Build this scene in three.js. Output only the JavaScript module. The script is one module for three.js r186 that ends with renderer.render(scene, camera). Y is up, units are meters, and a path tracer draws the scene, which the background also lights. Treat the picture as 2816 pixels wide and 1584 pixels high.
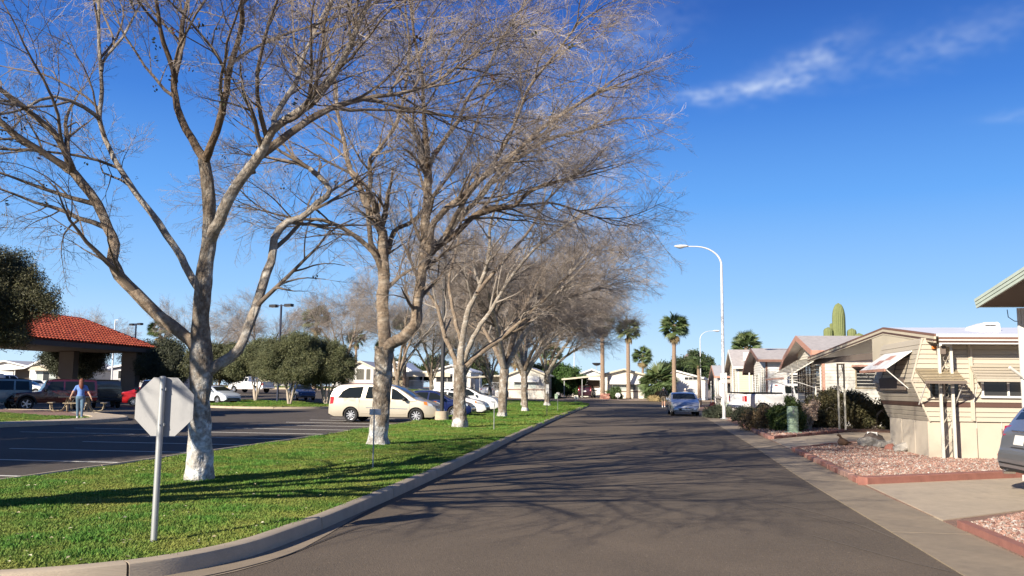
import * as THREE from 'three';
import { mergeGeometries, mergeVertices, toCreasedNormals } from 'three/addons/utils/BufferGeometryUtils.js';
import { RoundedBoxGeometry } from 'three/addons/geometries/RoundedBoxGeometry.js';
import { MarchingCubes } from 'three/addons/objects/MarchingCubes.js';
import { ImprovedNoise } from 'three/addons/math/ImprovedNoise.js';

// ---------- camera, sky, sun, exposure ----------
const scene = new THREE.Scene();
const camera = new THREE.PerspectiveCamera(36.67, 16 / 9, 0.1, 6000);
camera.position.set(0, 1.65, 0);
camera.rotation.order = 'YXZ';
camera.rotation.set(Math.atan(274 / 2390), THREE.MathUtils.degToRad(8.1), 0.0105);
const renderer = new THREE.WebGLRenderer({ antialias: true });
renderer.setSize(1024, 576);
renderer.toneMapping = THREE.LinearToneMapping;
renderer.toneMappingExposure = 1.85;
renderer.shadowMap.enabled = true;

const DEG = Math.PI / 180;
const perlin = new ImprovedNoise();
const clamp = (v, a = 0, b = 1) => Math.min(b, Math.max(a, v));
const sstep = (a, b, v) => { const t = clamp((v - a) / (b - a)); return t * t * (3 - 2 * t); };
const lerp = (a, b, t) => a + (b - a) * t;
function rng(seed) { let s = seed >>> 0; return () => { s = (s + 0x6D2B79F5) | 0; let t = Math.imul(s ^ (s >>> 15), 1 | s); t = (t + Math.imul(t ^ (t >>> 7), 61 | t)) ^ t; return ((t ^ (t >>> 14)) >>> 0) / 4294967296; }; }
function fbm(x, y, z, o = 4) { let a = 0, w = 0.5; for (let i = 0; i < o; i++) { a += w * perlin.noise(x, y, z); x *= 2.03; y *= 2.03; z *= 2.03; w *= 0.5; } return a; }

{ // sky: clear winter blue that pales towards the horizon all round, with thin high cirrus
  const SKY = .66, W = 2048, Hh = 1024, d = new Float32Array(W * Hh * 4);
  const stops = [[0, [0.56, 0.73, 0.88]], [2, [0.49, 0.69, 0.87]], [6, [0.285, 0.525, 0.85]], [12, [0.125, 0.35, 0.79]], [18, [0.055, 0.20, 0.61]], [24, [0.03, 0.115, 0.43]], [34, [0.026, 0.085, 0.31]], [55, [0.026, 0.07, 0.235]], [90, [0.026, 0.062, 0.20]]];
  // streaks of cirrus: [azimuth, elevation, half length, half height, tilt, strength]
  const wisps = [[-82.9, 18.9, 4.8, 0.55, 0.06, 0.36], [-80, 19.6, 4, 1.1, 0.2, 0.22], [-78, 20.8, 3, 0.9, 0.3, 0.18], [-86, 18.8, 2, .45, 0, .16], [-70.5, 20.4, 7, 1.2, 0.16, 0.13], [-67.5, 15.7, 2, .35, .03, .12], [-90, 22.5, 4, 1.8, 0.3, 0.14], [-96, 17.5, 3.5, 1.3, 0.2, 0.2], [-30, 24, 10, 1.4, 0.1, 0.35], [-5, 30, 14, 2, 0.2, 0.3], [40, 22, 12, 1.8, -0.1, 0.4], [95, 27, 16, 2.2, 0.12, 0.3], [150, 20, 12, 1.6, 0.1, 0.4], [-150, 26, 13, 2, -0.15, 0.3], [-115, 35, 12, 2.4, 0.2, 0.3]];
  for (let j = 0; j < Hh; j++) {
    const el = (j + 0.5) / Hh * 180 - 90, e = Math.max(0, el);
    let k = 0; while (k < stops.length - 2 && e > stops[k + 1][0]) k++;
    const t = clamp((e - stops[k][0]) / (stops[k + 1][0] - stops[k][0]));
    const c = [0, 1, 2].map(i => lerp(stops[k][1][i], stops[k + 1][1][i], t));
    for (let i = 0; i < W; i++) {
      const az = (i + 0.5) / W * 360 - 180, o = (j * W + i) * 4;
      let m = 0;
      if (el > 5 && el < 60) for (const w of wisps) {
        let dx = az - w[0]; if (dx > 180) dx -= 360; if (dx < -180) dx += 360;
        if (Math.abs(dx) > w[2] * 1.6) continue;
        const dy = el - w[1] - dx * w[4];
        if (Math.abs(dy) > w[3] * 4) continue;
        const n = fbm(az * 0.5, el * 1.6 + dx * 0.25, 3.1, 5), f = fbm(az * 1.4 + el * .6, el * 4.2 - az * .5, 9.7, 4);
        const q = (dx / w[2]) ** 2 + ((dy + n * w[3] * 1.2) / w[3]) ** 2;
        m += w[5] * Math.exp(-q * 1.7) * clamp(0.75 + n * 1.3 + f * 1.3, 0, 1.4);
      }
      m = clamp(m, 0, 0.9);
      d[o] = lerp(c[0], 0.72, m) * SKY; d[o + 1] = lerp(c[1], 0.8, m) * SKY; d[o + 2] = lerp(c[2], 0.9, m) * SKY; d[o + 3] = 1;
    }
  }
  const sky = new THREE.DataTexture(d, W, Hh, THREE.RGBAFormat, THREE.FloatType);
  sky.mapping = THREE.EquirectangularReflectionMapping; sky.magFilter = THREE.LinearFilter; sky.needsUpdate = true;
  scene.background = sky; scene.environment = sky; 
}
const SUN = new THREE.Vector3(-0.615, 0.469, 0.633).normalize();
const sun = new THREE.DirectionalLight(new THREE.Color().setRGB(1, 0.9, 0.765), 5);
sun.position.copy(SUN).multiplyScalar(160); sun.target.position.set(-10, 0, -40);
sun.castShadow = true; sun.shadow.radius = .6; sun.shadow.mapSize.set(4096, 4096);
Object.assign(sun.shadow.camera, { left: -110, right: 110, top: 110, bottom: -110, near: 1, far: 420 });
scene.add(sun, sun.target);

// ---------- helpers ----------
const V3 = (x, y, z) => new THREE.Vector3(x, y, z);
const rgb = (r, g, b) => new THREE.Color().setRGB(r, g, b);
const taken = new Map();
function numbered(n) { const k = taken.get(n) || 0; taken.set(n, k + 1); return k ? `${n}_${String(k).padStart(3, '0')}` : n; }
function thing(name, label, category, pos = [0, 0, 0], ry = 0, group) {
  const o = new THREE.Group(); o.name = numbered(name); o.position.set(...pos); o.rotation.y = ry;
  o.userData = { label, category }; if (group) o.userData.group = group; scene.add(o); return o;
}
function part(parent, name, geo, mat, extra) {
  const m = new THREE.Mesh(geo, mat); m.name = name; m.castShadow = m.receiveShadow = true;
  if (extra) { if (extra.pos) m.position.set(...extra.pos); if (extra.rot) m.rotation.set(...extra.rot); if (extra.scale) m.scale.set(...extra.scale); if (extra.label) m.userData.label = extra.label; if (extra.kind) m.userData.kind = extra.kind; }
  parent.add(m); return m;
}
function sub(parent, name, label) { const g = new THREE.Group(); g.name = name; if (label) g.userData.label = label; parent.add(g); return g; }
function structure(name, geo, mat, label, category) {
  const m = new THREE.Mesh(geo, mat); m.name = numbered(name); m.castShadow = m.receiveShadow = true;
  m.userData = { kind: 'structure', label, category }; scene.add(m); return m;
}
function stuff(obj, name, label, category) { obj.name = numbered(name); obj.castShadow = obj.receiveShadow = true; obj.userData = { kind: 'stuff', label, category }; scene.add(obj); return obj; }
function single(name, geo, mat, label, category, group) { const m = new THREE.Mesh(geo, mat); m.name = numbered(name); m.castShadow = m.receiveShadow = true; m.userData = { label, category }; if (group) m.userData.group = group; scene.add(m); return m; }
function clean(g) { if (g.index) g = g.toNonIndexed(); for (const k of Object.keys(g.attributes)) if (!['position', 'normal', 'uv'].includes(k)) g.deleteAttribute(k);
  if (!g.attributes.uv) g.setAttribute('uv', new THREE.BufferAttribute(new Float32Array(g.attributes.position.count * 2), 2)); return g; }
const merge = list => mergeGeometries(list.map(clean), false);
const mtx = (x, y, z, rx = 0, ry = 0, rz = 0, s = 1) => new THREE.Matrix4().compose(V3(x, y, z), new THREE.Quaternion().setFromEuler(new THREE.Euler(rx, ry, rz)), Array.isArray(s) ? V3(...s) : V3(s, s, s));
function box(w, h, d, x = 0, y = 0, z = 0, rx = 0, ry = 0, rz = 0) { const g = new THREE.BoxGeometry(w, h, d); const u = g.attributes.uv, n = g.attributes.normal;
  for (let i = 0; i < u.count; i++) { const ax = Math.abs(n.getX(i)), ay = Math.abs(n.getY(i)); const a = ax > 0.5 ? d : w, b = ay > 0.5 ? d : h; u.setXY(i, u.getX(i) * a, u.getY(i) * b); }
  g.applyMatrix4(mtx(x, y, z, rx, ry, rz)); return g; }
function rbox(w, h, d, r, x = 0, y = 0, z = 0, rx = 0, ry = 0, rz = 0, seg = 2) { const g = new RoundedBoxGeometry(w, h, d, seg, r); g.applyMatrix4(mtx(x, y, z, rx, ry, rz)); return g; }
function cyl(r1, r2, h, x = 0, y = 0, z = 0, rx = 0, ry = 0, rz = 0, n = 14) { const g = new THREE.CylinderGeometry(r1, r2, h, n); g.applyMatrix4(mtx(x, y, z, rx, ry, rz)); return g; }
function ball(r, x, y, z, sx = 1, sy = 1, sz = 1, n = 12) { const g = new THREE.SphereGeometry(r, n, Math.max(6, n * .7 | 0)); g.applyMatrix4(mtx(x, y, z, 0, 0, 0, [sx, sy, sz])); return g; }
function bar(p, q, r1, r2 = r1, n = 6) { const a = V3(...p), b = V3(...q), d = b.clone().sub(a), l = d.length(); const g = new THREE.CylinderGeometry(r2, r1, l, n, 1); g.translate(0, l / 2, 0);
  g.applyQuaternion(new THREE.Quaternion().setFromUnitVectors(V3(0, 1, 0), d.normalize())); g.translate(a.x, a.y, a.z); return g; }
function beam(p, q, w, h) { const a = V3(...p), b = V3(...q), d = b.clone().sub(a), l = d.length(); const m = new THREE.Matrix4().lookAt(V3(0, 0, 0), d, V3(0, 1, 0)); const g = box(w, h, l); g.applyMatrix4(m); const c = a.add(b).multiplyScalar(.5); g.translate(c.x, c.y, c.z); return g; }
function poly(pts, y0, y1) { // flat polygon slab in plan, pts as [x, z], top at y1, sides down to y0
  const s = new THREE.Shape(pts.map(p => new THREE.Vector2(p[0], -p[1]))); const g = new THREE.ExtrudeGeometry(s, { depth: y1 - y0, bevelEnabled: false });
  g.rotateX(-Math.PI / 2); g.translate(0, y0, 0); const P = g.attributes.position, U = g.attributes.uv, N = g.attributes.normal;
  for (let i = 0; i < P.count; i++) Math.abs(N.getY(i)) > .5 ? U.setXY(i, P.getX(i), P.getZ(i)) : U.setXY(i, P.getX(i) + P.getZ(i), P.getY(i)); return g; }
function quad(a, b, c, d, us = 1, vs = 1) { const g = new THREE.BufferGeometry(); g.setAttribute('position', new THREE.Float32BufferAttribute([...a, ...b, ...c, ...a, ...c, ...d], 3)); g.setAttribute('uv', new THREE.Float32BufferAttribute([0, 0, us, 0, us, vs, 0, 0, us, vs, 0, vs], 2)); g.computeVertexNormals(); return g; }
// tapered tube along points [x, y, z, r]
function tube(pts, sides, wob = 0, seed = 1) {
  const n = pts.length, pos = [], uv = [], idx = []; let prev = V3(1, 0, 0.3), len = 0;
  for (let i = 0; i < n; i++) {
    const p = V3(pts[i][0], pts[i][1], pts[i][2]), a = pts[Math.max(0, i - 1)], b = pts[Math.min(n - 1, i + 1)];
    const t = V3(b[0] - a[0], b[1] - a[1], b[2] - a[2]).normalize(); if (i) len += V3(pts[i][0] - pts[i - 1][0], pts[i][1] - pts[i - 1][1], pts[i][2] - pts[i - 1][2]).length();
    const u = prev.clone().sub(t.clone().multiplyScalar(prev.dot(t))).normalize(); if (u.lengthSq() < .1) u.set(0, 0, 1); prev = u; const v = t.clone().cross(u);
    for (let k = 0; k <= sides; k++) { const th = (k % sides) / sides * Math.PI * 2; let r = pts[i][3]; if (wob) r *= 1 + wob * perlin.noise(Math.cos(th) * 1.3 + seed, Math.sin(th) * 1.3, len * 1.7 + seed * 3) + wob * .6 * perlin.noise(Math.cos(th) * 3 + seed, Math.sin(th) * 3, len * 5);
      const q = p.clone().addScaledVector(u, Math.cos(th) * r).addScaledVector(v, Math.sin(th) * r); pos.push(q.x, q.y, q.z); uv.push(k / sides * Math.max(.12, Math.round(pts[0][3] * 8) / 8) * 4, len); }
  }
  for (let i = 0; i < n - 1; i++) for (let k = 0; k < sides; k++) { const a = i * (sides + 1) + k, b = a + sides + 1; idx.push(a, a + 1, b, b, a + 1, b + 1); }
  const g = new THREE.BufferGeometry(); g.setAttribute('position', new THREE.Float32BufferAttribute(pos, 3)); g.setAttribute('uv', new THREE.Float32BufferAttribute(uv, 2)); g.setIndex(idx); g.computeVertexNormals(); return g;
}
// ---------- procedural textures ----------
function texture(size, fn, srgb = true, repeat = 1) {
  const d = new Uint8Array(size * size * 4);
  for (let j = 0; j < size; j++) for (let i = 0; i < size; i++) { const c = fn(i / size, j / size, i, j), o = (j * size + i) * 4; d[o] = clamp(c[0], 0, 1) * 255; d[o + 1] = clamp(c[1], 0, 1) * 255; d[o + 2] = clamp(c[2], 0, 1) * 255; d[o + 3] = 255; }
  const t = new THREE.DataTexture(d, size, size); t.wrapS = t.wrapT = THREE.RepeatWrapping; t.magFilter = THREE.LinearFilter; t.minFilter = THREE.LinearMipmapLinearFilter; t.generateMipmaps = true;
  if (srgb) t.colorSpace = THREE.SRGBColorSpace; t.repeat.set(1 / repeat, 1 / repeat); t.needsUpdate = true; return t;
}
const toS = v => v <= 0.0031308 ? 12.92 * v : 1.055 * Math.pow(v, 1 / 2.4) - 0.055;
// noise that repeats with the texture: blend of shifted samples
const tn = (u, v, f, z, o = 3) => { const a = u * f, b = v * f; return lerp(lerp(fbm(a, b, z, o), fbm(a - f, b, z, o), u), lerp(fbm(a, b - f, z, o), fbm(a - f, b - f, z, o), u), v); };
function colorTex(size, metres, base, fn) { return texture(size, (u, v, i, j) => { const m = fn(u, v, i, j); const k = Array.isArray(m) ? m : [m, m, m]; return base.map((c, q) => toS(clamp(c * k[q], 0, 1))); }, true, metres); }
function grayTex(size, metres, fn) { return texture(size, (u, v, i, j) => { const g = fn(u, v, i, j); return [g, g, g]; }, false, metres); }
const R0 = rng(11);
const asphaltTex = colorTex(1024, 14, [0.116, 0.089, 0.061], (u, v) => { const a = tn(u, v, 3, 1.5, 4), b = tn(u, v, 14, 7.7, 3), g = (R0() - .5), s = R0(); const m = 1 + a * .5 + b * .34 + g * .42 + (s > .9985 ? 1.5 : s < .004 ? -.45 : 0); return [m * (1 + a * .04), m, m * (1 - a * .04)]; });
const lotTex = colorTex(1024, 14, [0.078, 0.062, 0.047], (u, v) => 1 + tn(u, v, 4, 2.5, 4) * .5 + tn(u, v, 16, 5.7, 3) * .25 + (R0() - .5) * .4);
const asphaltBump = grayTex(512, 2.2, () => R0());
const concreteTex = colorTex(512, 3, [0.43, 0.355, 0.26], (u, v) => { const a = tn(u, v, 5, 3.3, 4), b = tn(u, v, 22, 8.8, 3); const m = 1 + a * .36 + b * .3 + (R0() - .5) * .14; return [m, m * (1 - a * .03), m * (1 - a * .08)]; });
const concreteBump = grayTex(256, .8, () => .4 + R0() * .6);
const soilTex = colorTex(512, 3, [0.15, 0.18, 0.036], (u, v) => { const a = tn(u, v, 6, 4.4, 4), b = tn(u, v, 30, 1.2, 3); return [1 + a * .6 + b * .5, 1 + a * .25 + b * .4, 1 + a * .3 + b * .3]; });
const gravelTex = colorTex(1024, 2.6, [0.27, 0.165, 0.12], (u, v) => { const a = tn(u, v, 6, 6.1, 3), b = tn(u, v, 64, 2.2, 2), c = R0(); const m = 1 + a * .45 + b * .9 + (c - .5) * .7; return [m * (1 + (c - .5) * .2), m, m * (1 + (c - .5) * .25)]; });
const gravelBump = grayTex(512, 1.3, (u, v) => .5 + tn(u, v, 64, 2.2, 2) * .9 + (R0() - .5) * .4);
const dirtTex = colorTex(512, 9, [0.30, 0.225, 0.165], (u, v) => 1 + tn(u, v, 6, 6.1, 4) * .5 + tn(u, v, 50, 2.2, 2) * .4 + (R0() - .5) * .25);
const barkTex = colorTex(512, 1, [0.29, 0.245, 0.195], (u, v) => { const w = tn(u, v, 3, 9.1, 3), f = tn((u * 1 + w * .06) % 1, v, 24, 4.4, 3), p = tn(u, v, 7, 2.9, 4); const m = 1 + f * 1.3 + w * .5 + (R0() - .5) * .3; const pale = clamp(p * 4 + .25); return [m * (1 + pale * .5), m * (1 + pale * .68), m * (1 + pale * .86)]; });
const barkBump = grayTex(512, 1, (u, v) => { const w = tn(u, v, 4, 9.1, 3); return clamp(.5 + tn((u + w * .05 + 1) % 1, v * .5 % 1, 26, 4.4, 4) * 1.1 + w * .4 + (R0() - .5) * .15); });
const speck = grayTex(256, 1, () => R0());
const wearTex = (c, amt = .12) => colorTex(256, 2, c, (u, v) => 1 + tn(u, v, 4, c[0] * 9 + 1, 4) * amt * 2 + (R0() - .5) * amt * .5);
const std = (o) => new THREE.MeshStandardMaterial(Object.assign({ roughness: .8, metalness: 0 }, o));
const paint = (r, g, b, rough = .55) => std({ map: wearTex([r, g, b], .1), roughness: rough });
const M = {
  road: std({ map: asphaltTex, bumpMap: asphaltBump, bumpScale: .006, roughness: .93 }),
  lot: std({ map: lotTex, bumpMap: asphaltBump, bumpScale: .006, roughness: .95 }),
  concrete: std({ map: concreteTex, bumpMap: concreteBump, bumpScale: .003, roughness: .92 }),
  soil: std({ map: soilTex, roughness: 1 }),
  gravel: std({ map: gravelTex, bumpMap: gravelBump, bumpScale: .02, roughness: .95 }),
  dirt: std({ map: dirtTex, roughness: 1 }),
  redconcrete: std({ map: colorTex(256, 1.2, [0.29, 0.125, 0.095], (u, v) => 1 + tn(u, v, 6, 1.1, 4) * .5 + (R0() - .5) * .2), bumpMap: concreteBump, bumpScale: .004, roughness: .9 }),
  bark: std({ color: rgb(.74, .66, .58), map: barkTex, bumpMap: barkBump, bumpScale: .03, roughness: .95 }), barkpale: std({ map: barkTex, bumpMap: barkBump, bumpScale: .025, roughness: .95 }), barkshaded: std({ color: rgb(.46, .37, .29), map: barkTex, bumpMap: barkBump, bumpScale: .035, roughness: .95 }),  // darkest bark copy carries painted shade; pale copy doubles as sunlit bark
  gutter: std({ color: rgb(.62, .6, .57), map: concreteTex, bumpMap: concreteBump, bumpScale: .003, roughness: .92 }),
  trunk: std({ map: barkTex, bumpMap: barkBump, bumpScale: .03, roughness: .95, vertexColors: true }),
  branch: std({ color: rgb(.165, .13, .10), roughness: .95 }), branchpale: std({ color: rgb(.29, .255, .215), roughness: .95 }),
  twig: std({ color: rgb(.27, .205, .175), roughness: 1 }), twigpale: std({ color: rgb(.36, .30, .26), roughness: 1 }),
  line: std({ color: rgb(.55, .54, .50), roughness: .8 }),
  galv: std({ map: wearTex([.42, .43, .42], .12), roughness: .5, metalness: .55 }), 
  alum: std({ map: colorTex(256, .7, [.33, .33, .325], (u, v) => 1 + tn(u, v, 3, 2.1, 4) * .08 + tn(u * 3 % 1, v, 20, 3.7, 2) * .12 + (R0() - .5) * .05), roughness: .62, metalness: .2 }),
  white: paint(.70, .685, .64, .5), cream: paint(.55, .49, .37), offwhite: paint(.60, .575, .50), 
  beige: paint(.46, .41, .325), beigeskirt: paint(.52, .455, .36), brown: paint(.095, .05, .036), trimbrown: paint(.2, .105, .075), pinktrim: paint(.46, .245, .175),
  shingle: std({ map: colorTex(512, 2, [.40, .37, .355], (u, v, i, j) => { const row = Math.floor(v * 14), c = Math.floor((u + (row % 2) * .02) * 22); const h = Math.sin(row * 91.7 + c * 37.3) * 43758.5; return 1 + ((h - Math.floor(h)) - .5) * .22 + (R0() - .5) * .2; }), roughness: .95 }),
  roofwhite: paint(.74, .74, .74, .4), roofgray: paint(.42, .415, .43, .7), darkmetal: std({ color: rgb(.016, .016, .018), roughness: .5 }), navypole: std({ color: rgb(.02, .027, .055), roughness: .5 }), black: std({ color: rgb(.012, .012, .012), roughness: .6 }), rubber: std({ color: rgb(.018, .018, .019), roughness: .85 }),
  glass: new THREE.MeshPhysicalMaterial({ color: rgb(.012, .016, .017), roughness: .06, metalness: 0, specularIntensity: .7, ior: 1.45 }),
  housepane: new THREE.MeshPhysicalMaterial({ color: rgb(.035, .036, .036), roughness: .08, ior: 1.5 }), curtainpane: new THREE.MeshPhysicalMaterial({ color: rgb(.36, .40, .37), roughness: .35, clearcoat: .8, clearcoatRoughness: .05 }), slatpane: new THREE.MeshPhysicalMaterial({ color: rgb(.10, .095, .075), roughness: .3 }),
  chrome: std({ color: rgb(.72, .72, .74), roughness: .22, metalness: 1 }), rim: std({ color: rgb(.62, .63, .66), roughness: .3, metalness: .75 }),
  redlens: new THREE.MeshPhysicalMaterial({ color: rgb(.42, .012, .015), roughness: .15, clearcoat: 1 }), amberlens: new THREE.MeshPhysicalMaterial({ color: rgb(.6, .17, .02), roughness: .15, clearcoat: 1 }), clearlens: new THREE.MeshPhysicalMaterial({ color: rgb(.5, .52, .55), roughness: .1, clearcoat: 1, metalness: .3 }),
  greenpaint: paint(.33, .44, .31, .6), mint: paint(.50, .58, .50, .5), tan: paint(.40, .33, .215, .7), darkwood: paint(.085, .06, .045, .8), stuccobrown: paint(.17, .135, .11, .95),
  darkrock: std({ color: rgb(.09, .07, .06), roughness: .95 }),
  stone: std({ map: colorTex(256, .6, [.34, .315, .28], (u, v) => 1 + tn(u, v, 4, 7, 4) * .9 + (R0() - .5) * .2), bumpMap: concreteBump, bumpScale: .01, roughness: .95 }),
};
const wave = { };
// height of the gently rising ground beyond the car park
const gH = (x, z) => 0.35 * sstep(100, 118, -z) * sstep(60, 20, x) + 1.0 * sstep(62, 122, -z) * sstep(9, 36, -x);

// ---------- ground, road, car park, kerbs, lawns, gravel beds ----------
function sheet(x0, x1, z0, z1, nx, nz, off) { // grid sheet that follows the ground
  const g = new THREE.PlaneGeometry(1, 1, nx, nz); const P = g.attributes.position, U = g.attributes.uv;
  for (let i = 0; i < P.count; i++) { const x = lerp(x0, x1, P.getX(i) + .5), z = lerp(z0, z1, P.getY(i) + .5); P.setXYZ(i, x, gH(x, z) + off, z); U.setXY(i, x, z); }
  if ((x1 - x0) * (z1 - z0) > 0) { const ix = g.index; for (let i = 0; i < ix.count; i += 3) { const a = ix.getX(i + 1); ix.setX(i + 1, ix.getX(i + 2)); ix.setX(i + 2, a); } }
  g.computeVertexNormals(); return g;
}
const ringGround = new THREE.PlaneGeometry(1, 1, 120, 120);
{ const P = ringGround.attributes.position, U = ringGround.attributes.uv; ringGround.rotateX(-Math.PI / 2);
  for (let i = 0; i < P.count; i++) { const u = P.getX(i) * 2, v = P.getZ(i) * 2; const x = Math.sign(u) * (Math.abs(u) * 90 + u ** 4 * 1800) - 10, z = Math.sign(v) * (Math.abs(v) * 90 + v ** 4 * 1800) - 50; P.setXYZ(i, x, gH(x, z) - .06, z); U.setXY(i, x, z); }
  ringGround.computeVertexNormals(); }
structure('ground', ringGround, M.dirt, 'dry sandy desert ground beyond the houses', 'ground');
structure('road', sheet(-9.6, 5, 14, -108, 8, 60, 0), M.road, 'wide sunlit asphalt street crossed by branch shadows', 'road');
structure('parking_lot', sheet(-96, -9.6, 14, -108, 40, 60, .002), M.lot, 'dark asphalt car park behind the grass strip', 'car park');
structure('cross_street', sheet(5, 70, -96, -108, 20, 6, 0), M.road, 'asphalt street crossing at the far end', 'road');

// strips between two plan polylines
function strip(a, b, y) { const g = []; let u = 0; for (let i = 0; i < a.length - 1; i++) { const l = Math.hypot(a[i + 1][0] - a[i][0], a[i + 1][1] - a[i][1]); g.push(quad([a[i][0], y, a[i][1]], [b[i][0], y, b[i][1]], [b[i + 1][0], y, b[i + 1][1]], [a[i + 1][0], y, a[i + 1][1]])); const q = g[i].attributes.uv, P = g[i].attributes.position; for (let k = 0; k < q.count; k++) q.setXY(k, P.getX(k), P.getZ(k)); } const m = merge(g); m.computeVertexNormals(); const N = m.attributes.normal; for (let k = 0; k < N.count; k++) N.setXYZ(k, 0, 1, 0); return m; }
// resample a plan polyline (smoothed) at a step
function resample(pts, step) { const c = new THREE.CatmullRomCurve3(pts.map(p => V3(p[0], 0, p[1])), false, 'centripetal'); const n = Math.max(2, Math.round(c.getLength() / step)); return c.getSpacedPoints(n).map(p => [p.x, p.z]); }
function offsetLine(pts, d) { return pts.map((p, i) => { const a = pts[Math.max(0, i - 1)], b = pts[Math.min(pts.length - 1, i + 1)]; const l = Math.hypot(b[0] - a[0], b[1] - a[1]) || 1; return [p[0] - (b[1] - a[1]) / l * d, p[1] + (b[0] - a[0]) / l * d]; }); }
// kerb of separate cast sections with real joints; line runs along the road face, body lies to its left-hand side
function kerb(line, width, height, name, label, len = 3, follow = true, mat = M.concrete) {
  const root = thing(name, label, 'kerb'); const pts = resample(line, .25), per = Math.round(len / .25);
  for (let s = 0; s < pts.length - 1; s += per) {
    const seg = pts.slice(s, Math.min(pts.length, s + per + 1)); if (seg.length < 2) break;
    const gap = .012, e0 = [lerp(seg[0][0], seg[1][0], gap / .25), lerp(seg[0][1], seg[1][1], gap / .25)]; seg[0] = e0; const k = seg.length - 1; seg[k] = [lerp(seg[k][0], seg[k - 1][0], gap / .25), lerp(seg[k][1], seg[k - 1][1], gap / .25)];
    const prof = [[0, -.05], [.012, height - .035], [.02, height - .012], [.042, height], [width - .02, height + .002], [width, height - .015], [width, -.05]];
    const rows = prof.map(q => offsetLine(seg, -q[0])), pos = [], uv = [], idx = [], n = seg.length, w = prof.length; const dy = (R0() - .5) * .008;
    for (let i = 0; i < n; i++) for (let j = 0; j < w; j++) { const [x, z] = rows[j][i]; pos.push(x, prof[j][1] + (j > 0 && j < w - 1 ? dy : 0) + (follow ? gH(x, z) : 0), z); uv.push((s + i) * .25, j * .07); }
    for (let i = 0; i < n - 1; i++) for (let j = 0; j < w - 1; j++) { const a = i * w + j; idx.push(a, a + 1, a + w, a + w, a + 1, a + w + 1); }
    for (const e of [0, n - 1]) for (let j = 1; j < w - 1; j++) e ? idx.push(e * w, e * w + j + 1, e * w + j) : idx.push(0, j, j + 1);
    let g = new THREE.BufferGeometry(); g.setAttribute('position', new THREE.Float32BufferAttribute(pos, 3)); g.setAttribute('uv', new THREE.Float32BufferAttribute(uv, 2)); g.setIndex(idx); g = toCreasedNormals(g.toNonIndexed(), .5); g.deleteAttribute('uv'); const P = g.attributes.position, U = new Float32Array(P.count * 2); for (let i = 0; i < P.count; i++) { U[i * 2] = P.getX(i) + P.getZ(i); U[i * 2 + 1] = P.getY(i) + P.getX(i) * .3; } g.setAttribute('uv', new THREE.BufferAttribute(U, 2));
    part(root, 'kerb_section', g, mat);
  } return root;
}
const kerbLine = [[-9.9, -5.4], [-7.5, -5.75], [-5.7, -6.15], [-4.75, -6.55], [-4.1, -7.15], [-3.72, -8.0], [-3.6, -9.2], [-3.57, -12], [-3.6, -16], [-3.68, -21], [-3.86, -28], [-4.02, -37], [-4.15, -46], [-4.25, -60], [-4.32, -74], [-4.5, -84], [-5.2, -91], [-7, -95.6], [-11, -98], [-20, -98.6]];
kerb(kerbLine, .17, .15, 'road_kerb', 'raised concrete kerb along the grass strip beside the street', 3);
const lotEdge = [[-9.95, -5.4], [-9.82, -9], [-9.78, -13], [-9.7, -18], [-9.6, -26], [-9.66, -36], [-9.75, -50], [-9.9, -60]];
kerb(lotEdge.slice().reverse(), .12, .165, 'lot_edging', 'thin concrete edging between lawn and car park stalls', 3);
// concrete gutter by the road: left apron at the bend and right ribbon
{ const a = resample(kerbLine.slice(0, 8), .4), o = offsetLine(a, .34), b = a.map((p, i) => { const t = 1 - sstep(a.length * .55, a.length - 1, i); return [lerp(p[0] + .02, o[i][0], t), lerp(p[1], o[i][1], t)]; }); structure('gutter_apron', strip(a, b, .005), M.gutter, 'worn concrete gutter at the foot of the road kerb', 'gutter'); }
const gutL = [[2.9, 10], [2.92, -4], [2.93, -8.6], [2.96, -10.1], [3.03, -14.2], [3.12, -18], [3.42, -26.4], [3.62, -34], [3.95, -47], [4.1, -60], [4.3, -78], [4.5, -94]];
const gutR = gutL.map(([x, z]) => [x + .88 + (z < -30 ? .02 : 0), z]);
{ // ribbon of cast slabs with joints
  const root = thing('gutter_ribbon', 'flat concrete gutter ribbon along the front of the gravel yards', 'gutter'); root.userData.kind = 'structure';
  const L = resample(gutL, .5), n = L.length; for (let s = 0; s < n - 1; s += 6) { const a = L.slice(s, s + 7).map(q => q.slice()); if (a.length < 2) break; a[0][1] -= .006; a[a.length - 1][1] += .006; const b = a.map(([x, z]) => [x + .88, z]); const pts = [...a, ...b.reverse()]; part(root, 'slab', poly(pts, -.05, .012 + (R0() - .5) * .006), M.gutter); }
}
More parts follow.
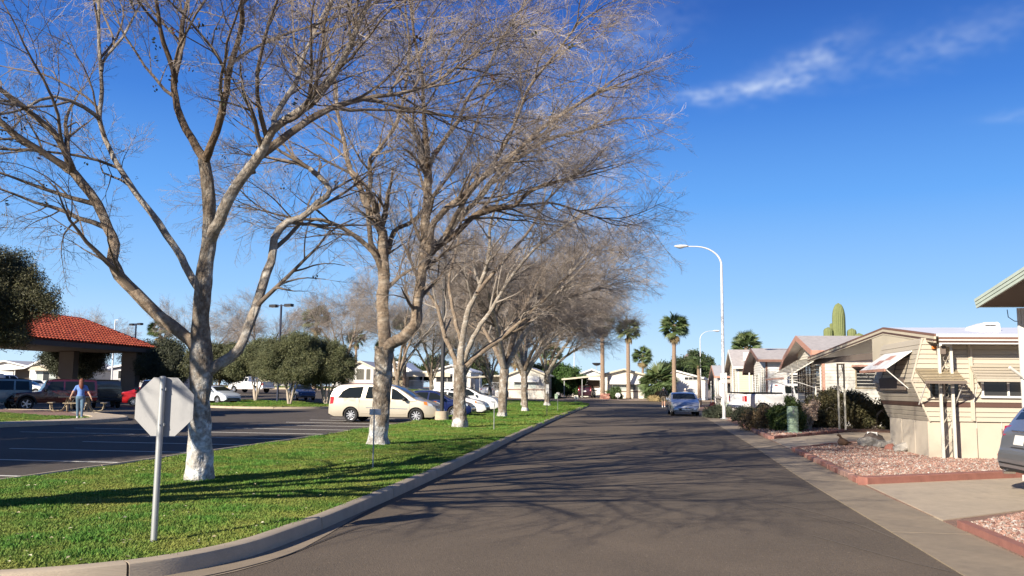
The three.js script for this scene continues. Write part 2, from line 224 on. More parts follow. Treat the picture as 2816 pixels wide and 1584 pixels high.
// lawns
const inPoly = (pts, x, z) => { let c = false; for (let i = 0, j = pts.length - 1; i < pts.length; j = i++) { const [xi, zi] = pts[i], [xj, zj] = pts[j]; if ((zi > z) !== (zj > z) && x < (xj - xi) * (z - zi) / (zj - zi) + xi) c = !c; } return c; };
function lawn(pts, y, label, name = 'lawn', m = 1.6, wavy = .03) { // gridded so that it follows the ground and has small bumps
  let x0 = 1e9, x1 = -1e9, z0 = 1e9, z1 = -1e9; for (const [x, z] of pts) { x0 = Math.min(x0, x); x1 = Math.max(x1, x); z0 = Math.min(z0, z); z1 = Math.max(z1, z); }
  const s = new THREE.Shape(pts.map(p => new THREE.Vector2(p[0], -p[1]))); let g = new THREE.ShapeGeometry(s); g.rotateX(-Math.PI / 2);
  const list = []; const nx = Math.ceil((x1 - x0) / m), nz = Math.ceil((z1 - z0) / m); const P = []; const h = (x, z) => gH(x, z) + y + wavy * fbm(x * .5, z * .5, 4.2, 2);
  // clip each cell roughly: keep cells whose centre is inside, plus the exact outline skirt below
  for (let i = 0; i < nx; i++) for (let j = 0; j < nz; j++) { const a = x0 + i * m, b = z0 + j * m; if (!(inPoly(pts, a, b) && inPoly(pts, a + m, b) && inPoly(pts, a, b + m) && inPoly(pts, a + m, b + m))) continue; const c = [[a, b], [a, b + m], [a + m, b + m], [a + m, b]].map(([x, z]) => [x, h(x, z), z]); P.push(...c[0], ...c[1], ...c[2], ...c[0], ...c[2], ...c[3]); }
  const G2 = new THREE.BufferGeometry(); G2.setAttribute('position', new THREE.Float32BufferAttribute(P, 3)); const U = []; for (let i = 0; i < P.length; i += 3) U.push(P[i], P[i + 2]); G2.setAttribute('uv', new THREE.Float32BufferAttribute(U, 2));
  let mg = mergeVertices(G2); mg.computeVertexNormals(); const fp = g.attributes.position, fu = g.attributes.uv; for (let i = 0; i < fp.count; i++) { const x = fp.getX(i), z = fp.getZ(i); fp.setY(i, gH(x, z) + y - wavy * .55); fu.setXY(i, x, z); }
  mg = merge([mg, g]); return structure(name, mg, M.soil, label, 'lawn');
}
const kl = resample(kerbLine, .8);
const stripPoly = [...offsetLine(kl, -.1), [-22, -98], [-24, -80], [-14, -62.5], [-9.95, -60], ...lotEdge.slice().reverse().map(([x, z]) => [x + .02, z])];
lawn(stripPoly, .12, 'long green lawn strip between street and car park', 'lawn', .4, .04);
// blades of grass
function bladeTuft(n, h, spread, seed) { const r = rng(seed), P = [], N = []; for (let i = 0; i < n; i++) { const a = r() * 6.283, d = Math.sqrt(r()) * spread, x = Math.cos(a) * d, z = Math.sin(a) * d, b = r() * 6.283, w = .0035 + r() * .003, hh = h * (.5 + r() * .7), lx = Math.cos(r() * 6.283) * hh * .55, lz = Math.sin(r() * 6.283) * hh * .55, cx = Math.cos(b) * w, cz = Math.sin(b) * w;
    const m = [x + lx * .35, hh * .62, z + lz * .35], t = [x + lx, hh, z + lz]; P.push(x - cx, -.01, z - cz, x + cx, -.01, z + cz, m[0] + cx * .8, m[1], m[2] + cz * .8, x - cx, -.01, z - cz, m[0] + cx * .8, m[1], m[2] + cz * .8, m[0] - cx * .8, m[1], m[2] - cz * .8, m[0] - cx * .8, m[1], m[2] - cz * .8, m[0] + cx * .8, m[1], m[2] + cz * .8, ...t); }
  const g = new THREE.BufferGeometry(); g.setAttribute('position', new THREE.Float32BufferAttribute(P, 3)); g.computeVertexNormals(); return g; }
const tuftGeo = bladeTuft(26, .042, .075, 5);
function grassOn(pts, y, dens, scale, seed, label, wavy = .03) {
  const r = rng(seed); let x0 = 1e9, x1 = -1e9, z0 = 1e9, z1 = -1e9; for (const [x, z] of pts) { x0 = Math.min(x0, x); x1 = Math.max(x1, x); z0 = Math.min(z0, z); z1 = Math.max(z1, z); }
  const list = []; const d = new THREE.Object3D();
  const area = (x1 - x0) * (z1 - z0); const N = Math.round(area * Math.max(...dens.map(q => q[1])));
  const top = Math.max(...dens.map(q => q[1]));
  for (let i = 0; i < N; i++) { const x = lerp(x0, x1, r()), z = lerp(z0, z1, r()), k = r(); let want = 0, sc = 1; const dist = -z; for (const q of dens) if (dist <= q[0]) { want = q[1]; sc = q[2]; break; } if (k > want / top || !inPoly(pts, x, z)) continue; list.push([x, z, sc]); }
  const mesh = new THREE.InstancedMesh(tuftGeo, std({ color: 0xffffff, roughness: .75 }), list.length); const c = new THREE.Color();
  list.forEach(([x, z, sc], i) => { const n = fbm(x * .9, z * .9, 7.7, 3), n2 = fbm(x * 3.1, z * 3.1, 1.7, 2), s = scale * sc * (.8 + r() * .4); const tall = .85 + clamp(n * 1.1 + n2 * .6, -.3, .5); d.position.set(x, gH(x, z) + y + wavy * fbm(x * .5, z * .5, 4.2, 2), z); d.rotation.set(0, r() * 6.283, 0); d.scale.set(s, s * tall / Math.sqrt(sc), s); d.updateMatrix(); mesh.setMatrixAt(i, d.matrix);
    const dry = clamp(.56 - n * 1.5 - n2 * .8 + (r() - .5) * .5), v = 1.12 + r() * .36; c.setRGB(lerp(.052, .165, dry) * v, lerp(.145, .185, dry) * v, lerp(.013, .033, dry) * v); mesh.setColorAt(i, c); });
  return stuff(mesh, 'grass', label, 'grass');
}
const innerStrip = [...offsetLine(kl, -.15), [-22, -97.8], [-23.7, -80], [-13.8, -62.7], [-9.85, -60], ...lotEdge.slice().reverse().map(([x, z]) => [x + .1, z])];
grassOn(innerStrip, .12, [[14, 420, 1], [22, 260, 1.2], [34, 110, 1.7], [60, 36, 2.8], [100, 12, 4.5]], 1, 21, 'short mown grass of the roadside lawn strip', .04);
// fallen leaves, dry and pale, on the lawn
{ const r = rng(77), g = new THREE.BufferGeometry(); g.setAttribute('position', new THREE.Float32BufferAttribute([0, 0, -.02, .012, .006, 0, 0, 0, .022, 0, 0, -.02, 0, 0, .022, -.012, .006, 0], 3)); g.computeVertexNormals();
  const N = 800, m = new THREE.InstancedMesh(g, std({ color: 0xffffff, roughness: .9 }), N), d = new THREE.Object3D(), c = new THREE.Color(); let i = 0; while (i < N) { const z = -6.5 - r() ** 1.5 * 38, x = lerp(-9.6, -3.8, r()); if (!inPoly(innerStrip, x, z)) continue; d.position.set(x, .165 + r() * .02, z); d.rotation.set((r() - .5) * .9, r() * 6.28, (r() - .5) * .9); const s = .5 + r() * .9; d.scale.set(s, s, s); d.updateMatrix(); m.setMatrixAt(i, d.matrix); const k = r(); c.setRGB(.26 + k * .2, .22 + k * .22, .12 + k * .18); m.setColorAt(i++, c); }
  stuff(m, 'fallen_leaves', 'small dry leaves scattered on the roadside lawn', 'leaves'); }

// stall lines of the car park
{ const r = rng(8); for (let i = 0; i < 17; i++) { const z = -14.3 - i * 2.92; if (z < -61) break; const long = 5.6; const root = structure('stall_marking', poly([[-9.95, z - .045], [-9.95, z + .045], [-9.95 - long, z + .045 - .02], [-9.95 - long, z - .045 - .02]], .001, .006), M.line, 'thin white painted parking stall line on asphalt', 'marking'); root.userData.group = 'parking stall lines'; }
  for (let i = 0; i < 9; i++) { const z = -27 - i * 2.9; const m = structure('stall_marking', poly([[-20.5, z - .045], [-20.5, z + .045], [-16.3, z + .045 + .1], [-16.3, z - .045 + .1]], .001, .006), M.line, 'thin white painted parking stall line on asphalt', 'marking'); m.userData.group = 'parking stall lines'; m.visible = true; if (i > 1) scene.remove(m); } }
// island with the walk, lawn and picnic table
const isl = [[-24.6, -14], [-24.2, -20], [-23.6, -25.5], [-22.95, -29.5], [-22.35, -33], [-22.55, -36.2], [-23.9, -38.7], [-26.5, -41], [-30.2, -44.6], [-35, -45.6], [-44, -45.8]];
{ kerb(isl, .16, .15, 'island_kerb', 'concrete kerb curving round the picnic island', 3);
  const a = resample(isl.slice(0, 9), 1.0), b = offsetLine(a, -1.55), c = offsetLine(a, -.16); const W = offsetLine(a, -1.5);
  const root = thing('sidewalk', 'pale concrete walk along the kerb of the picnic island', 'sidewalk'); root.userData.kind = 'structure';
  for (let i = 0; i < a.length - 1; i += 2) { const k = Math.min(a.length - 1, i + 2), sl = [c[i], c[Math.min(i + 1, k)], c[k], W[k], W[Math.min(i + 1, k)], W[i]]; part(root, 'slab', poly(sl.map(([x, z], q) => [x, z + ((q === 2 || q === 3) ? .008 : (q === 0 || q === 5) ? -.008 : 0)]), 0, .145 + (R0() - .5) * .006), M.concrete); }
  const inner = [...W, [-44, -44], [-60, -30], [-40, -12]]; const pink = [[-24.2, -36.2], [-25.6, -38], [-28.3, -41], [-31.2, -44.4], [-44, -45.4], [-44, -40.2], [-31, -39.4], [-26.5, -36.6]];
  structure('gravel_bed', poly(pink, 0, .15), M.gravel, 'pinkish gravel bed under the picnic table', 'gravel');
  const gp = [...W.filter(p => p[1] > -36.6), [-26.6, -36.7], [-31, -39.5], [-44, -40.3], [-60, -30], [-40, -12]];
  lawn(gp, .13, 'sunny lawn beside the walk on the picnic island', 'lawn', .5, .02); grassOn(gp.map(([x, z]) => [x, z]), .13, [[34, 22, 2.6], [60, 40, 2.6]], 1, 23, 'mown grass beside the walk on the picnic island', .02);
}
// oval island with the grey-green trees
{ const o = []; for (let i = 0; i <= 40; i++) { const a = -i / 40 * Math.PI * 2; o.push([-27.2 + Math.cos(a) * 5.6 - Math.sin(a) * .6, -63.6 + Math.sin(a) * 5.6 + Math.cos(a) * 1.2]); }
  kerb(o, .16, .15, 'island_kerb', 'concrete kerb round the oval tree island', 3);
  const q = o.slice(0, -1).map(([x, z]) => [lerp(-27.2, x, .975), lerp(-63.6, z, .975)]); lawn(q, .17, 'small oval lawn under the grey-green trees', 'lawn', .5, .05); grassOn(q, .17, [[120, 30, 3.4]], 1, 29, 'mown grass on the oval tree island', .05); 
  const o2 = [[-38, -70.5], [-33, -69.6], [-28.5, -69.9], [-28, -71.5], [-33, -73.4], [-38, -74]]; lawn(o2, .2, 'narrow lawn island behind the oval one', 'lawn', .5, .05); grassOn(o2, .2, [[120, 22, 3.6]], 1, 30, 'mown grass on the narrow island', .05); }
// far lawn and cross-street kerb in front of the distant houses
{ const f = [[-64, -113.5], [-64, -117.5], [-22, -113.5], [-22, -109.6]].map(p => p); lawn(f, .12, 'far lawn strip in front of the distant houses', 'lawn', 1, .03); grassOn(f, .12, [[130, 9, 6]], 1, 31, 'mown grass of the far lawn strip', .03); kerb([[-64, -113.3], [-22, -109.4]], .16, .16, 'far_kerb', 'pale kerb in front of the far lawn', 4);
  structure('far_yard', sheet(-95, -9, -117.6, -150, 20, 8, .04), M.dirt, 'sandy front yards of the distant houses', 'ground'); structure('far_yard', sheet(-9, 60, -108, -150, 20, 8, .04), M.dirt, 'sandy yards at the end of the street', 'ground'); }
// yards on the right: gravel base, driveways, edging
structure('gravel_yard', poly([[3.84, 8], [3.84, -8.6], [3.9, -14.2], [4.0, -18], [4.3, -26.4], [4.52, -34], [4.86, -47], [5.0, -60], [5.2, -78], [5.4, -94], [40, -94], [40, 8]].reverse(), -.1, .02), M.gravel, 'reddish gravel yards in front of the houses', 'yard');
structure('driveway', poly([[3.87, -12.0], [5.5, -13.4], [9.4, -17], [14, -17], [14, -21], [7.3, -18.35], [3.99, -16.3]], 0, .034), M.concrete, 'pale concrete driveway in the lower corner beside the red kerb wall', 'driveway');
structure('driveway', poly([[4.28, -25.2], [7.2, -29.6], [14, -30.2], [14, -36.6], [8.4, -36.4], [4.45, -30.2]], 0, .034), M.concrete, 'shaded concrete driveway leading under the brown-edged carport', 'driveway');
structure('driveway', poly([[5.0, -52.6], [16, -54], [16, -57.6], [5.1, -57.2]], 0, .034), M.concrete, 'concrete driveway under the white pickup', 'driveway');
structure('gravel_bed', poly([[3.94, -16.35], [7.3, -18.4], [9.6, -19], [9.6, -22.3], [7, -22.3], [6.9, -26.3], [7.3, -29.3], [4.3, -25.0]], 0, .09), M.gravel, 'raised pink gravel bed in front of the beige trailer', 'gravel');
structure('gravel_bed', poly([[3.98, -11.45], [5.4, -12.95], [9.2, -16.6], [9.2, -2], [3.9, -2]], 0, .08), M.gravel, 'pink gravel bed in the near lower corner', 'gravel');
structure('gravel_bed', poly([[4.5, -30.4], [8.2, -36.7], [10.5, -37.2], [10.5, -40.8], [4.8, -40.8]], 0, .1), M.gravel, 'gravel bed under the oleander bushes', 'gravel');
function wallAlong(pts, w, h, y = 0) { const g = []; for (let i = 0; i < pts.length - 1; i++) g.push(beam([pts[i][0], y + h / 2, pts[i][1]], [pts[i + 1][0], y + h / 2, pts[i + 1][1]], w, h)); return merge(g); }
single('edging_wall', new THREE.ExtrudeGeometry(new THREE.Shape([[0, 0], [3.98, 0], [3.98, .15], [0, .14]].map(p => new THREE.Vector2(...p))), { depth: .2, bevelEnabled: true, bevelSize: .015, bevelThickness: .015, bevelSegments: 2 }).applyMatrix4(mtx(3.9, .0, -16.38, 0, .545, 0)), M.redconcrete, 'low smooth red painted wall edging the raised gravel bed', 'edging');
function blockEdging(a, b, n, h, label) { const root = thing('block_edging', label, 'edging'); const dx = (b[0] - a[0]) / n, dz = (b[1] - a[1]) / n, l = Math.hypot(dx, dz), ry = Math.atan2(-dz, dx), g = rbox(l - .02, h, .13, .018, 0, 0, 0); const mats = [M.redconcrete, std({ color: rgb(.29, .15, .12), roughness: .9 }), std({ color: rgb(.33, .2, .16), roughness: .9 })];
  for (let i = 0; i < n; i++) part(root, 'block', g, mats[(R0() * 3) | 0], { pos: [a[0] + dx * (i + .5) + (R0() - .5) * .02, h / 2 + .01 + (R0() - .5) * .02, a[1] + dz * (i + .5)], rot: [(R0() - .5) * .06, ry + (R0() - .5) * .08, (R0() - .5) * .05] }); }
blockEdging([3.97, -16.6], [4.27, -25.0], 24, .11, 'row of small red blocks along the raised bed by the gutter');
blockEdging([4.27, -25.05], [7.25, -29.5], 14, .1, 'row of red blocks between raised bed and shaded driveway');
single('edging_wall', merge([beam([3.93, .045, -11.5], [3.87, .045, -3], .12, .11)]), M.redconcrete, 'smooth red painted edging of the near gravel bed beside the gutter', 'edging');
blockEdging([4.47, -30.4], [4.78, -40.6], 26, .13, 'red block edging below the oleander bushes');
blockEdging([4.52, -30.4], [8.2, -36.6], 18, .12, 'red block edging between oleanders and carport driveway');
// loose stones on the beds
{ const r = rng(5), P = new THREE.IcosahedronGeometry(1, 0); const pp = P.attributes.position; for (let i = 0; i < pp.count; i++) { const k = 1 + .28 * Math.sin(pp.getX(i) * 17 + pp.getY(i) * 31 + pp.getZ(i) * 11); pp.setXYZ(i, pp.getX(i) * k, pp.getY(i) * k * .7, pp.getZ(i) * k); } P.computeVertexNormals();
  const beds = [[[[3.98, -11.4], [5.4, -12.9], [9.1, -16.5], [9.1, -6.5], [4.0, -6.5]], .08, 1500, 'near corner bed'], [[[4.1, -16.6], [7.3, -18.6], [9.5, -19.2], [9.5, -22.1], [7, -22.3], [6.9, -26.3], [7.2, -29], [4.45, -24.9]], .09, 900, 'raised bed by the trailer'], [[[4.7, -30.8], [8.2, -36.9], [8.3, -40], [5, -40.5]], .1, 260, 'oleander bed'], [[[5, -46.2], [9, -46.2], [9, -62], [5.1, -62]], .03, 120, 'yards further along']];
  for (const [pts, y, dens, what] of beds) { let x0 = 1e9, x1 = -1e9, z0 = 1e9, z1 = -1e9; for (const [x, z] of pts) { x0 = Math.min(x0, x); x1 = Math.max(x1, x); z0 = Math.min(z0, z); z1 = Math.max(z1, z); } const L = []; for (let i = 0; i < (x1 - x0) * (z1 - z0) * dens; i++) { const x = lerp(x0, x1, r()), z = lerp(z0, z1, r()); if (inPoly(pts, x, z)) L.push([x, z]); }
    const m = new THREE.InstancedMesh(P, std({ color: 0xffffff, roughness: .92 }), L.length), d = new THREE.Object3D(), c = new THREE.Color(); const big = dens < 300 ? 1.7 : 1; L.forEach(([x, z], i) => { const s = (.008 + r() ** 2 * .016) * big; d.position.set(x, y + s * .25, z); d.rotation.set(r() * 6, r() * 6, r() * 6); d.scale.set(s * (1 + r() * .5), s, s * (1 + r() * .5)); d.updateMatrix(); m.setMatrixAt(i, d.matrix); const k = r(), q = .5 + r() * .55; k < .55 ? c.setRGB(.40 * q, .235 * q, .18 * q) : k < .8 ? c.setRGB(.46 * q, .37 * q, .31 * q) : k < .92 ? c.setRGB(.27 * q, .135 * q, .11 * q) : c.setRGB(.55 * q, .50 * q, .46 * q); m.setColorAt(i, c); });
    stuff(m, 'gravel', 'loose pink and tan gravel stones of the ' + what, 'gravel'); } }

// pale tyre scuffs by the gutter and the open joint along the left apron
function ribbon(pts, w, y) { const p = resample(pts, .12), a = offsetLine(p, w / 2), b = offsetLine(p, -w / 2); return strip(b, a, y); }
const scuffMat = std({ color: rgb(.17, .14, .108), roughness: .9 });
[[[1.9, -13.6], [2.41, -12.57], [2.71, -11.64], [2.81, -11.13], [2.89, -10.59]], [[2.0, -10.6], [2.3, -9.9], [2.59, -9.26], [2.73, -8.99], [2.88, -8.75]], [[1.75, -12.9], [2.2, -12.2], [2.5, -11.5], [2.66, -10.9]]].forEach((q, i) => structure('tyre_scuff', ribbon(q, .022 - i * .004, .006), scuffMat, 'faint pale tyre scuff curving towards the gutter', 'marking').userData.group = 'tyre scuffs');
structure('joint_crack', ribbon([[-4.0, -6.75], [-3.62, -7.5], [-3.42, -8.2], [-3.36, -8.9], [-3.3, -9.6], [-3.18, -10.1], [-3.05, -10.4], [-3.0, -11.2]].map(([x, z]) => [x + .03 * Math.sin(z * 9), z]), .018, .009), M.black, 'dark crack along the gutter apron', 'crack');

// ---------- bare deciduous trees ----------
// a spray of fine twigs, used many times over
function twigSpray(seed, len = .85) {
  const r = rng(seed), out = [];
  const piece = (p, d, l, rad, segs, curl, depth) => { // thin three-sided prisms
    const pts = []; let q = p.clone(), dir = d.clone().normalize(); const axis = V3(r() - .5, r() - .5, r() - .5).normalize();
    for (let i = 0; i <= segs; i++) { pts.push([q.x, q.y, q.z, rad * (1 - .75 * i / segs)]); q = q.clone().addScaledVector(dir, l / segs); dir.applyAxisAngle(axis, curl * (r() - .3)).normalize(); }
    out.push(tube(pts, 3)); if (depth <= 0) return; const n = depth === 2 ? 9 : 4;
    for (let k = 0; k < n; k++) { const t = .15 + .85 * (k + r() * .6) / n, i = Math.min(segs - 1, Math.floor(t * segs)), f = t * segs - i, a = pts[i], b = pts[Math.min(segs, i + 1)]; const at = V3(lerp(a[0], b[0], f), lerp(a[1], b[1], f), lerp(a[2], b[2], f)); const tan = V3(b[0] - a[0], b[1] - a[1], b[2] - a[2]).normalize(); const side = V3(r() - .5, r() - .5, r() - .5).cross(tan).normalize(); const nd = tan.clone().multiplyScalar(.72).addScaledVector(side, .68); piece(at, nd, l * (depth === 2 ? .42 : .4) * (.6 + r() * .7) * (1.15 - t * .5), rad * .62, 2, .5, depth - 1); }
  };
  piece(V3(0, 0, 0), V3(0, 1, 0), len, .0062, 4, .4, 2); return merge(out);
}
const sprays = [twigSpray(3), twigSpray(9), twigSpray(17)];
const smoothPath = (pts, n) => { const c = new THREE.CatmullRomCurve3(pts.map(p => V3(p[0], p[1], p[2])), false, 'centripetal'); const out = []; const m = pts.length - 1; for (let i = 0; i <= n; i++) { const t = i / n, p = c.getPoint(t), k = Math.min(m - 1, Math.floor(t * m)), f = t * m - k; out.push([p.x, p.y, p.z, lerp(pts[k][3], pts[k + 1][3], f)]); } return out; };
const pathLen = p => { let l = 0; for (let i = 1; i < p.length; i++) l += Math.hypot(p[i][0] - p[i - 1][0], p[i][1] - p[i - 1][1], p[i][2] - p[i - 1][2]); return l; };
function bareTree({ name = 'bare_tree', label, group, pos, data, seed = 1, density = 1, twigScale = 1, white = 1.0, leaves = 0, keep = 1, out2 = [2.0, 3.6], flare = true }) {
  const r = rng(seed), root = thing(name, label, 'tree', pos, 0, group);
  const trunk = smoothPath(data.trunk, Math.max(8, data.trunk.length * 4));
  // flaking limewash on the foot of the stem, worn off in patches higher up
  { const fineP = smoothPath(data.trunk, Math.ceil(pathLen(data.trunk) / .05)), g = tube(fineP, 26, .22, seed), P = g.attributes.position, C = new Float32Array(P.count * 3);
    for (let i = 0; i < P.count; i++) { const x = P.getX(i), y = P.getY(i), z = P.getZ(i), n = fbm(x * 5 + seed, y * 3.2, z * 5, 4) * 2.1 + fbm(x * 22, y * 12, z * 22 + seed, 2) * .8; const w = sstep(-.25, .3, n * (y < white * .8 ? .55 : 1) + (white - y) * 1.8 / Math.max(.5, white)), pale = sstep(-.1, .5, fbm(x * 4 - seed, y * 1.7, z * 4, 4) * 2); const k = .62 + pale * .42; C[i * 3] = lerp(k, 1.5, w); C[i * 3 + 1] = lerp(k * (.93 + pale * .1), 1.68, w); C[i * 3 + 2] = lerp(k * (.86 + pale * .2), 1.9, w); }
    g.setAttribute('color', new THREE.BufferAttribute(C, 3)); part(root, 'trunk', g, M.trunk); }
  const nodes = []; const limbPaths = [];
  for (const L of data.limbs) { const len = pathLen(L); const p = smoothPath(L, Math.max(8, Math.round(len * 5))); for (let i = 2; i < p.length; i++) { const w = Math.min(.05, p[i][3] * .6); p[i][0] += w * perlin.noise(i * .55, seed, L[0][0] * 9); p[i][2] += w * perlin.noise(i * .55, seed + 5, L[0][1]); } part(root, 'limb', tube(p, 12, .2, seed + len), data.limbLight ? [M.barkshaded, M.bark, M.barkpale][data.limbLight[limbPaths.length]] : r() < .5 ? M.bark : M.barkpale); limbPaths.push(p);
    // stubs and knots
  }
  const stub = []; for (const p of limbPaths) for (let i = 4; i < p.length - 4; i++) if (r() < .07 && p[i][3] > .05) { const a = p[i], d = V3(r() - .5, r() - .2, r() - .5).normalize(), R = a[3]; stub.push(bar([a[0], a[1], a[2]], [a[0] + d.x * R * 2, a[1] + d.y * R * 2, a[2] + d.z * R * 2], R * .5, R * .38, 7)); }
  if (stub.length) part(root, 'pruning_stubs', merge(stub), M.bark, { kind: 'stuff' });
  const big = [], fine = [], spots = [];
  const cx = 0, top = Math.max(...limbPaths.map(p => Math.max(...p.map(q => q[1]))));
  function branch(p0, dir, len, rad, level) {
    const segs = level === 1 ? 9 : 5, pts = []; let q = p0.clone(), d = dir.clone().normalize(); const curl = V3(r() - .5, r() - .5, r() - .5);
    for (let i = 0; i <= segs; i++) { pts.push([q.x, q.y, q.z, Math.max(.0055, rad * (1 - .8 * i / segs))]); q = q.clone().addScaledVector(d, len / segs); d.addScaledVector(curl, .14).add(V3(r() - .5, r() - .5, r() - .5).multiplyScalar(.34)); const out = V3(q.x, 0, q.z).normalize(); d.addScaledVector(out, .05); d.y += level === 1 ? .035 : -.01; d.normalize(); }
    (level === 1 ? big : fine).push(tube(pts, level === 1 ? 6 : 4));
    const n = level === 1 ? Math.round(len * 3.3 * density) : 0;
    for (let k = 0; k < n; k++) { const t = .14 + .86 * (k + r() * .8) / n, x = Math.min(segs - 1, Math.floor(t * segs)), f = t * segs - x, a = pts[x], b = pts[x + 1]; const at = V3(lerp(a[0], b[0], f), lerp(a[1], b[1], f), lerp(a[2], b[2], f)), tan = V3(b[0] - a[0], b[1] - a[1], b[2] - a[2]).normalize(), side = V3(r() - .5, r() - .5, r() - .5).cross(tan).normalize(); branch(at, tan.clone().multiplyScalar(.75).addScaledVector(side, .62), (.55 + r() * .75) * (1.2 - t * .45), Math.max(.008, a[3] * .55), 2); }
    if (level === 2) { const m = Math.max(3, Math.round(len * 4.2 * density)); for (let k = 0; k < m; k++) { const t = .2 + .8 * (k + .5) / m, x = Math.min(segs - 1, Math.floor(t * segs)), a = pts[x], b = pts[x + 1], tan = V3(b[0] - a[0], b[1] - a[1], b[2] - a[2]).normalize(), side = V3(r() - .5, r() - .5, r() - .5).cross(tan).normalize(); const dd = k === m - 1 ? tan : tan.clone().multiplyScalar(.7).addScaledVector(side, .7); dd.y -= .06; spots.push([V3(lerp(a[0], b[0], .5), lerp(a[1], b[1], .5), lerp(a[2], b[2], .5)), dd.normalize(), .55 + r() * .5]); } }
    if (level === 1) spots.push([V3(...pts[segs]), d.clone(), .9]);
  }
  limbPaths.forEach((p, li) => { const len = pathLen(p); const first = len > 3 ? .34 : .22; const n = Math.round(len * 1.75 * density * (data.dens ? data.dens[li] : 1));
    for (let k = 0; k < n; k++) { const t = first + (1 - first) * (k + r() * .8) / n, x = t * (p.length - 1), i = Math.min(p.length - 2, Math.floor(x)), a = p[i], b = p[i + 1]; if (a[1] < top * .28) { if (r() > .12) continue; } const tan = V3(b[0] - a[0], b[1] - a[1], b[2] - a[2]).normalize(), side = V3(r() - .5, r() - .5, r() - .5).cross(tan).normalize(); const out = V3(a[0], .4, a[2]).normalize(); const d = tan.clone().multiplyScalar(.62).addScaledVector(side, .68).addScaledVector(out, .22); d.y += .1; branch(V3(a[0], a[1], a[2]), d, lerp(out2[0], out2[1], r()) * (1.15 - .5 * t), Math.max(.022, Math.min(.058, a[3] * .58)), 1); }
    const e = p[p.length - 1], e2 = p[p.length - 2]; for (let k = 0; k < 3; k++) branch(V3(e[0], e[1], e[2]), V3(e[0] - e2[0] + (r() - .5) * .15, e[1] - e2[1] + (r() - .5) * .1, e[2] - e2[2] + (r() - .5) * .15), 1.2 + r() * .9, e[3] * .8, 1); });
  part(root, 'branches', merge(big), r() < .5 ? M.branchpale : M.branch, { kind: 'stuff' }); part(root, 'small_branches', merge(fine), M.branch, { kind: 'stuff' });
  const d = new THREE.Object3D(), c = new THREE.Color(), up = V3(0, 1, 0);
  for (let v = 0; v < 3; v++) { const mine = spots.filter((_, i) => i % 3 === v && r() < keep); if (!mine.length) continue; const m = new THREE.InstancedMesh(sprays[v], twigMat, mine.length); mine.forEach(([p, dir, s], i) => { d.position.copy(p); d.quaternion.setFromUnitVectors(up, dir); d.rotateY(r() * 6.28); const k = s * twigScale; d.scale.set(k, k, k); d.updateMatrix(); m.setMatrixAt(i, d.matrix); const w = .7 + r() * .6, pale = r(); c.setRGB(lerp(.19, .40, pale) * w, lerp(.152, .352, pale) * w, lerp(.122, .305, pale) * w); m.setColorAt(i, c); }); m.name = 'twigs'; m.castShadow = true; m.userData.kind = 'stuff'; root.add(m); }
  if (leaves) { const g = leafPair(), N = Math.round(spots.length * leaves), m = new THREE.InstancedMesh(g, std({ color: 0xffffff, roughness: .7 }), N); for (let i = 0; i < N; i++) { const [p] = spots[(r() ** 1.5 * spots.length) | 0]; const hang = .2 + r() * .5; d.position.set(p.x + (r() - .5) * .5, p.y - hang * .4, p.z + (r() - .5) * .5); d.rotation.set(r() * 6, r() * 6, r() * 6); const s = .5 + r() * .6; d.scale.set(s, s, s); d.updateMatrix(); m.setMatrixAt(i, d.matrix); const k = r(); k < .6 ? c.setRGB(.045, .055, .02) : k < .85 ? c.setRGB(.12, .07, .03) : c.setRGB(.24, .1, .06); m.setColorAt(i, c); } m.name = 'leaves'; m.userData.kind = 'stuff'; m.castShadow = true; root.add(m); }
  return root;
}
const twigMat = std({ color: 0xffffff, roughness: 1 });
function leafPair() { const P = []; for (const s of [0, 1, 2]) { const a = s * 2.1, x = Math.cos(a) * .04, z = Math.sin(a) * .04; P.push(x, 0, z, x + .016, .03, z + .01, x, .065, z, x, 0, z, x, .065, z, x - .016, .03, z - .01); } const g = new THREE.BufferGeometry(); g.setAttribute('position', new THREE.Float32BufferAttribute(P, 3)); g.computeVertexNormals(); return g; }
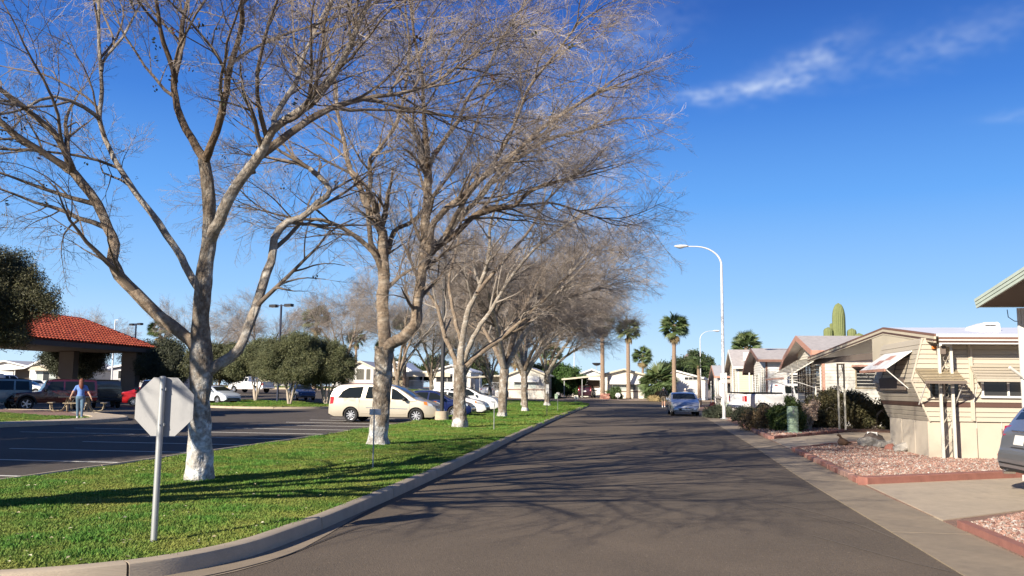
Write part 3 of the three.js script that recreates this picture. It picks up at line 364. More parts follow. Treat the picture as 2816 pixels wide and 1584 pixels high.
function autoTree(seed, { h = 9, fork = 2.2, spread = 4.5, lean = [0, 0], n = 6, r0 = .24, twist = 0 } = {}) {
  const r = rng(seed); const bx = (r() - .5) * .3, bz = (r() - .5) * .3; const trunk = [[0, 0, 0, r0 * 1.45], [bx * .2, .35, bz * .2, r0 * 1.05], [bx * .6, fork * .6, bz * .6, r0], [bx, fork, bz, r0 * 1.05]];
  const limbs = []; for (let k = 0; k < n; k++) { const a = twist + (k + (r() - .5) * .6) / n * Math.PI * 2, up = .75 + r() * .35, sp = spread * (.6 + r() * .6) * (k % 3 === 2 ? .45 : 1); const ex = bx + Math.cos(a) * sp + lean[0] * (.6 + r() * .6), ez = bz + Math.sin(a) * sp + lean[1], ey = h * (k % 3 === 2 ? 1 : up * .95); const pts = []; const w = [(r() - .5) * .9, (r() - .5) * .9, (r() - .5) * .9, (r() - .5) * .9]; const rr = r0 * (.5 + r() * .22);
    for (let i = 0; i <= 6; i++) { const t = i / 6, e = Math.pow(t, .85); pts.push([lerp(bx, ex, Math.pow(t, 1.05)) + w[0] * Math.sin(t * 5 + w[1] * 4) * t * .55, lerp(fork - .15 + r() * .1, ey, e * (1.1 - .1 * t)), lerp(bz, ez, Math.pow(t, 1.05)) + w[2] * Math.sin(t * 5 + w[3] * 4) * t * .55, Math.max(.02, rr * Math.pow(1 - t, .75) + .015)]); }
    limbs.push(pts); if (r() < .75) { const q = pts[2 + (r() * 2 | 0)], b = a + (r() - .5) * 2.4, ll = spread * .8; limbs.push([0, 1, 2, 3].map(i => { const t = i / 3; return [q[0] + Math.cos(b) * ll * t, q[1] + t * (h - q[1]) * (.55 + .3 * r()), q[2] + Math.sin(b) * ll * t, Math.max(.018, q[3] * .7 * (1 - t))]; })); } }
  return { trunk, limbs };
}
const TREE_A={trunk:[[0.0,-0.02,-0.0,0.225],[0.02,0.56,0.06,0.18],[0.04,1.31,0.15,0.15],[0.06,1.94,0.22,0.18],[0.05,2.57,0.29,0.129],[0.12,3.33,0.37,0.118],[0.2,4.09,0.44,0.109],[0.16,4.84,0.54,0.099],[0.11,5.12,0.58,0.09]],limbs:[[[0.13,5.09,0.57,0.074],[-0.04,5.29,0.48,0.066],[-0.3,5.68,0.43,0.059],[-0.54,6.18,0.38,0.053],[-0.63,6.57,0.31,0.048],[-0.61,6.94,0.21,0.043],[-0.62,7.63,0.16,0.039],[-0.58,8.09,0.07,0.034],[-0.61,8.69,0.01,0.029],[-0.47,9.37,-0.07,0.025]],[[-0.49,6.45,0.51,0.049],[-0.41,6.6,0.74,0.04],[-0.47,7.0,1.02,0.034],[-0.43,7.45,1.29,0.027],[-0.45,7.83,1.56,0.022],[-0.56,8.14,1.84,0.016]],[[0.13,5.09,0.57,0.074],[0.29,5.2,0.76,0.065],[0.56,5.6,0.98,0.057],[0.73,5.86,1.18,0.052],[0.88,6.21,1.41,0.046],[1.18,6.87,1.64,0.04],[1.26,7.09,1.86,0.034],[1.53,7.46,2.07,0.03],[1.9,7.81,2.26,0.025]],[[0.2,3.83,0.42,0.107],[0.42,4.06,0.63,0.093],[0.78,4.51,0.86,0.084],[1.26,5.0,1.07,0.075],[1.59,5.36,1.29,0.067],[2.04,5.55,1.47,0.06],[2.37,5.64,1.66,0.052],[2.81,6.12,1.87,0.045],[3.11,6.53,2.1,0.038],[3.45,6.98,2.33,0.031],[3.83,7.31,2.54,0.025]],[[1.23,5.01,1.02,0.07],[1.84,5.67,0.63,0.057],[2.13,6.01,0.26,0.048],[2.59,6.29,-0.15,0.039],[3.01,6.49,-0.56,0.031],[3.46,6.79,-0.96,0.024],[3.94,7.31,-1.34,0.016]],[[1.56,5.38,1.22,0.057],[1.47,5.67,0.98,0.046],[1.68,6.29,0.73,0.038],[1.66,6.72,0.5,0.03],[1.81,7.39,0.27,0.023],[2.04,8.16,0.04,0.016]],[[0.05,3.04,0.35,0.07],[-0.14,3.22,0.25,0.061],[-0.45,3.69,0.21,0.056],[-0.96,4.35,0.21,0.051],[-1.38,4.83,0.19,0.046],[-1.75,5.36,0.16,0.042],[-2.03,5.96,0.13,0.037],[-2.09,6.54,0.06,0.033],[-2.22,7.49,0.04,0.029],[-2.3,8.15,-0.01,0.025],[-2.51,8.83,-0.04,0.021]],[[-2.02,5.95,0.16,0.041],[-1.91,5.96,0.43,0.034],[-2.04,6.06,0.75,0.03],[-2.3,6.07,1.07,0.025],[-2.52,5.78,1.35,0.021],[-2.67,5.61,1.64,0.016]],[[-2.1,6.85,0.08,0.033],[-2.15,7.1,-0.04,0.026],[-1.91,7.56,-0.17,0.021],[-1.72,8.15,-0.29,0.016],[-1.58,8.73,-0.39,0.012]],[[0.05,1.97,0.22,0.107],[-0.12,2.23,0.24,0.101],[-0.64,2.63,0.34,0.097],[-1.0,2.98,0.4,0.093],[-1.3,3.27,0.44,0.089],[-1.42,3.52,0.46,0.085],[-1.4,3.78,0.45,0.082],[-1.54,4.04,0.47,0.079],[-1.72,4.43,0.51,0.075],[-1.99,4.79,0.56,0.073],[-2.2,5.03,0.59,0.07]],[[-2.17,5.01,0.58,0.066],[-2.06,5.03,0.77,0.056],[-2.15,5.44,1.04,0.048],[-2.48,5.79,1.33,0.042],[-2.74,6.04,1.6,0.036],[-3.07,6.37,1.89,0.03],[-3.44,6.82,2.2,0.025]],[[-2.14,4.95,0.57,0.066],[-2.39,5.07,0.4,0.056],[-2.91,5.39,0.29,0.048],[-3.46,5.65,0.18,0.042],[-3.95,6.01,0.07,0.036],[-4.79,6.37,0.01,0.03],[-5.73,6.86,-0.02,0.025]],[[0.11,1.72,0.18,0.098],[0.27,1.85,0.12,0.091],[0.53,2.05,0.05,0.085],[0.65,2.27,0.01,0.08],[0.8,2.73,-0.02,0.076],[0.94,3.25,-0.03,0.071],[1.05,3.58,-0.06,0.067],[1.06,3.91,-0.08,0.063],[1.2,4.18,-0.13,0.06],[1.48,4.32,-0.2,0.056],[1.72,4.56,-0.26,0.052],[1.9,4.74,-0.32,0.048],[1.78,4.95,-0.34,0.044],[1.53,5.16,-0.33,0.041]]]};
const TREE_B={trunk:[[0.0,-0.01,-0.0,0.324],[0.03,0.35,0.04,0.238],[0.09,0.9,0.09,0.234],[0.14,1.64,0.17,0.231],[0.17,2.04,0.21,0.228],[0.19,2.59,0.27,0.225]],limbs:[[[0.16,2.36,0.25,0.178],[0.18,2.73,0.26,0.167],[0.14,3.28,0.29,0.157],[0.15,4.11,0.35,0.15],[0.15,4.8,0.4,0.142],[0.1,5.49,0.45,0.134],[0.06,5.72,0.45,0.128]],[[0.08,5.6,0.43,0.102],[-0.35,6.3,0.42,0.088],[-0.58,6.86,0.37,0.076],[-0.9,7.37,0.32,0.067],[-1.08,8.12,0.28,0.058],[-1.3,8.94,0.25,0.049],[-1.45,9.85,0.23,0.042],[-1.71,10.88,0.23,0.033],[-1.98,11.71,0.21,0.025]],[[0.13,4.44,0.39,0.085],[-0.05,4.99,0.64,0.071],[-0.45,5.38,0.89,0.06],[-0.85,5.63,1.13,0.051],[-1.25,5.76,1.35,0.042],[-1.76,5.74,1.58,0.034],[-2.31,5.84,1.82,0.025]],[[0.0,4.96,0.47,0.076],[-0.14,5.31,0.68,0.068],[-0.13,6.32,0.94,0.061],[-0.04,6.92,1.15,0.055],[-0.02,7.31,1.33,0.05],[0.31,7.59,1.47,0.045],[0.77,8.22,1.62,0.04],[1.01,8.97,1.82,0.035],[1.15,9.91,2.06,0.03],[1.1,10.83,2.32,0.025]],[[0.13,4.75,0.43,0.076],[0.21,5.15,0.25,0.066],[0.34,5.69,0.08,0.059],[0.75,5.97,-0.17,0.051],[0.99,6.34,-0.37,0.045],[1.32,6.87,-0.57,0.038],[1.82,7.69,-0.77,0.032],[2.23,8.63,-0.93,0.027],[2.53,9.7,-1.07,0.021]],[[0.18,2.31,0.24,0.17],[0.3,2.59,0.31,0.157],[0.76,2.86,0.32,0.148],[1.06,3.27,0.38,0.139],[1.11,3.85,0.49,0.131],[1.27,4.75,0.62,0.123],[1.37,5.87,0.79,0.116],[1.44,6.76,0.93,0.109],[1.45,7.22,1.04,0.102]],[[1.45,7.02,1.01,0.076],[1.5,7.45,1.36,0.065],[1.51,8.07,1.74,0.055],[1.55,8.49,2.08,0.048],[1.58,9.12,2.46,0.04],[1.47,9.96,2.88,0.032],[1.45,10.77,3.28,0.025]],[[1.45,7.07,1.02,0.076],[1.49,7.37,0.87,0.065],[1.79,7.95,0.72,0.058],[2.12,8.51,0.57,0.051],[2.27,9.02,0.43,0.044],[2.76,9.88,0.29,0.037],[3.16,10.8,0.16,0.031],[3.67,11.72,0.02,0.025]],[[1.31,4.72,0.56,0.102],[1.42,4.97,0.69,0.091],[1.58,5.71,0.86,0.082],[1.97,6.1,0.96,0.076],[2.43,6.43,1.04,0.069],[2.72,6.68,1.14,0.062],[3.45,7.17,1.2,0.055],[4.12,7.75,1.29,0.049],[4.44,7.99,1.38,0.043],[5.49,8.66,1.42,0.038]],[[1.29,4.62,0.55,0.102],[1.4,4.97,0.41,0.089],[1.81,5.54,0.24,0.08],[2.16,6.09,0.08,0.071],[2.59,6.55,-0.1,0.063],[3.08,7.27,-0.26,0.055],[3.77,7.84,-0.46,0.048],[4.32,8.27,-0.66,0.042],[5.26,8.57,-0.94,0.035]],[[1.29,4.72,0.57,0.093],[1.42,5.0,0.5,0.082],[2.0,5.47,0.39,0.074],[2.53,6.0,0.29,0.066],[2.92,6.19,0.18,0.059],[3.51,6.29,0.03,0.052],[3.97,6.73,-0.07,0.046],[4.74,7.03,-0.23,0.039]],[[2.59,6.07,0.23,0.051],[2.83,6.32,-0.16,0.042],[3.76,6.47,-0.66,0.035],[4.43,6.61,-1.12,0.028],[5.6,6.32,-1.71,0.023]],[[1.85,5.42,0.67,0.068],[2.44,6.26,1.11,0.057],[3.21,7.05,1.51,0.048],[3.76,7.82,1.95,0.041],[4.2,8.64,2.4,0.034],[4.9,9.34,2.81,0.027],[5.39,9.81,3.22,0.021]]]};
const TREE_C={trunk:[[0.0,-0.04,-0.01,0.324],[0.01,0.53,0.06,0.234],[-0.0,1.43,0.17,0.234],[0.02,2.4,0.28,0.234]],limbs:[[[-0.03,2.1,0.25,0.119],[-0.29,2.78,0.11,0.097],[-0.67,3.55,-0.0,0.08],[-0.99,4.63,-0.09,0.065],[-1.66,5.57,-0.14,0.051],[-2.18,6.53,-0.21,0.038],[-2.7,7.66,-0.25,0.025]],[[0.02,2.18,0.25,0.145],[0.15,3.36,0.54,0.119],[0.41,4.39,0.8,0.101],[0.92,5.42,1.02,0.084],[1.24,6.42,1.26,0.069],[1.35,7.56,1.56,0.054],[1.75,8.7,1.8,0.039],[2.07,9.53,2.03,0.025]],[[0.06,2.18,0.24,0.128],[0.86,2.94,0.08,0.103],[1.52,3.4,-0.09,0.085],[2.41,3.95,-0.29,0.069],[3.61,4.81,-0.5,0.054],[4.82,5.29,-0.75,0.039]],[[0.18,2.55,0.27,0.111],[0.65,3.51,0.65,0.09],[1.38,4.52,1.01,0.075],[2.16,5.66,1.36,0.062],[3.07,6.63,1.69,0.049],[4.25,7.44,1.95,0.037]],[[0.07,3.22,0.36,0.085],[-0.31,4.45,0.15,0.069],[-0.54,5.71,-0.08,0.056],[-0.3,7.01,-0.37,0.045],[-0.22,8.33,-0.63,0.035],[-0.61,9.52,-0.84,0.025]],[[0.85,4.99,1.47,0.076],[1.76,6.36,0.69,0.06],[2.56,7.55,-0.1,0.048],[3.24,8.95,-0.85,0.036],[4.13,10.09,-1.66,0.025]],[[1.51,3.41,-0.13,0.076],[2.81,4.41,0.52,0.057],[4.19,5.67,1.18,0.043]]]};
TREE_A.limbLight = [0, 0, 0, 2, 1, 2, 2, 2, 2, 1, 1, 1, 2]; TREE_B.limbLight = [1, 1, 1, 1, 0, 1, 0, 1, 1, 2, 0, 1, 1];  // light painted per limb: shaded limbs get dark bark, sunlit ones pale
TREE_A.dens = [.9, .8, 1.1, 1.6, 1.7, 1.6, .7, .7, .7, .5, .8, .8, .8];
const rowGroup = 'bare trees along the street lawn';
bareTree({ name: 'bare_tree', label: 'largest bare spreading tree with whitewashed trunk foot, beside the octagonal sign', group: rowGroup, pos: [-6.91, .1, -13.29], data: TREE_A, seed: 101, density: .9, keep: .82, leaves: .22, white: 1.2 });
bareTree({ label: 'bare tree with two thick stems in front of the gold minivan', group: rowGroup, pos: [-6.68, .1, -22.31], data: TREE_B, seed: 102, density: 1.0, keep: .78, leaves: .1, white: .5, out2: [1.4, 2.7] });
bareTree({ label: 'bare tree in front of the white sedan, third along the lawn', group: rowGroup, pos: [-6.6, .1, -32.73], data: TREE_C, seed: 103, density: 1.0, keep: .95, out2: [1.5, 2.8], white: .3 });
bareTree({ label: 'bare tree whose wide fork stands just past the white cars', group: rowGroup, pos: [-6.89, .1, -45.1], data: autoTree(44, { h: 8.8, fork: 2.5, spread: 4.6, lean: [.6, 0], n: 6, r0: .22, twist: .4 }), seed: 104, density: 1.15, twigScale: 1.15, white: .3 });
bareTree({ label: 'slimmer bare tree between the wide-forked one and the last on the lawn', group: rowGroup, pos: [-7.1, .1, -56.5], data: autoTree(51, { h: 8.6, fork: 2.6, spread: 4.6, lean: [.5, 0], n: 5, r0: .2, twist: 1 }), seed: 105, density: 1.05, twigScale: 1.25, white: .3 });
bareTree({ label: 'bare tree standing back on the lawn behind the slimmer one', group: rowGroup, pos: [-9.4, .1, -74], data: autoTree(58, { h: 8.4, fork: 2.4, spread: 4.2, lean: [.6, 0], n: 5, r0: .22, twist: 2 }), seed: 106, density: .9, twigScale: 1.35, white: .3 });
bareTree({ label: 'last bare tree of the lawn row, nearest the far kerb bend', group: rowGroup, pos: [-7.5, .1, -75], data: autoTree(63, { h: 9.2, fork: 2.7, spread: 5.2, lean: [1.2, 0], n: 6, r0: .23, twist: .2 }), seed: 107, density: 1.0, twigScale: 1.35, white: .3 });
// one more of the row stands beside the photographer: only its shadow and branch tips show
bareTree({ label: 'bare tree close by whose shadow falls across the near street', group: rowGroup, pos: [-11.6, .1, -4.2], data: autoTree(72, { h: 9.6, fork: 2.6, spread: 3.9, lean: [2.6, .8], n: 7, r0: .22, twist: .7 }), seed: 108, density: .75, keep: .55, white: .9 });
const farGroup = 'bare trees in front of the distant houses';
[[-21.6, -78, 9.6, 'bare tree with pale trunk seen just past the gold minivan roof'], [-20.2, -86, 8.6, 'bare tree in front of the striped porch roof, left of the dark lamp post'], [-18.4, -92, 8.2, 'bare tree standing before the low cream carport house'], [-16.2, -97, 7.8, 'stubby pale bare tree before the cream house right wall'], [-32.4, -94, 10.2, 'wide bare tree beside the white gabled house'], [-47, -104, 10, 'bare tree behind the grey-green trees, beside the twin lamp'], [-58, -112, 9.5, 'small distant bare tree between sign and lamp'], [-84, -124, 9, 'distant bare tree above the house under the tiled roof']].forEach(([x, z, h, label], i) => bareTree({ label, group: farGroup, pos: [x, gH(x, z), z], data: autoTree(200 + i * 7, { h, fork: 2.1, spread: 4.4, n: 5, r0: .2, twist: i }), seed: 210 + i, density: .65, twigScale: 1.75, white: .3 }));

// ---------- leafy trees, bushes, palms, cactus ----------
function leafCluster(seed, n, leafL, leafW, spread) { const r = rng(seed), P = []; for (let i = 0; i < n; i++) { const o = V3(r() - .5, r() - .5, r() - .5).multiplyScalar(spread * 2), d = V3(r() - .5, r() - .35, r() - .5).normalize(), s = d.clone().cross(V3(r() - .5, r() - .5, r() - .5)).normalize().multiplyScalar(leafW * (.7 + r() * .5)), l = leafL * (.6 + r() * .7); const a = o, m = o.clone().addScaledVector(d, l * .5), t = o.clone().addScaledVector(d, l); t.y -= l * .12; P.push(a.x, a.y, a.z, m.x + s.x, m.y + s.y, m.z + s.z, t.x, t.y, t.z, a.x, a.y, a.z, t.x, t.y, t.z, m.x - s.x, m.y - s.y, m.z - s.z); } const g = new THREE.BufferGeometry(); g.setAttribute('position', new THREE.Float32BufferAttribute(P, 3)); g.computeVertexNormals(); return g; }
const clusterThin = leafCluster(4, 26, .1, .014, .17), clusterBroad = leafCluster(8, 20, .085, .026, .13);
const leafMat = new THREE.MeshPhysicalMaterial({ color: 0xffffff, roughness: .65 });
function leafy({ name, label, category = 'tree', group, pos, lobes, stems, count, geo = clusterThin, size = 1, color, vary = .3, seed = 1, stemMat = M.branchpale, ry = 0, flowers }) {
  const r = rng(seed), root = thing(name, label, category, pos, ry, group); const g = [];
  { const base = lobes; lobes = base.map(l => [l[0], l[1], l[2], l[3] * .6, l[4] * .6, l[5] * .6]); for (const l of base) for (let k = 0; k < 11; k++) { const u = V3(r() - .5, (r() - .45) * 1.1, r() - .5).normalize().multiplyScalar(.8 + r() * .4), s = .2 + r() * .22; lobes.push([l[0] + u.x * l[3] * .84, l[1] + u.y * l[4] * .84, l[2] + u.z * l[5] * .84, l[3] * s, l[4] * s * (1 + r() * .6), l[5] * s]); } }
  for (const s of stems) { const p = smoothPath(s, Math.max(6, s.length * 4)); part(root, 'trunk', tube(p, 9, .15, seed), stemMat); const e = p[p.length - 1]; for (let k = 0; k < 5; k++) { const L = lobes[(r() * lobes.length) | 0], q = p[Math.floor(p.length * (.55 + r() * .44))]; g.push(tube([[q[0], q[1], q[2], q[3] * .6], [lerp(q[0], L[0], .4) + (r() - .5) * .3, lerp(q[1], L[1], .45), lerp(q[2], L[2], .4) + (r() - .5) * .3, q[3] * .4], [L[0] + (r() - .5) * L[3], L[1] + (r() - .5) * L[4] * .6, L[2] + (r() - .5) * L[5], q[3] * .12]], 5)); } }
  if (g.length) part(root, 'branches', merge(g), stemMat, { kind: 'stuff' });
  const d = new THREE.Object3D(), c = new THREE.Color(); let vol = 0; const vs = lobes.map(l => vol += l[3] * l[4] * l[5]);
  const m = new THREE.InstancedMesh(geo, leafMat, count);
  for (let i = 0; i < count; i++) { const pick = r() * vol, L = lobes[vs.findIndex(v => v >= pick)]; let u = V3(r() - .5, r() - .5, r() - .5).normalize(); let rad = Math.pow(r(), .42); const bump = 1 + .85 * perlin.noise(u.x * 2.6 + L[0], u.y * 2.6 + L[1], u.z * 2.6 + seed) + .2 * perlin.noise(u.x * 7, u.y * 7 + seed, u.z * 7); rad *= bump; if (r() < .09) rad *= 1.05 + r() * .3;
    d.position.set(L[0] + u.x * rad * L[3], L[1] + u.y * rad * L[4], L[2] + u.z * rad * L[5]); d.rotation.set(r() * 6.3, r() * 6.3, r() * 6.3); const s = size * (.7 + r() * .6); d.scale.set(s, s, s); d.updateMatrix(); m.setMatrixAt(i, d.matrix); const w = 1 - vary + r() * vary * 2, y = r(); c.setRGB(color[0] * w * (1 + y * .35), color[1] * w * (1 + y * .12), color[2] * w); m.setColorAt(i, c); }
  m.name = 'crown'; m.userData.kind = 'stuff'; m.castShadow = true; root.add(m); return root;
}
const OL = [.092, .112, .05];
// the dark tree at the left edge
leafy({ name: 'dark_tree', label: 'dense dark evergreen tree at the left edge before the tiled roof', pos: [-31.9, .13, -38.6], seed: 31, count: 11500, size: 1.25, color: [.06, .066, .028], vary: .55, lobes: [[-.5, 5.6, 0, 2.6, 2.2, 2.4], [1.9, 5.2, .3, 1.9, 1.7, 1.8], [-2.2, 5.0, .4, 2.2, 2, 2], [.2, 7.0, 0, 1.9, 1.3, 1.8], [2.6, 6.1, -.2, 1.2, .9, 1.2], [.6, 4.2, .4, 2.4, 1.0, 2]], stems: [[[0, 0, 0, .2], [.05, 1.2, 0, .16], [.25, 2.4, .1, .14], [.6, 3.8, .1, .1], [.8, 5, .1, .05]], [[.2, 2.3, .1, .12], [-.5, 3.6, 0, .1], [-1.2, 5, 0, .05]]], stemMat: M.branch });
// multi-stemmed grey-green trees on the oval island
const multi = (r, n, h, w) => { const o = []; for (let k = 0; k < n; k++) { const a = k / n * 6.28 + r() * .7, s = w * (.5 + r() * .6); o.push([[Math.cos(a) * .08, 0, Math.sin(a) * .08, .09], [Math.cos(a) * s * .35, h * .35, Math.sin(a) * s * .35, .07], [Math.cos(a + .3) * s * .7, h * .7, Math.sin(a + .3) * s * .7, .05], [Math.cos(a) * s, h, Math.sin(a) * s, .025]]); } return o; };
const oliveStem = std({ color: rgb(.44, .37, .295), roughness: .95 });
{ const r = rng(61); const gr = 'grey-green multi-stemmed trees on the car park islands';
  leafy({ name: 'olive_tree', label: 'rounded grey-green tree with pale stems, front of the oval island', group: gr, pos: [-26.3, .2, -64.2], seed: 41, count: 6500, size: 1.3, color: OL, vary: .4, lobes: [[0, 3.2, 0, 1.9, 1.5, 1.8], [.9, 4.5, 0, 1.3, 1.2, 1.4], [-1.6, 3.5, .2, 1.5, 1.2, 1.4], [.2, 2.4, .3, 2.2, .8, 1.8], [-.9, 4.4, .3, .9, .8, .9], [1.7, 3.0, .2, .9, 1, .9]], stems: multi(r, 6, 2.7, 1.1), stemMat: oliveStem });
  leafy({ name: 'olive_tree', label: 'grey-green tree nearest the minivan on the oval island', group: gr, pos: [-23.9, .2, -65.6], seed: 42, count: 5600, size: 1.3, color: OL, vary: .4, lobes: [[.1, 3.0, 0, 1.8, 1.3, 1.7], [1.4, 2.7, .2, 1.2, 1.2, 1.2], [-.5, 4.1, 0, 1.3, 1.1, 1.4], [0, 2.2, .2, 2, .7, 1.6], [.7, 3.9, .2, .9, .8, .9]], stems: multi(r, 5, 2.6, 1.2), stemMat: oliveStem });
  leafy({ name: 'olive_tree', label: 'low grey-green tree by the white pickup, rear narrow island', group: gr, pos: [-32.4, .3, -71.6], seed: 43, count: 5600, size: 1.35, color: [.092, .112, .05], vary: .4, lobes: [[0, 3.0, 0, 2.1, 1.3, 1.9], [1.5, 3.3, 0, 1.4, 1.1, 1.5], [-1.3, 3.4, 0, 1.5, 1.2, 1.5], [.4, 4.1, 0, 1.5, .9, 1.5]], stems: multi(r, 4, 2.3, 1.2), stemMat: oliveStem });
  leafy({ name: 'olive_tree', label: 'grey-green tree half hidden behind the big whitewashed trunk', group: gr, pos: [-38.5, .3, -76], seed: 44, count: 3400, size: 2.1, color: [.068, .08, .035], vary: .4, lobes: [[0, 3.0, 0, 2.2, 1.5, 2], [1.4, 3.8, 0, 1.5, 1.2, 1.5], [-1.3, 3.2, 0, 1.5, 1.2, 1.5]], stems: multi(r, 4, 2.3, 1.1), stemMat: oliveStem });
  leafy({ name: 'olive_tree', label: 'round dark tree seen under the tiled roof between the posts', group: gr, pos: [-55, gH(-55, -80), -80], seed: 45, count: 4000, size: 2.2, color: [.04, .052, .028], vary: .4, lobes: [[0, 4.0, 0, 2.6, 1.7, 2.3], [1.4, 4.6, 0, 1.7, 1.3, 1.6], [-1.6, 4.3, 0, 1.8, 1.3, 1.6], [0, 3, 0, 2.2, .9, 2]], stems: multi(r, 4, 3, 1.1), stemMat: oliveStem });
  leafy({ name: 'olive_tree', label: 'dark tree behind the right pillar of the tiled shelter', group: gr, pos: [-46.5, gH(-46.5, -80), -80], seed: 46, count: 3600, size: 2.2, color: [.04, .052, .028], vary: .4, lobes: [[0, 3.6, 0, 2.3, 1.9, 2.2], [1.5, 3.1, 0, 1.6, 1.5, 1.6], [-1.7, 3.5, 0, 1.8, 1.5, 1.6]], stems: multi(r, 4, 2.6, 1.1), stemMat: oliveStem });
  // shade trees left of the frame whose shadow lies on the car park
  [[-45, -37.5, 1.05, 'broad leafy tree left of the view shading the boxy off-roaders'], [-51, -43, 1.1, 'broad leafy tree left of the view shading the shelter end'], [-26.5, -17.5, 1.0, 'leafy tree left of the view shading the middle of the car park'], [-24.5, -6.5, 1.05, 'broad leafy tree left of the view shading the near stalls'], [-32, -10.5, 1.15, 'broad leafy tree left of the view shading the stalls furthest from the street'], [-21, -12, .9, 'leafy tree left of the view nearest the lawn, shading the stalls']].forEach(([x, z, s, label], i) => leafy({ name: 'shade_tree', label, group: 'shade trees beside the car park', pos: [x, 0, z], seed: 51 + i, count: 5200, size: 2.4 * s, color: [.05, .062, .024], vary: .4, lobes: [[0, 6.6 * s, 0, 3.2 * s, 2 * s, 3.2 * s], [2.2 * s, 6.2 * s, .6, 2.2 * s, 1.6 * s, 2.2 * s], [-2.4 * s, 6 * s, -.6, 2.2 * s, 1.6 * s, 2.2 * s], [.4, 7.9 * s, 0, 2.2 * s, 1.2 * s, 2.2 * s]], stems: [[[0, 0, 0, .24], [0, 2.4, 0, .2], [.3, 4.4, 0, .14], [.5, 6.4, .2, .06]], [[0, 2.4, 0, .15], [-1, 4.6, .3, .1], [-1.8, 6, .3, .05]]], stemMat: M.branch }));
}
// bushes
leafy({ name: 'oleander_bush', label: 'bright green oleander bush in front of the white pickup', category: 'bush', pos: [5.75, .08, -35.0], seed: 71, count: 2000, size: .9, geo: clusterBroad, color: [.055, .095, .02], vary: .45, lobes: [[0, .42, 0, .62, .38, .5], [-.3, .5, -.2, .4, .36, .4], [.35, .62, -.2, .4, .4, .4], [.1, .3, .3, .6, .26, .4], [.2, .95, -.3, .16, .3, .2], [-.25, .8, -.2, .12, .25, .15]], stems: multi(rng(5), 4, .6, .4) });
leafy({ name: 'dry_bush', label: 'low brownish scraggly bush at the kerb left of the oleander', category: 'bush', pos: [4.95, .08, -36.6], seed: 72, count: 480, size: 1.0, color: [.10, .078, .04], vary: .5, lobes: [[0, .4, 0, .6, .38, .5], [.3, .55, -.3, .45, .4, .4]], stems: multi(rng(6), 4, .5, .35) });
leafy({ name: 'oleander_bush', label: 'large dark straggling oleander left of the carport posts', category: 'bush', pos: [8.0, .08, -38.4], seed: 73, count: 2500, size: 1.0, geo: clusterBroad, color: [.08, .078, .036], vary: .5, lobes: [[0, .7, 0, 1.0, .62, .7], [-.7, .65, 0, .6, .5, .5], [.8, .75, .1, .7, .6, .5], [.1, 1.3, 0, .45, .35, .4], [-.3, .35, .4, 1, .3, .45]], stems: multi(rng(7), 6, .9, .6) });
leafy({ name: 'oleander_bush', label: 'dark oleander between carport posts and the trailer nose', category: 'bush', pos: [9.9, .08, -38.6], seed: 74, count: 2500, size: 1.0, geo: clusterBroad, color: [.075, .078, .034], vary: .5, lobes: [[0, .7, 0, 1.0, .65, .7], [.9, .8, 0, .7, .75, .6], [-.8, .7, 0, .7, .6, .6], [1.3, 1.2, 0, .4, .45, .4]], stems: multi(rng(8), 6, .8, .6) });
leafy({ name: 'flowering_shrub', label: 'pale pinkish shrub behind the green pedestal', category: 'bush', pos: [6.9, .08, -36.9], seed: 75, count: 240, size: .7, geo: clusterBroad, color: [.42, .36, .3], vary: .4, lobes: [[0, .45, 0, .35, .45, .35], [.2, .8, 0, .3, .35, .3]], stems: multi(rng(9), 4, .5, .25) });
leafy({ name: 'garden_shrub', label: 'spiky grey-green plant at the foot of the street light', category: 'bush', pos: [5.7, .04, -46.8], seed: 76, count: 700, size: 1, color: [.075, .095, .06], vary: .4, lobes: [[0, .3, 0, .55, .3, .5], [.5, .35, .2, .4, .3, .4]], stems: multi(rng(10), 3, .3, .3) });
leafy({ name: 'garden_shrub', label: 'low plants left of the street light by the kerb', category: 'bush', pos: [4.75, .04, -52.5], seed: 77, count: 520, size: 1.1, color: [.06, .08, .05], vary: .4, lobes: [[0, .3, 0, .8, .28, .7]], stems: multi(rng(11), 3, .3, .3) });
const clipped = 'clipped round shrubs before the cream house';
leafy({ name: 'round_shrub', label: 'clipped green ball shrub beside the taller middle palm', category: 'bush', group: clipped, pos: [-2.6, gH(-2.6, -113), -113], seed: 78, count: 900, size: 1.6, geo: clusterBroad, color: [.05, .09, .025], lobes: [[0, .7, 0, .8, .6, .8]], stems: multi(rng(12), 3, .5, .3) });
leafy({ name: 'round_shrub', label: 'clipped dark shrub at the corner of the cream house', category: 'bush', group: clipped, pos: [2.1, gH(2, -113), -113], seed: 79, count: 1200, size: 1.6, geo: clusterBroad, color: [.035, .065, .02], lobes: [[0, .75, 0, 1.1, .7, .9], [.8, .7, 0, .7, .6, .7]], stems: multi(rng(13), 3, .5, .4) });
leafy({ name: 'citrus_tree', label: 'dense bright green tree beside the tan carport', pos: [-10.4, gH(-10.4, -121), -121], seed: 80, count: 5000, size: 2.3, geo: clusterBroad, color: [.045, .10, .02], vary: .4, lobes: [[0, 2.4, 0, 2.1, 2.0, 1.8], [1.4, 2.2, .4, 1.6, 1.7, 1.5], [-.8, 3.2, 0, 1.5, 1.2, 1.4], [2.6, 1.8, .3, 1.2, 1.2, 1.2]], stems: multi(rng(14), 3, 1.6, .5) });
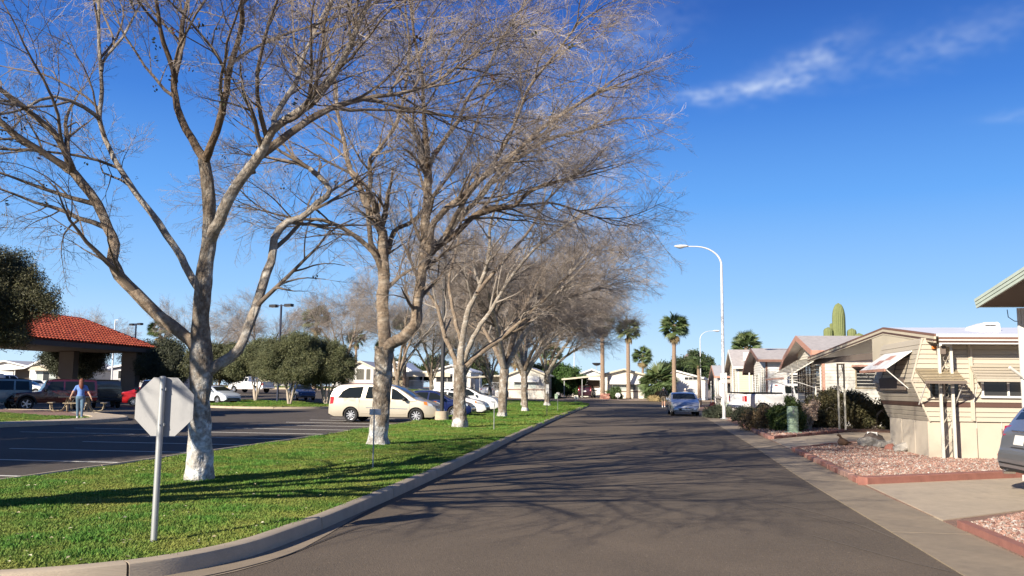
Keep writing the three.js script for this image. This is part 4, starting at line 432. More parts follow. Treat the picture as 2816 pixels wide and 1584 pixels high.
leafy({ name: 'ficus_tree', label: 'dense dark green tree behind the tall palm', pos: [8.2, gH(8, -130), -130], seed: 81, count: 5200, size: 2.5, geo: clusterBroad, color: [.035, .06, .02], vary: .4, lobes: [[0, 4.2, 0, 2.4, 2.5, 2.2], [-1.7, 3.6, 0, 1.9, 1.8, 1.8], [1.3, 4.9, 0, 1.6, 1.6, 1.5], [-3.4, 3.4, 0, 1.5, 1.4, 1.4], [2.2, 3, 0, 1.8, 1.8, 1.6]], stems: [[[0, 0, 0, .3], [0, 2, 0, .22], [.2, 4, 0, .1]]] });
leafy({ name: 'garden_tree', label: 'small broadleaf tree in the yard between street light and car', pos: [9.5, .05, -86], seed: 82, count: 2200, size: 1.7, geo: clusterBroad, color: [.04, .085, .02], vary: .4, lobes: [[0, 1.6, 0, 1.1, 1.2, 1], [-.9, 1.2, .3, .8, .9, .8], [.8, 2.2, 0, .8, .8, .8]], stems: multi(rng(15), 3, 1, .4) });
[[-31, -132, 3.4, 'rounded dark tree behind the striped porch house'], [-25, -138, 3.9, 'conifer-like tree rising behind the cream house'], [-37.5, -136, 3.1, 'green tree behind the white gabled house'], [-64, -128, 3.4, 'rusty-leaved tree beyond the tiled shelter'], [-70, -132, 3.1, 'pale green round tree at the end of the tiled roof'], [20, -140, 3.4, 'tree behind the houses on the gravel side'], [-95, -135, 4, 'leafy tree far beyond the tiled shelter'], [-16, -140, 3.1, 'green tree behind the carport with the white car']].forEach(([x, z, h, label], i) => leafy({ name: 'distant_tree', label, group: 'leafy trees beyond the distant houses', pos: [x, gH(x, z), z], seed: 90 + i, count: 1900, size: 3, geo: clusterBroad, color: i === 3 ? [.19, .10, .04] : i === 4 ? [.09, .11, .03] : [.04, .065, .022], vary: .4, lobes: [[0, h * .8, 0, 2.1, h * .42, 2], [1.3, h * .7, 0, 1.6, h * .35, 1.5], [-1.4, h * .75, 0, 1.6, h * .35, 1.5], [.2, h * 1.2, 0, 1.2, h * .3, 1.2]], stems: [[[0, 0, 0, .2], [0, h * .4, 0, .15], [.1, h * .8, 0, .06]]] }));

// fan palms
function fanFrond(seed, n = 15) { const r = rng(seed), P = []; const L = 1.05; // stalk along +x, fan at the end
  const add = (a, b, c) => P.push(...a, ...b, ...c); const st = .75; add([0, .018, 0], [0, -.018, .018], [st, .1, 0]); add([0, .018, 0], [0, -.018, -.018], [st, .1, 0]);
  for (let i = 0; i < n; i++) { const a = (i / (n - 1) - .5) * 2.5, l = L * (.75 + .25 * Math.cos(a)) * (.9 + r() * .2), w = .06, dx = Math.cos(a), dz = Math.sin(a), px = -dz * w, pz = dx * w; const droop = .1 + .22 * r(); const o = [st, .1, 0], m = [st + dx * l * .55, .1 + .05 - droop * .2, dz * l * .55], t = [st + dx * l, .1 - droop * .8, dz * l]; add(o, [m[0] + px, m[1] - .02, m[2] + pz], [m[0], m[1] + .03, m[2]]); add(o, [m[0], m[1] + .03, m[2]], [m[0] - px, m[1] - .02, m[2] - pz]); add([m[0] + px, m[1] - .02, m[2] + pz], t, [m[0], m[1] + .03, m[2]]); add([m[0], m[1] + .03, m[2]], t, [m[0] - px, m[1] - .02, m[2] - pz]); }
  const g = new THREE.BufferGeometry(); g.setAttribute('position', new THREE.Float32BufferAttribute(P, 3)); g.computeVertexNormals(); return g; }
const fronds = [fanFrond(1), fanFrond(2), fanFrond(3)];
const frondMats = [std({ color: rgb(.075, .115, .035), roughness: .6 }), std({ color: rgb(.05, .085, .025), roughness: .6 }), std({ color: rgb(.11, .14, .045), roughness: .6 }), std({ color: rgb(.25, .19, .09), roughness: .9 })];
const palmBark = std({ map: colorTex(256, 1, [.27, .19, .13], (u, v) => 1 + tn(u, v, 8, 3, 3) * .8 + (R0() - .5) * .25), roughness: .95 });
function palmTrunk(root, h, r0, r1, seed, rings = 4) { const r = rng(seed), pts = []; const n = Math.round(h * rings); for (let i = 0; i <= n; i++) { const t = i / n, y = t * h; const b = y < .8 ? (1 - y / .8) * .35 : 0, k = lerp(r0, r1, t) * (1 + b); pts.push([Math.sin(t * 2 + seed) * .08 * t, y - .008, Math.cos(t * 1.7 + seed) * .08 * t, k * (.93 + r() * .05)], [Math.sin(t * 2 + seed) * .08 * t, y + h / n * .8, Math.cos(t * 1.7 + seed) * .08 * t, k * (1.05 + r() * .1)]); } part(root, 'trunk', tube(pts, 12, .06, seed), palmBark); return pts[pts.length - 1]; }
function fanPalm(pos, h, label, { size = 1, n = 52, r0 = .21, seed = 1, group = 'fan palms among the distant houses', skirt = 4, low = -.75 } = {}) {
  const root = thing('fan_palm', label, 'palm tree', pos, 0, group), r = rng(seed); const top = palmTrunk(root, h, r0, r0 * .78, seed);
  for (let i = 0; i < n + skirt; i++) { const dead = i >= n, t = i / n, a = i * 2.39996 + r() * 1.2, e = dead ? -1.25 - r() * .25 : lerp(1.4, low, Math.pow(r() * .5 + t * .5, .8)) + (r() - .5) * .3; part(root, dead ? 'dead_frond' : 'frond', fronds[i % 3], dead ? frondMats[3] : frondMats[(r() * 3) | 0], { pos: [top[0], h - .05 - (dead ? .35 : t * .35), top[2]], rot: [0, a, 0], scale: [size, size, size] }).rotateZ(e).rotateX((r() - .5) * 1.7); } return root; }
const P_ = (x, z) => [x, gH(x, z), z];
fanPalm(P_(-4.3, -116.5), 10.2, 'tall fan palm with ringed trunk nearest the tan carport', { size: 1.07, seed: 3, r0: .3 });
fanPalm(P_(-.9, -116.5), 9.3, 'tall fan palm in front of the cream house gable', { size: 1.07, seed: 4, r0: .28 });
fanPalm(P_(4.6, -106), 9.1, 'tallest-looking fan palm behind the silver car, standing clear against the sky', { size: 1.12, seed: 5, r0: .27 });
fanPalm(P_(2.7, -109), 2.3, 'short stout fan palm with shaggy dark trunk behind the walker', { size: 1.55, seed: 6, r0: .42, low: -.5, skirt: 10 });
fanPalm(P_(1.2, -150), 7, 'small distant fan palm left of the short stout one', { size: 1.12, seed: 7 });
fanPalm(P_(11.4, -92), 6.4, 'fan palm rising behind the grey roofs on the gravel side', { size: .95, seed: 8 });
fanPalm(P_(10.9, -88), 5.6, 'lower fan palm head just above the roofs, beside a taller one', { size: .95, seed: 9 });
fanPalm(P_(-46, -140), 8.4, 'distant fan palm beyond the white gabled house', { size: 1.03, seed: 10 });
fanPalm(P_(-43, -146), 7.2, 'shorter distant palm right of the white gable', { size: 1.12, seed: 11 });
fanPalm(P_(-39.5, -104), 9.3, 'fan palm with trunk beside the grey-green trees', { size: 1.12, seed: 12, r0: .26 });
fanPalm(P_(-68.5, -118), 8.2, 'distant fan palm past the end of the tiled roof', { size: 1.12, seed: 13 });
fanPalm(P_(-18.5, -134), 6.2, 'palm head rising behind the cream house roof', { size: 1.12, seed: 14 });
fanPalm(P_(-12.8, -135), 6.8, 'palm behind the bright green tree', { size: 1.12, seed: 15 });
fanPalm(P_(-28.5, -106), 9, 'fan palm among the bare trees above the striped porch', { size: 1.03, seed: 16, r0: .24 });
// feather palm
{ const root = thing('feather_palm', 'drooping feather palm right of the tall fan palm', 'palm tree', [6.8, gH(6.8, -96), -96]); const top = palmTrunk(root, 4.0, .22, .16, 21); const r = rng(22), geos = [0, 1, 2].map(k => { const P = [], q = rng(30 + k), L = 2.6; const at = t => [L * t * (1 - .25 * t), .75 * Math.sin(t * 2.2) - 1.5 * t * t * t, 0]; for (let i = 0; i < 12; i++) { const a = at(i / 12), b = at((i + 1) / 12); P.push(a[0], a[1] + .02, .012, b[0], b[1] + .01, 0, a[0], a[1] - .02, -.012); } for (let i = 2; i < 44; i++) for (const s of [-1, 1]) { const t = i / 44, a = at(t), l = .55 * Math.sin(Math.PI * Math.min(1, t * .9 + .12)) * (.8 + q() * .3), b = [a[0] + l * .45, a[1] - l * (.25 + q() * .5), s * l * .8]; P.push(a[0], a[1], 0, a[0] + .045, a[1] - .01, 0, ...b); } const g = new THREE.BufferGeometry(); g.setAttribute('position', new THREE.Float32BufferAttribute(P, 3)); g.computeVertexNormals(); return g; });
  for (let i = 0; i < 20; i++) { const m = part(root, 'frond', geos[i % 3], frondMats[(r() * 3) | 0], { pos: [top[0], 3.95, top[2]], rot: [0, i * 2.4 + r() * .4, 0], scale: [.95, .95, .95] }); m.rotateZ(lerp(1.0, -.35, i / 20)); } }
// saguaro with ribbed column and short arms
{ const root = thing('saguaro_cactus', 'tall ribbed saguaro cactus rising behind the grey roof', 'cactus', [11.6, 0, -52]); const skin = std({ map: colorTex(256, 1, [.16, .185, .07], (u, v) => 1 + tn(u, v, 9, 3.3, 3) * .4 + (R0() - .5) * .2), roughness: .8 });
  const column = (h, r, ribs, path) => { const n = Math.max(16, Math.round(h * 9)), pos = [], idx = [], S = ribs * 4, uv = []; for (let i = 0; i <= n; i++) { const t = i / n, [px, py, pz] = path(t); const cap = t > .86 ? Math.sqrt(Math.max(0, 1 - ((t - .86) / .14) ** 2)) : 1, rr = r * cap * (t < .1 ? .85 + t * 1.5 : 1); for (let k = 0; k <= S; k++) { const a = k / S * 6.2832, q = rr * (1 + .1 * Math.cos(a * ribs)); pos.push(px + Math.cos(a) * q, py, pz + Math.sin(a) * q); uv.push(a * r, t * h); } } for (let i = 0; i < n; i++) for (let k = 0; k < S; k++) { const a = i * (S + 1) + k, b = a + S + 1; idx.push(a, b, a + 1, b, b + 1, a + 1); } const g = new THREE.BufferGeometry(); g.setAttribute('position', new THREE.Float32BufferAttribute(pos, 3)); g.setAttribute('uv', new THREE.Float32BufferAttribute(uv, 2)); g.setIndex(idx); g.computeVertexNormals(); return g; };
  part(root, 'stem', column(6.7, .33, 20, t => [0, 6.7 * t, 0]), skin);
  for (const [x, z, y0, h, r] of [[-.62, .1, 3.6, 1.7, .24], [-.1, .55, 3.4, 1.5, .25], [.72, -.1, 3.5, 1.75, .24], [1.0, .35, 3.2, 1.75, .25], [-.34, -.3, 5.0, .55, .1]]) part(root, 'arm', column(h, r, 13, t => [lerp(x * .35, x, Math.min(1, t * 2.2)), y0 + h * t, lerp(z * .35, z, Math.min(1, t * 2.2))]), skin); }
// mountains on the horizon
{ const P = [], n = 40; for (let i = 0; i < n; i++) { const x0 = 20 + i * 9, x1 = x0 + 9; const h = x => Math.max(0, 62 * Math.exp(-(((x - 95) / 40) ** 2)) + 40 * Math.exp(-(((x - 200) / 60) ** 2)) + fbm(x * .05, 1.3, 2.2, 4) * 26) * sstep(20, 60, x) * sstep(380, 320, x); for (let j = 0; j < 6; j++) { const f = j / 6, g2 = (j + 1) / 6; const p = (x, t) => [x, h(x) * t * (1 - .1 * perlin.noise(x * .1, t * 4, 1)) - 2, -1500 - t * 90 - 20 * perlin.noise(x * .07, t * 3, 5)]; P.push(...p(x0, f), ...p(x1, f), ...p(x1, g2), ...p(x0, f), ...p(x1, g2), ...p(x0, g2)); } } const g = new THREE.BufferGeometry(); g.setAttribute('position', new THREE.Float32BufferAttribute(P, 3)); g.computeVertexNormals(); structure('mountains', g, std({ color: rgb(.2, .165, .16), roughness: 1 }), 'hazy purple desert peak beyond the houses', 'mountain'); }

// ---------- houses ----------
const boardGeo = new THREE.BoxGeometry(1, 1, 1);
function windowPart(parent, at, ry, w, h, { panes = 1, rows = 1, frame = M.white, glass = M.housepane, t = .05, label } = {}) {
  const g = sub(parent, 'window', label); g.position.set(...at); g.rotation.y = ry; const f = .05, L = [box(w, f, t, 0, h / 2 - f / 2, 0), box(w + .06, f, t + .03, 0, -h / 2 + f / 2, .012), box(f, h - 2 * f, t, -w / 2 + f / 2, 0, 0), box(f, h - 2 * f, t, w / 2 - f / 2, 0, 0)];
  for (let i = 1; i < panes; i++) L.push(box(f * .9, h - 2 * f, t * .9, -w / 2 + w * i / panes, 0, 0)); for (let i = 1; i < rows; i++) L.push(box(w - 2 * f, f * .7, t * .8, 0, -h / 2 + h * i / rows, 0));
  part(g, 'frame', merge(L), frame); for (let i = 0; i < panes; i++) part(g, 'pane', box(w / panes - f * 1.1, h - 2 * f, .01, -w / 2 + w * (i + .5) / panes, 0, -.008), Array.isArray(glass) ? glass[i % glass.length] : glass); return g;
}
function slatAwning(parent, at, ry, w, out, drop, { n = 9, mat = M.offwhite, edge = M.trimbrown, solid = false, arms = true, name = 'awning', print } = {}) {
  const g = sub(parent, name); g.position.set(...at); g.rotation.y = ry; const a = Math.atan2(drop, out), l = Math.hypot(out, drop);
  if (solid) { part(g, 'panel', box(w, .025, l, 0, -drop / 2, out / 2, a, 0, 0), mat); if (print) for (const [u, v, pw, pl] of print) part(g, 'print', box(pw, .006, pl, u, -drop * v + .017 * Math.cos(a), out * v + .017 * Math.sin(a), a, 0, 0), M.pinktrim); }
  else { const G = box(w, .014, l / n * 1.02); for (let i = 0; i < n; i++) { const t = (i + .5) / n; part(g, 'slat', G, mat, { pos: [0, -drop * t + .012, out * t], rot: [a - .28, 0, 0] }); } part(g, 'side_rail', merge([box(.03, .05, l, -w / 2 + .015, -drop / 2 - .03, out / 2, a), box(.03, .05, l, w / 2 - .015, -drop / 2 - .03, out / 2, a)]), mat); }
  part(g, 'front_edge', box(w + .02, .07, .03, 0, -drop - .02, out), edge);
  if (arms) part(g, 'arm', merge([bar([-w / 2 + .04, -drop, out - .03], [-w / 2 + .04, -drop - .55, .02], .014), bar([w / 2 - .04, -drop, out - .03], [w / 2 - .04, -drop - .55, .02], .014)]), M.white); return g;
}
function railing(parent, w, h, at, ry, n) { const g = sub(parent, 'railing'); g.position.set(...at); g.rotation.y = ry; part(g, 'rail', merge([box(w, .05, .05, 0, h, 0), box(w, .04, .04, 0, .12, 0)]), M.white); const G = box(.025, h - .12, .025); for (let i = 0; i <= n; i++) part(g, 'baluster', G, M.white, { pos: [-w / 2 + w * i / n, h / 2 + .06, 0] }); }
function parkHouse(o) {
  const { name = 'park_home', label, pos, ry = 0, w, d, hw, hr, base = .6, wallMat = M.white, roofMat = M.shingle, trimMat = M.white, skirtMat = M.offwhite, boards = 0, ov = .45, ridge = 0, left = 0, leftDrop = 0, right = 0, rightDrop = 0, fasciaH = .2, soffit = M.offwhite } = o;
  const root = thing(name, label, 'house', pos, ry, o.group);
  const rx = ridge * w / 2; // ridge offset
  { const s = new THREE.Shape(); s.moveTo(-w / 2, base); s.lineTo(w / 2, base); s.lineTo(w / 2, hw); s.lineTo(rx, hr - .06); s.lineTo(-w / 2, hw); s.closePath(); const g = new THREE.ExtrudeGeometry(s, { depth: d, bevelEnabled: false }); g.translate(0, 0, -d); part(root, 'wall', g, wallMat); }
  part(root, 'skirting', box(w - .04, base + .3, d - .04, 0, base / 2 - .15, -d / 2), skirtMat);
  if (boards) { const rows = Math.round((hr - base) / boards), bs = sub(root, 'siding'); for (let i = 0; i < rows; i++) { const y0 = base + i * boards, ym = y0 + boards; let xa = -w / 2, xb = w / 2; if (ym > hw) { const t = (ym - hw) / (hr - .06 - hw); if (t > .96) continue; xa = lerp(-w / 2, rx, t); xb = lerp(w / 2, rx, t); } part(bs, 'board', boardGeo, wallMat, { pos: [(xa + xb) / 2, y0 + boards / 2, .012], scale: [xb - xa, boards * .94, .016], rot: [-.15, 0, 0] }); if (ym <= hw) part(bs, 'board', boardGeo, wallMat, { pos: [w / 2 + .012, y0 + boards / 2, -d / 2], scale: [d, boards * .94, .016], rot: [0, Math.PI / 2, 0] }).rotateX(-.15); }
    part(root, 'corner_trim', merge([box(.12, hw - base, .12, w / 2 - .03, (hw + base) / 2, -.03), box(.1, hw - base, .1, -w / 2 + .03, (hw + base) / 2, -.03)]), trimMat); }
  // roof: two slopes carried past the walls
  const sl = (hr - hw) / (w / 2 + rx), sr = (hr - hw) / (w / 2 - rx); const xl = -w / 2 - ov - left, xr = w / 2 + ov + right; const yl = hw - sl * ov - leftDrop * left, yr = hw - sr * ov - rightDrop * right;
  const slope = (x0, y0, x1, y1) => { const l = Math.hypot(x1 - x0, y1 - y0), g = box(l, .06, d + ov * 2, 0, 0, 0); const U = g.attributes.uv; g.applyMatrix4(mtx((x0 + x1) / 2, (y0 + y1) / 2 + .03, -d / 2, 0, 0, Math.atan2(y1 - y0, x1 - x0))); return g; };
  const ml = [-w / 2 - ov, hw - sl * ov], mr = [w / 2 + ov, hw - sr * ov];
  const R = sub(root, 'roof'); part(R, 'slope', slope(...ml, rx, hr), roofMat); part(R, 'slope', slope(rx, hr, ...mr), roofMat); if (left) part(R, 'slope', slope(xl, yl, ...ml), o.sideRoof || roofMat); if (right) part(R, 'slope', slope(...mr, xr, yr), o.sideRoof || roofMat);
  const edge = (x0, y0, x1, y1, z) => { const l = Math.hypot(x1 - x0, y1 - y0); return box(l, fasciaH, .04, (x0 + x1) / 2, (y0 + y1) / 2 - fasciaH * .25, z, 0, 0, Math.atan2(y1 - y0, x1 - x0)); };
  const F = []; const zf = ov + .022; F.push(edge(...ml, rx, hr, zf), edge(rx, hr, ...mr, zf)); if (left) F.push(edge(xl, yl, ...ml, zf)); if (right) F.push(edge(...mr, xr, yr, zf)); F.push(box(.04, fasciaH * .8, d + ov * 2, xr + .022, yr - fasciaH * .2, -d / 2), box(.04, fasciaH * .8, d + ov * 2, xl - .022, yl - fasciaH * .2, -d / 2)); part(R, 'fascia', merge(F), trimMat);
  const onWall = (q, out = .03) => q.wall === 'side' ? [[w / 2 + out, q.y, -q.x], Math.PI / 2] : q.wall === 'back' ? [[-w / 2 - out, q.y, -q.x], -Math.PI / 2] : [[q.x, q.y, out], 0];
  for (const q of o.windows || []) { const [at, r] = onWall(q); windowPart(root, at, r, q.w, q.h, q); }
  for (const q of o.awnings || []) { const [at, r] = onWall(q, .03); slatAwning(root, at, r, q.w, q.out, q.drop, q); }
  for (const q of o.doors || []) { const [at, r] = onWall(q, .02); const D = sub(root, 'door'); D.position.set(...at); D.rotation.y = r; part(D, 'leaf', box(.9, 2, .04, 0, 0, 0), q.mat || M.white); part(D, 'handle', cyl(.03, .03, .1, .36, 0, .05, Math.PI / 2), M.darkmetal); }
  for (const [x, z, top, mat] of o.posts || []) part(root, 'post', box(.09, top, .09, x, top / 2, z), mat || M.white);
  for (const q of o.bands || []) { part(root, 'stripe', box(w + .03, q.h, .02, 0, q.y, .02), q.mat); part(root, 'stripe', box(.02, q.h, d, w / 2 + .02, q.y, -d / 2), q.mat); }
  for (const q of o.rails || []) railing(root, q.w, q.h, q.at, q.ry || 0, q.n); 
  for (const q of o.boxes || []) part(root, q.name, box(...q.g), q.mat);
  if (o.panels) { const G = box(.012, base, .02); for (let i = 1; i < o.panels; i++) part(root, 'skirting_rib', G, skirtMat, { pos: [-w / 2 + w * i / o.panels, base / 2, -.012] }); }
  return root;
}
const Q = -Math.PI / 2;
// second house on the gravel side: gable to the street, slatted awning, salmon trim
parkHouse({ label: 'white sided house with salmon roof trim and big slatted awning behind the oleanders', pos: [8.75, 0, -46], ry: Q, w: 6.4, d: 12, hw: 3.62, hr: 4.38, base: .75, boards: .155, wallMat: M.offwhite, roofMat: M.shingle, trimMat: M.pinktrim, ov: .6, left: 1.6, leftDrop: .42, fasciaH: .26, skirtMat: M.offwhite,
  windows: [{ wall: 'side', x: 3.1, y: 2.25, w: 3.3, h: .95, panes: 3, frame: M.tan, label: 'wide band of dark side windows' }, { wall: 'front', x: -2.2, y: 2.15, w: 1.3, h: 1.2, panes: 2, frame: M.darkwood }, { wall: 'front', x: -.2, y: 1.9, w: 1.7, h: 2.2, panes: 2, frame: M.darkwood }, { wall: 'front', x: 2.2, y: 2.1, w: 1.2, h: 1.7 }],
  awnings: [{ wall: 'front', x: .2, y: 3.3, w: 5.9, out: 1.75, drop: 1.05, n: 12, mat: M.offwhite, edge: M.pinktrim }], posts: [[-4.4, .1, 3.0], [-4.4, -6, 3.0]], boxes: [{ name: 'window_hood', g: [.55, .09, 3.6, 3.5, 2.82, -3.1], mat: M.pinktrim }] });
parkHouse({ label: 'white house with brown roof edge behind the white pickup bed', pos: [8.3, 0, -60.5], ry: Q, w: 5.6, d: 10, hw: 3.7, hr: 4.4, base: .75, boards: .16, wallMat: M.white, trimMat: M.trimbrown, ov: .55, left: 1.4, leftDrop: .5, windows: [{ wall: 'front', x: 1.3, y: 2.0, w: .8, h: 2.3, rows: 2 }, { wall: 'front', x: 2.3, y: 2.0, w: .7, h: 2.3, rows: 2 }, { wall: 'front', x: -1.2, y: 2.1, w: 1.7, h: 1.3, panes: 2 }, { wall: 'side', x: 2, y: 2.2, w: 1.2, h: 1 }], posts: [[-4, .2, 2.9]] });
parkHouse({ label: 'tan sided house with white dormer and narrow windows beside the street light pole', pos: [7.9, 0, -72.5], ry: Q, w: 5.4, d: 9, hw: 3.6, hr: 4.85, base: .6, boards: .17, wallMat: M.cream, trimMat: M.white, ov: .4, left: .9, leftDrop: .5, windows: [{ wall: 'front', x: 1.6, y: 2.0, w: .7, h: 2.4, rows: 2 }, { wall: 'front', x: -1.2, y: 2.0, w: 1.5, h: 1.5, panes: 2 }, { wall: 'side', x: 1.5, y: 2.2, w: .8, h: 1.9, rows: 2 }, { wall: 'side', x: 3.3, y: 3.2, w: .6, h: .45 }], boxes: [{ name: 'dormer_front', g: [.3, .7, 3.4, 2.2, 4.25, -2.2], mat: M.white }], posts: [[2.2, .35, 3.4], [-3.3, .3, 3.1]] });
parkHouse({ label: 'furthest white house with brown awning on the gravel side', pos: [7.6, 0, -85], ry: Q, w: 5.2, d: 8, hw: 3.0, hr: 3.9, base: .5, wallMat: M.white, trimMat: M.pinktrim, roofMat: M.roofgray, ov: .4, left: 1.2, leftDrop: .5, windows: [{ wall: 'front', x: .6, y: 1.7, w: 1.6, h: 1.4, panes: 2 }, { wall: 'side', x: 1.4, y: 1.9, w: 1.4, h: 1.2, panes: 2 }], awnings: [{ wall: 'side', x: 1.4, y: 2.7, w: 1.7, out: .6, drop: .4, n: 5 }], posts: [[-3.4, .2, 2.6], [2.4, .3, 2.9]] });
// end of the street
parkHouse({ label: 'cream house with tan roof edge and wide white awning at the end of the street', pos: [-1.5, gH(-1.5, -118), -118], w: 6.4, d: 9, hw: 3.15, hr: 3.95, base: .8, wallMat: M.offwhite, trimMat: M.cream, roofMat: M.roofgray, ov: .5, left: 4.6, leftDrop: .11, sideRoof: M.cream, windows: [{ wall: 'front', x: .5, y: 1.55, w: 4.2, h: .8, panes: 4, glass: [M.curtainpane, M.curtainpane, M.housepane] }, { wall: 'side', x: 1.3, y: 2, w: .8, h: 1.6, frame: M.darkwood }, { wall: 'side', x: 3.4, y: 1.8, w: 1.0, h: 2, frame: M.darkwood }], awnings: [{ wall: 'front', x: .6, y: 2.95, w: 5, out: .7, drop: 1.0, solid: true, mat: M.white, edge: M.white }], posts: [[-8, .3, 2.7, M.galv], [-5.6, .3, 2.85, M.galv], [-8, -5, 2.7, M.galv]], bands: [{ y: .95, h: .12, mat: M.brown }], boxes: [{ name: 'porch_screen', g: [1.6, 1.1, .06, -4.2, 1.9, -1.6], mat: M.darkwood }] });
parkHouse({ name: 'park_home', label: 'white peaked roof house behind the tan carport', pos: [-6.5, gH(-6, -132), -132], w: 6, d: 8, hw: 3.1, hr: 4.2, base: .6, wallMat: M.white, trimMat: M.white, roofMat: M.roofwhite, windows: [{ wall: 'front', x: 1, y: 2, w: 1.6, h: 1.2, panes: 2 }] });
parkHouse({ label: 'bright white blank-walled house with ribbed roof behind the silver car', pos: [6.3, gH(6, -113), -113], w: 5.6, d: 8, hw: 2.7, hr: 3.85, base: .4, ridge: -.55, wallMat: M.white, trimMat: M.white, roofMat: M.roofwhite, ov: .3, skirtMat: M.white, windows: [{ wall: 'front', x: 1.2, y: 2.75, w: 2.7, h: .42, panes: 5, frame: M.white }] });
parkHouse({ label: 'low white house half hidden by the feather palm', pos: [13, gH(13, -108) + .1, -112], w: 6, d: 8, hw: 2.8, hr: 3.5, base: .4, wallMat: M.white, trimMat: M.white, roofMat: M.roofgray, windows: [{ wall: 'front', x: -1, y: 1.9, w: 1.4, h: 1, panes: 2 }] });
// across the car park
parkHouse({ label: 'white house with red-brown stripe and long flat carport behind the lawn trees', pos: [-13.9, gH(-13.9, -112) + .05, -112.5], w: 5.0, d: 10, hw: 3.0, hr: 3.95, base: .95, wallMat: M.offwhite, trimMat: M.cream, roofMat: M.roofgray, ov: .35, panels: 16, left: 5.2, leftDrop: .06, sideRoof: M.roofwhite, windows: [{ wall: 'front', x: -.3, y: 1.6, w: 3.0, h: .8, panes: 3, glass: [M.curtainpane, M.housepane, M.curtainpane] }, { wall: 'side', x: 1.2, y: 1.9, w: .7, h: 1.1 }], awnings: [{ wall: 'front', x: -.2, y: 2.75, w: 3.6, out: .65, drop: .7, solid: true, mat: M.white, edge: M.white }], bands: [{ y: 1.02, h: .13, mat: M.trimbrown }], posts: [[-7.9, .2, 2.8], [-6.2, .2, 2.85], [-5.0, .2, 2.9], [-7.9, -5, 2.8]], rails: [{ w: 2.2, h: 1, at: [-3.8, .9, .3], n: 12 }], boxes: [{ name: 'porch_deck', g: [2.4, .9, 2.4, -3.8, .45, -.9], mat: M.white }, { name: 'side_wall', g: [2.3, 2, .06, -3.8, 1.9, -2.2], mat: M.cream }] });
parkHouse({ label: 'long low house with pale ribbed porch roof beyond the white cars', pos: [-25.3, gH(-25.3, -119), -119], w: 5.4, d: 9, hw: 2.9, hr: 3.7, base: .6, wallMat: M.white, trimMat: M.white, roofMat: M.roofwhite, ov: .35, left: 6.8, leftDrop: .05, sideRoof: M.roofwhite, windows: [{ wall: 'front', x: -1, y: 1.75, w: 2.4, h: .9, panes: 3 }, { wall: 'front', x: 1.7, y: 1.75, w: 1, h: .9 }], posts: [[-9.2, .2, 2.5], [-6.6, .2, 2.55], [-4, .2, 2.6]], rails: [{ w: 2.6, h: 1, at: [-4.6, .5, .3], n: 14 }], boxes: [{ name: 'porch_valance', g: [9, .62, .05, -4.6, 2.35, .42], mat: M.cream }, { name: 'porch_wall', g: [3, 2.2, .06, -8.2, 1.3, -.6], mat: M.tan }, { name: 'porch_deck', g: [4, .5, 2, -5, .25, -.8], mat: M.offwhite }] });
parkHouse({ label: 'white gabled house with three tall dark windows behind the minivan', pos: [-41, gH(-41, -127) + .3, -127], w: 4.0, d: 9, hw: 2.85, hr: 3.75, base: .5, wallMat: M.white, trimMat: M.cream, roofMat: M.roofgray, ov: .4, fasciaH: .28, skirtMat: M.pinktrim, left: 2.8, leftDrop: .02, sideRoof: M.cream, windows: [{ wall: 'front', x: -1.25, y: 1.75, w: .75, h: 1.7, glass: M.slatpane }, { wall: 'front', x: 0, y: 1.75, w: 1.3, h: 1.7, glass: M.slatpane }, { wall: 'front', x: 1.25, y: 1.75, w: .75, h: 1.7, glass: M.slatpane }], posts: [[-4.9, .1, 2.7]], rails: [{ w: 2, h: 1, at: [-3.2, .5, .2], n: 10 }], boxes: [{ name: 'porch_wall', g: [2.6, 2.2, .06, -3.4, 1.6, -2], mat: M.tan }, { name: 'porch_deck', g: [2.4, .5, 2, -3.2, .25, -.8], mat: M.white }] });
parkHouse({ name: 'park_home', label: 'white house with skylight and small arched vent left of the pale porch roof', pos: [-34.5, gH(-34.5, -124), -124], w: 3.6, d: 9, hw: 2.9, hr: 3.9, base: .6, wallMat: M.white, trimMat: M.white, roofMat: M.roofwhite, windows: [{ wall: 'front', x: 0, y: 3.2, w: .6, h: .3 }, { wall: 'front', x: 0, y: 1.8, w: 1.4, h: 1.1, panes: 2 }] });
parkHouse({ label: 'white bay-fronted house with cream awning framed under the tiled roof', pos: [-73.5, gH(-73.5, -101), -101], w: 5, d: 10, hw: 3.0, hr: 4.1, base: .8, wallMat: M.white, trimMat: M.white, roofMat: M.roofwhite, left: 4.4, leftDrop: .08, sideRoof: M.roofwhite, windows: [{ wall: 'front', x: .3, y: 1.75, w: 3.6, h: 1.2, panes: 4, glass: [M.curtainpane, M.housepane, M.curtainpane, M.housepane] }], awnings: [{ wall: 'front', x: .1, y: 3.05, w: 4.4, out: .8, drop: .55, solid: true, mat: M.cream, edge: M.cream }], posts: [[-6.8, .2, 2.8], [-4.4, .2, 2.9]], boxes: [{ name: 'porch_wall', g: [3.2, 2.4, .06, -4.2, 1.6, -1.4], mat: M.stuccobrown }] });
parkHouse({ label: 'long grey-walled house right of the cream awning under the tiled roof', pos: [-64, gH(-64, -106), -107], w: 9, d: 8, hw: 2.9, hr: 3.7, base: .5, wallMat: M.roofgray, trimMat: M.roofwhite, roofMat: M.roofwhite, windows: [{ wall: 'front', x: -3, y: 1.9, w: 1.4, h: 1.1, panes: 2 }, { wall: 'front', x: 1, y: 1.9, w: 1.6, h: 1.1, panes: 2 }] });
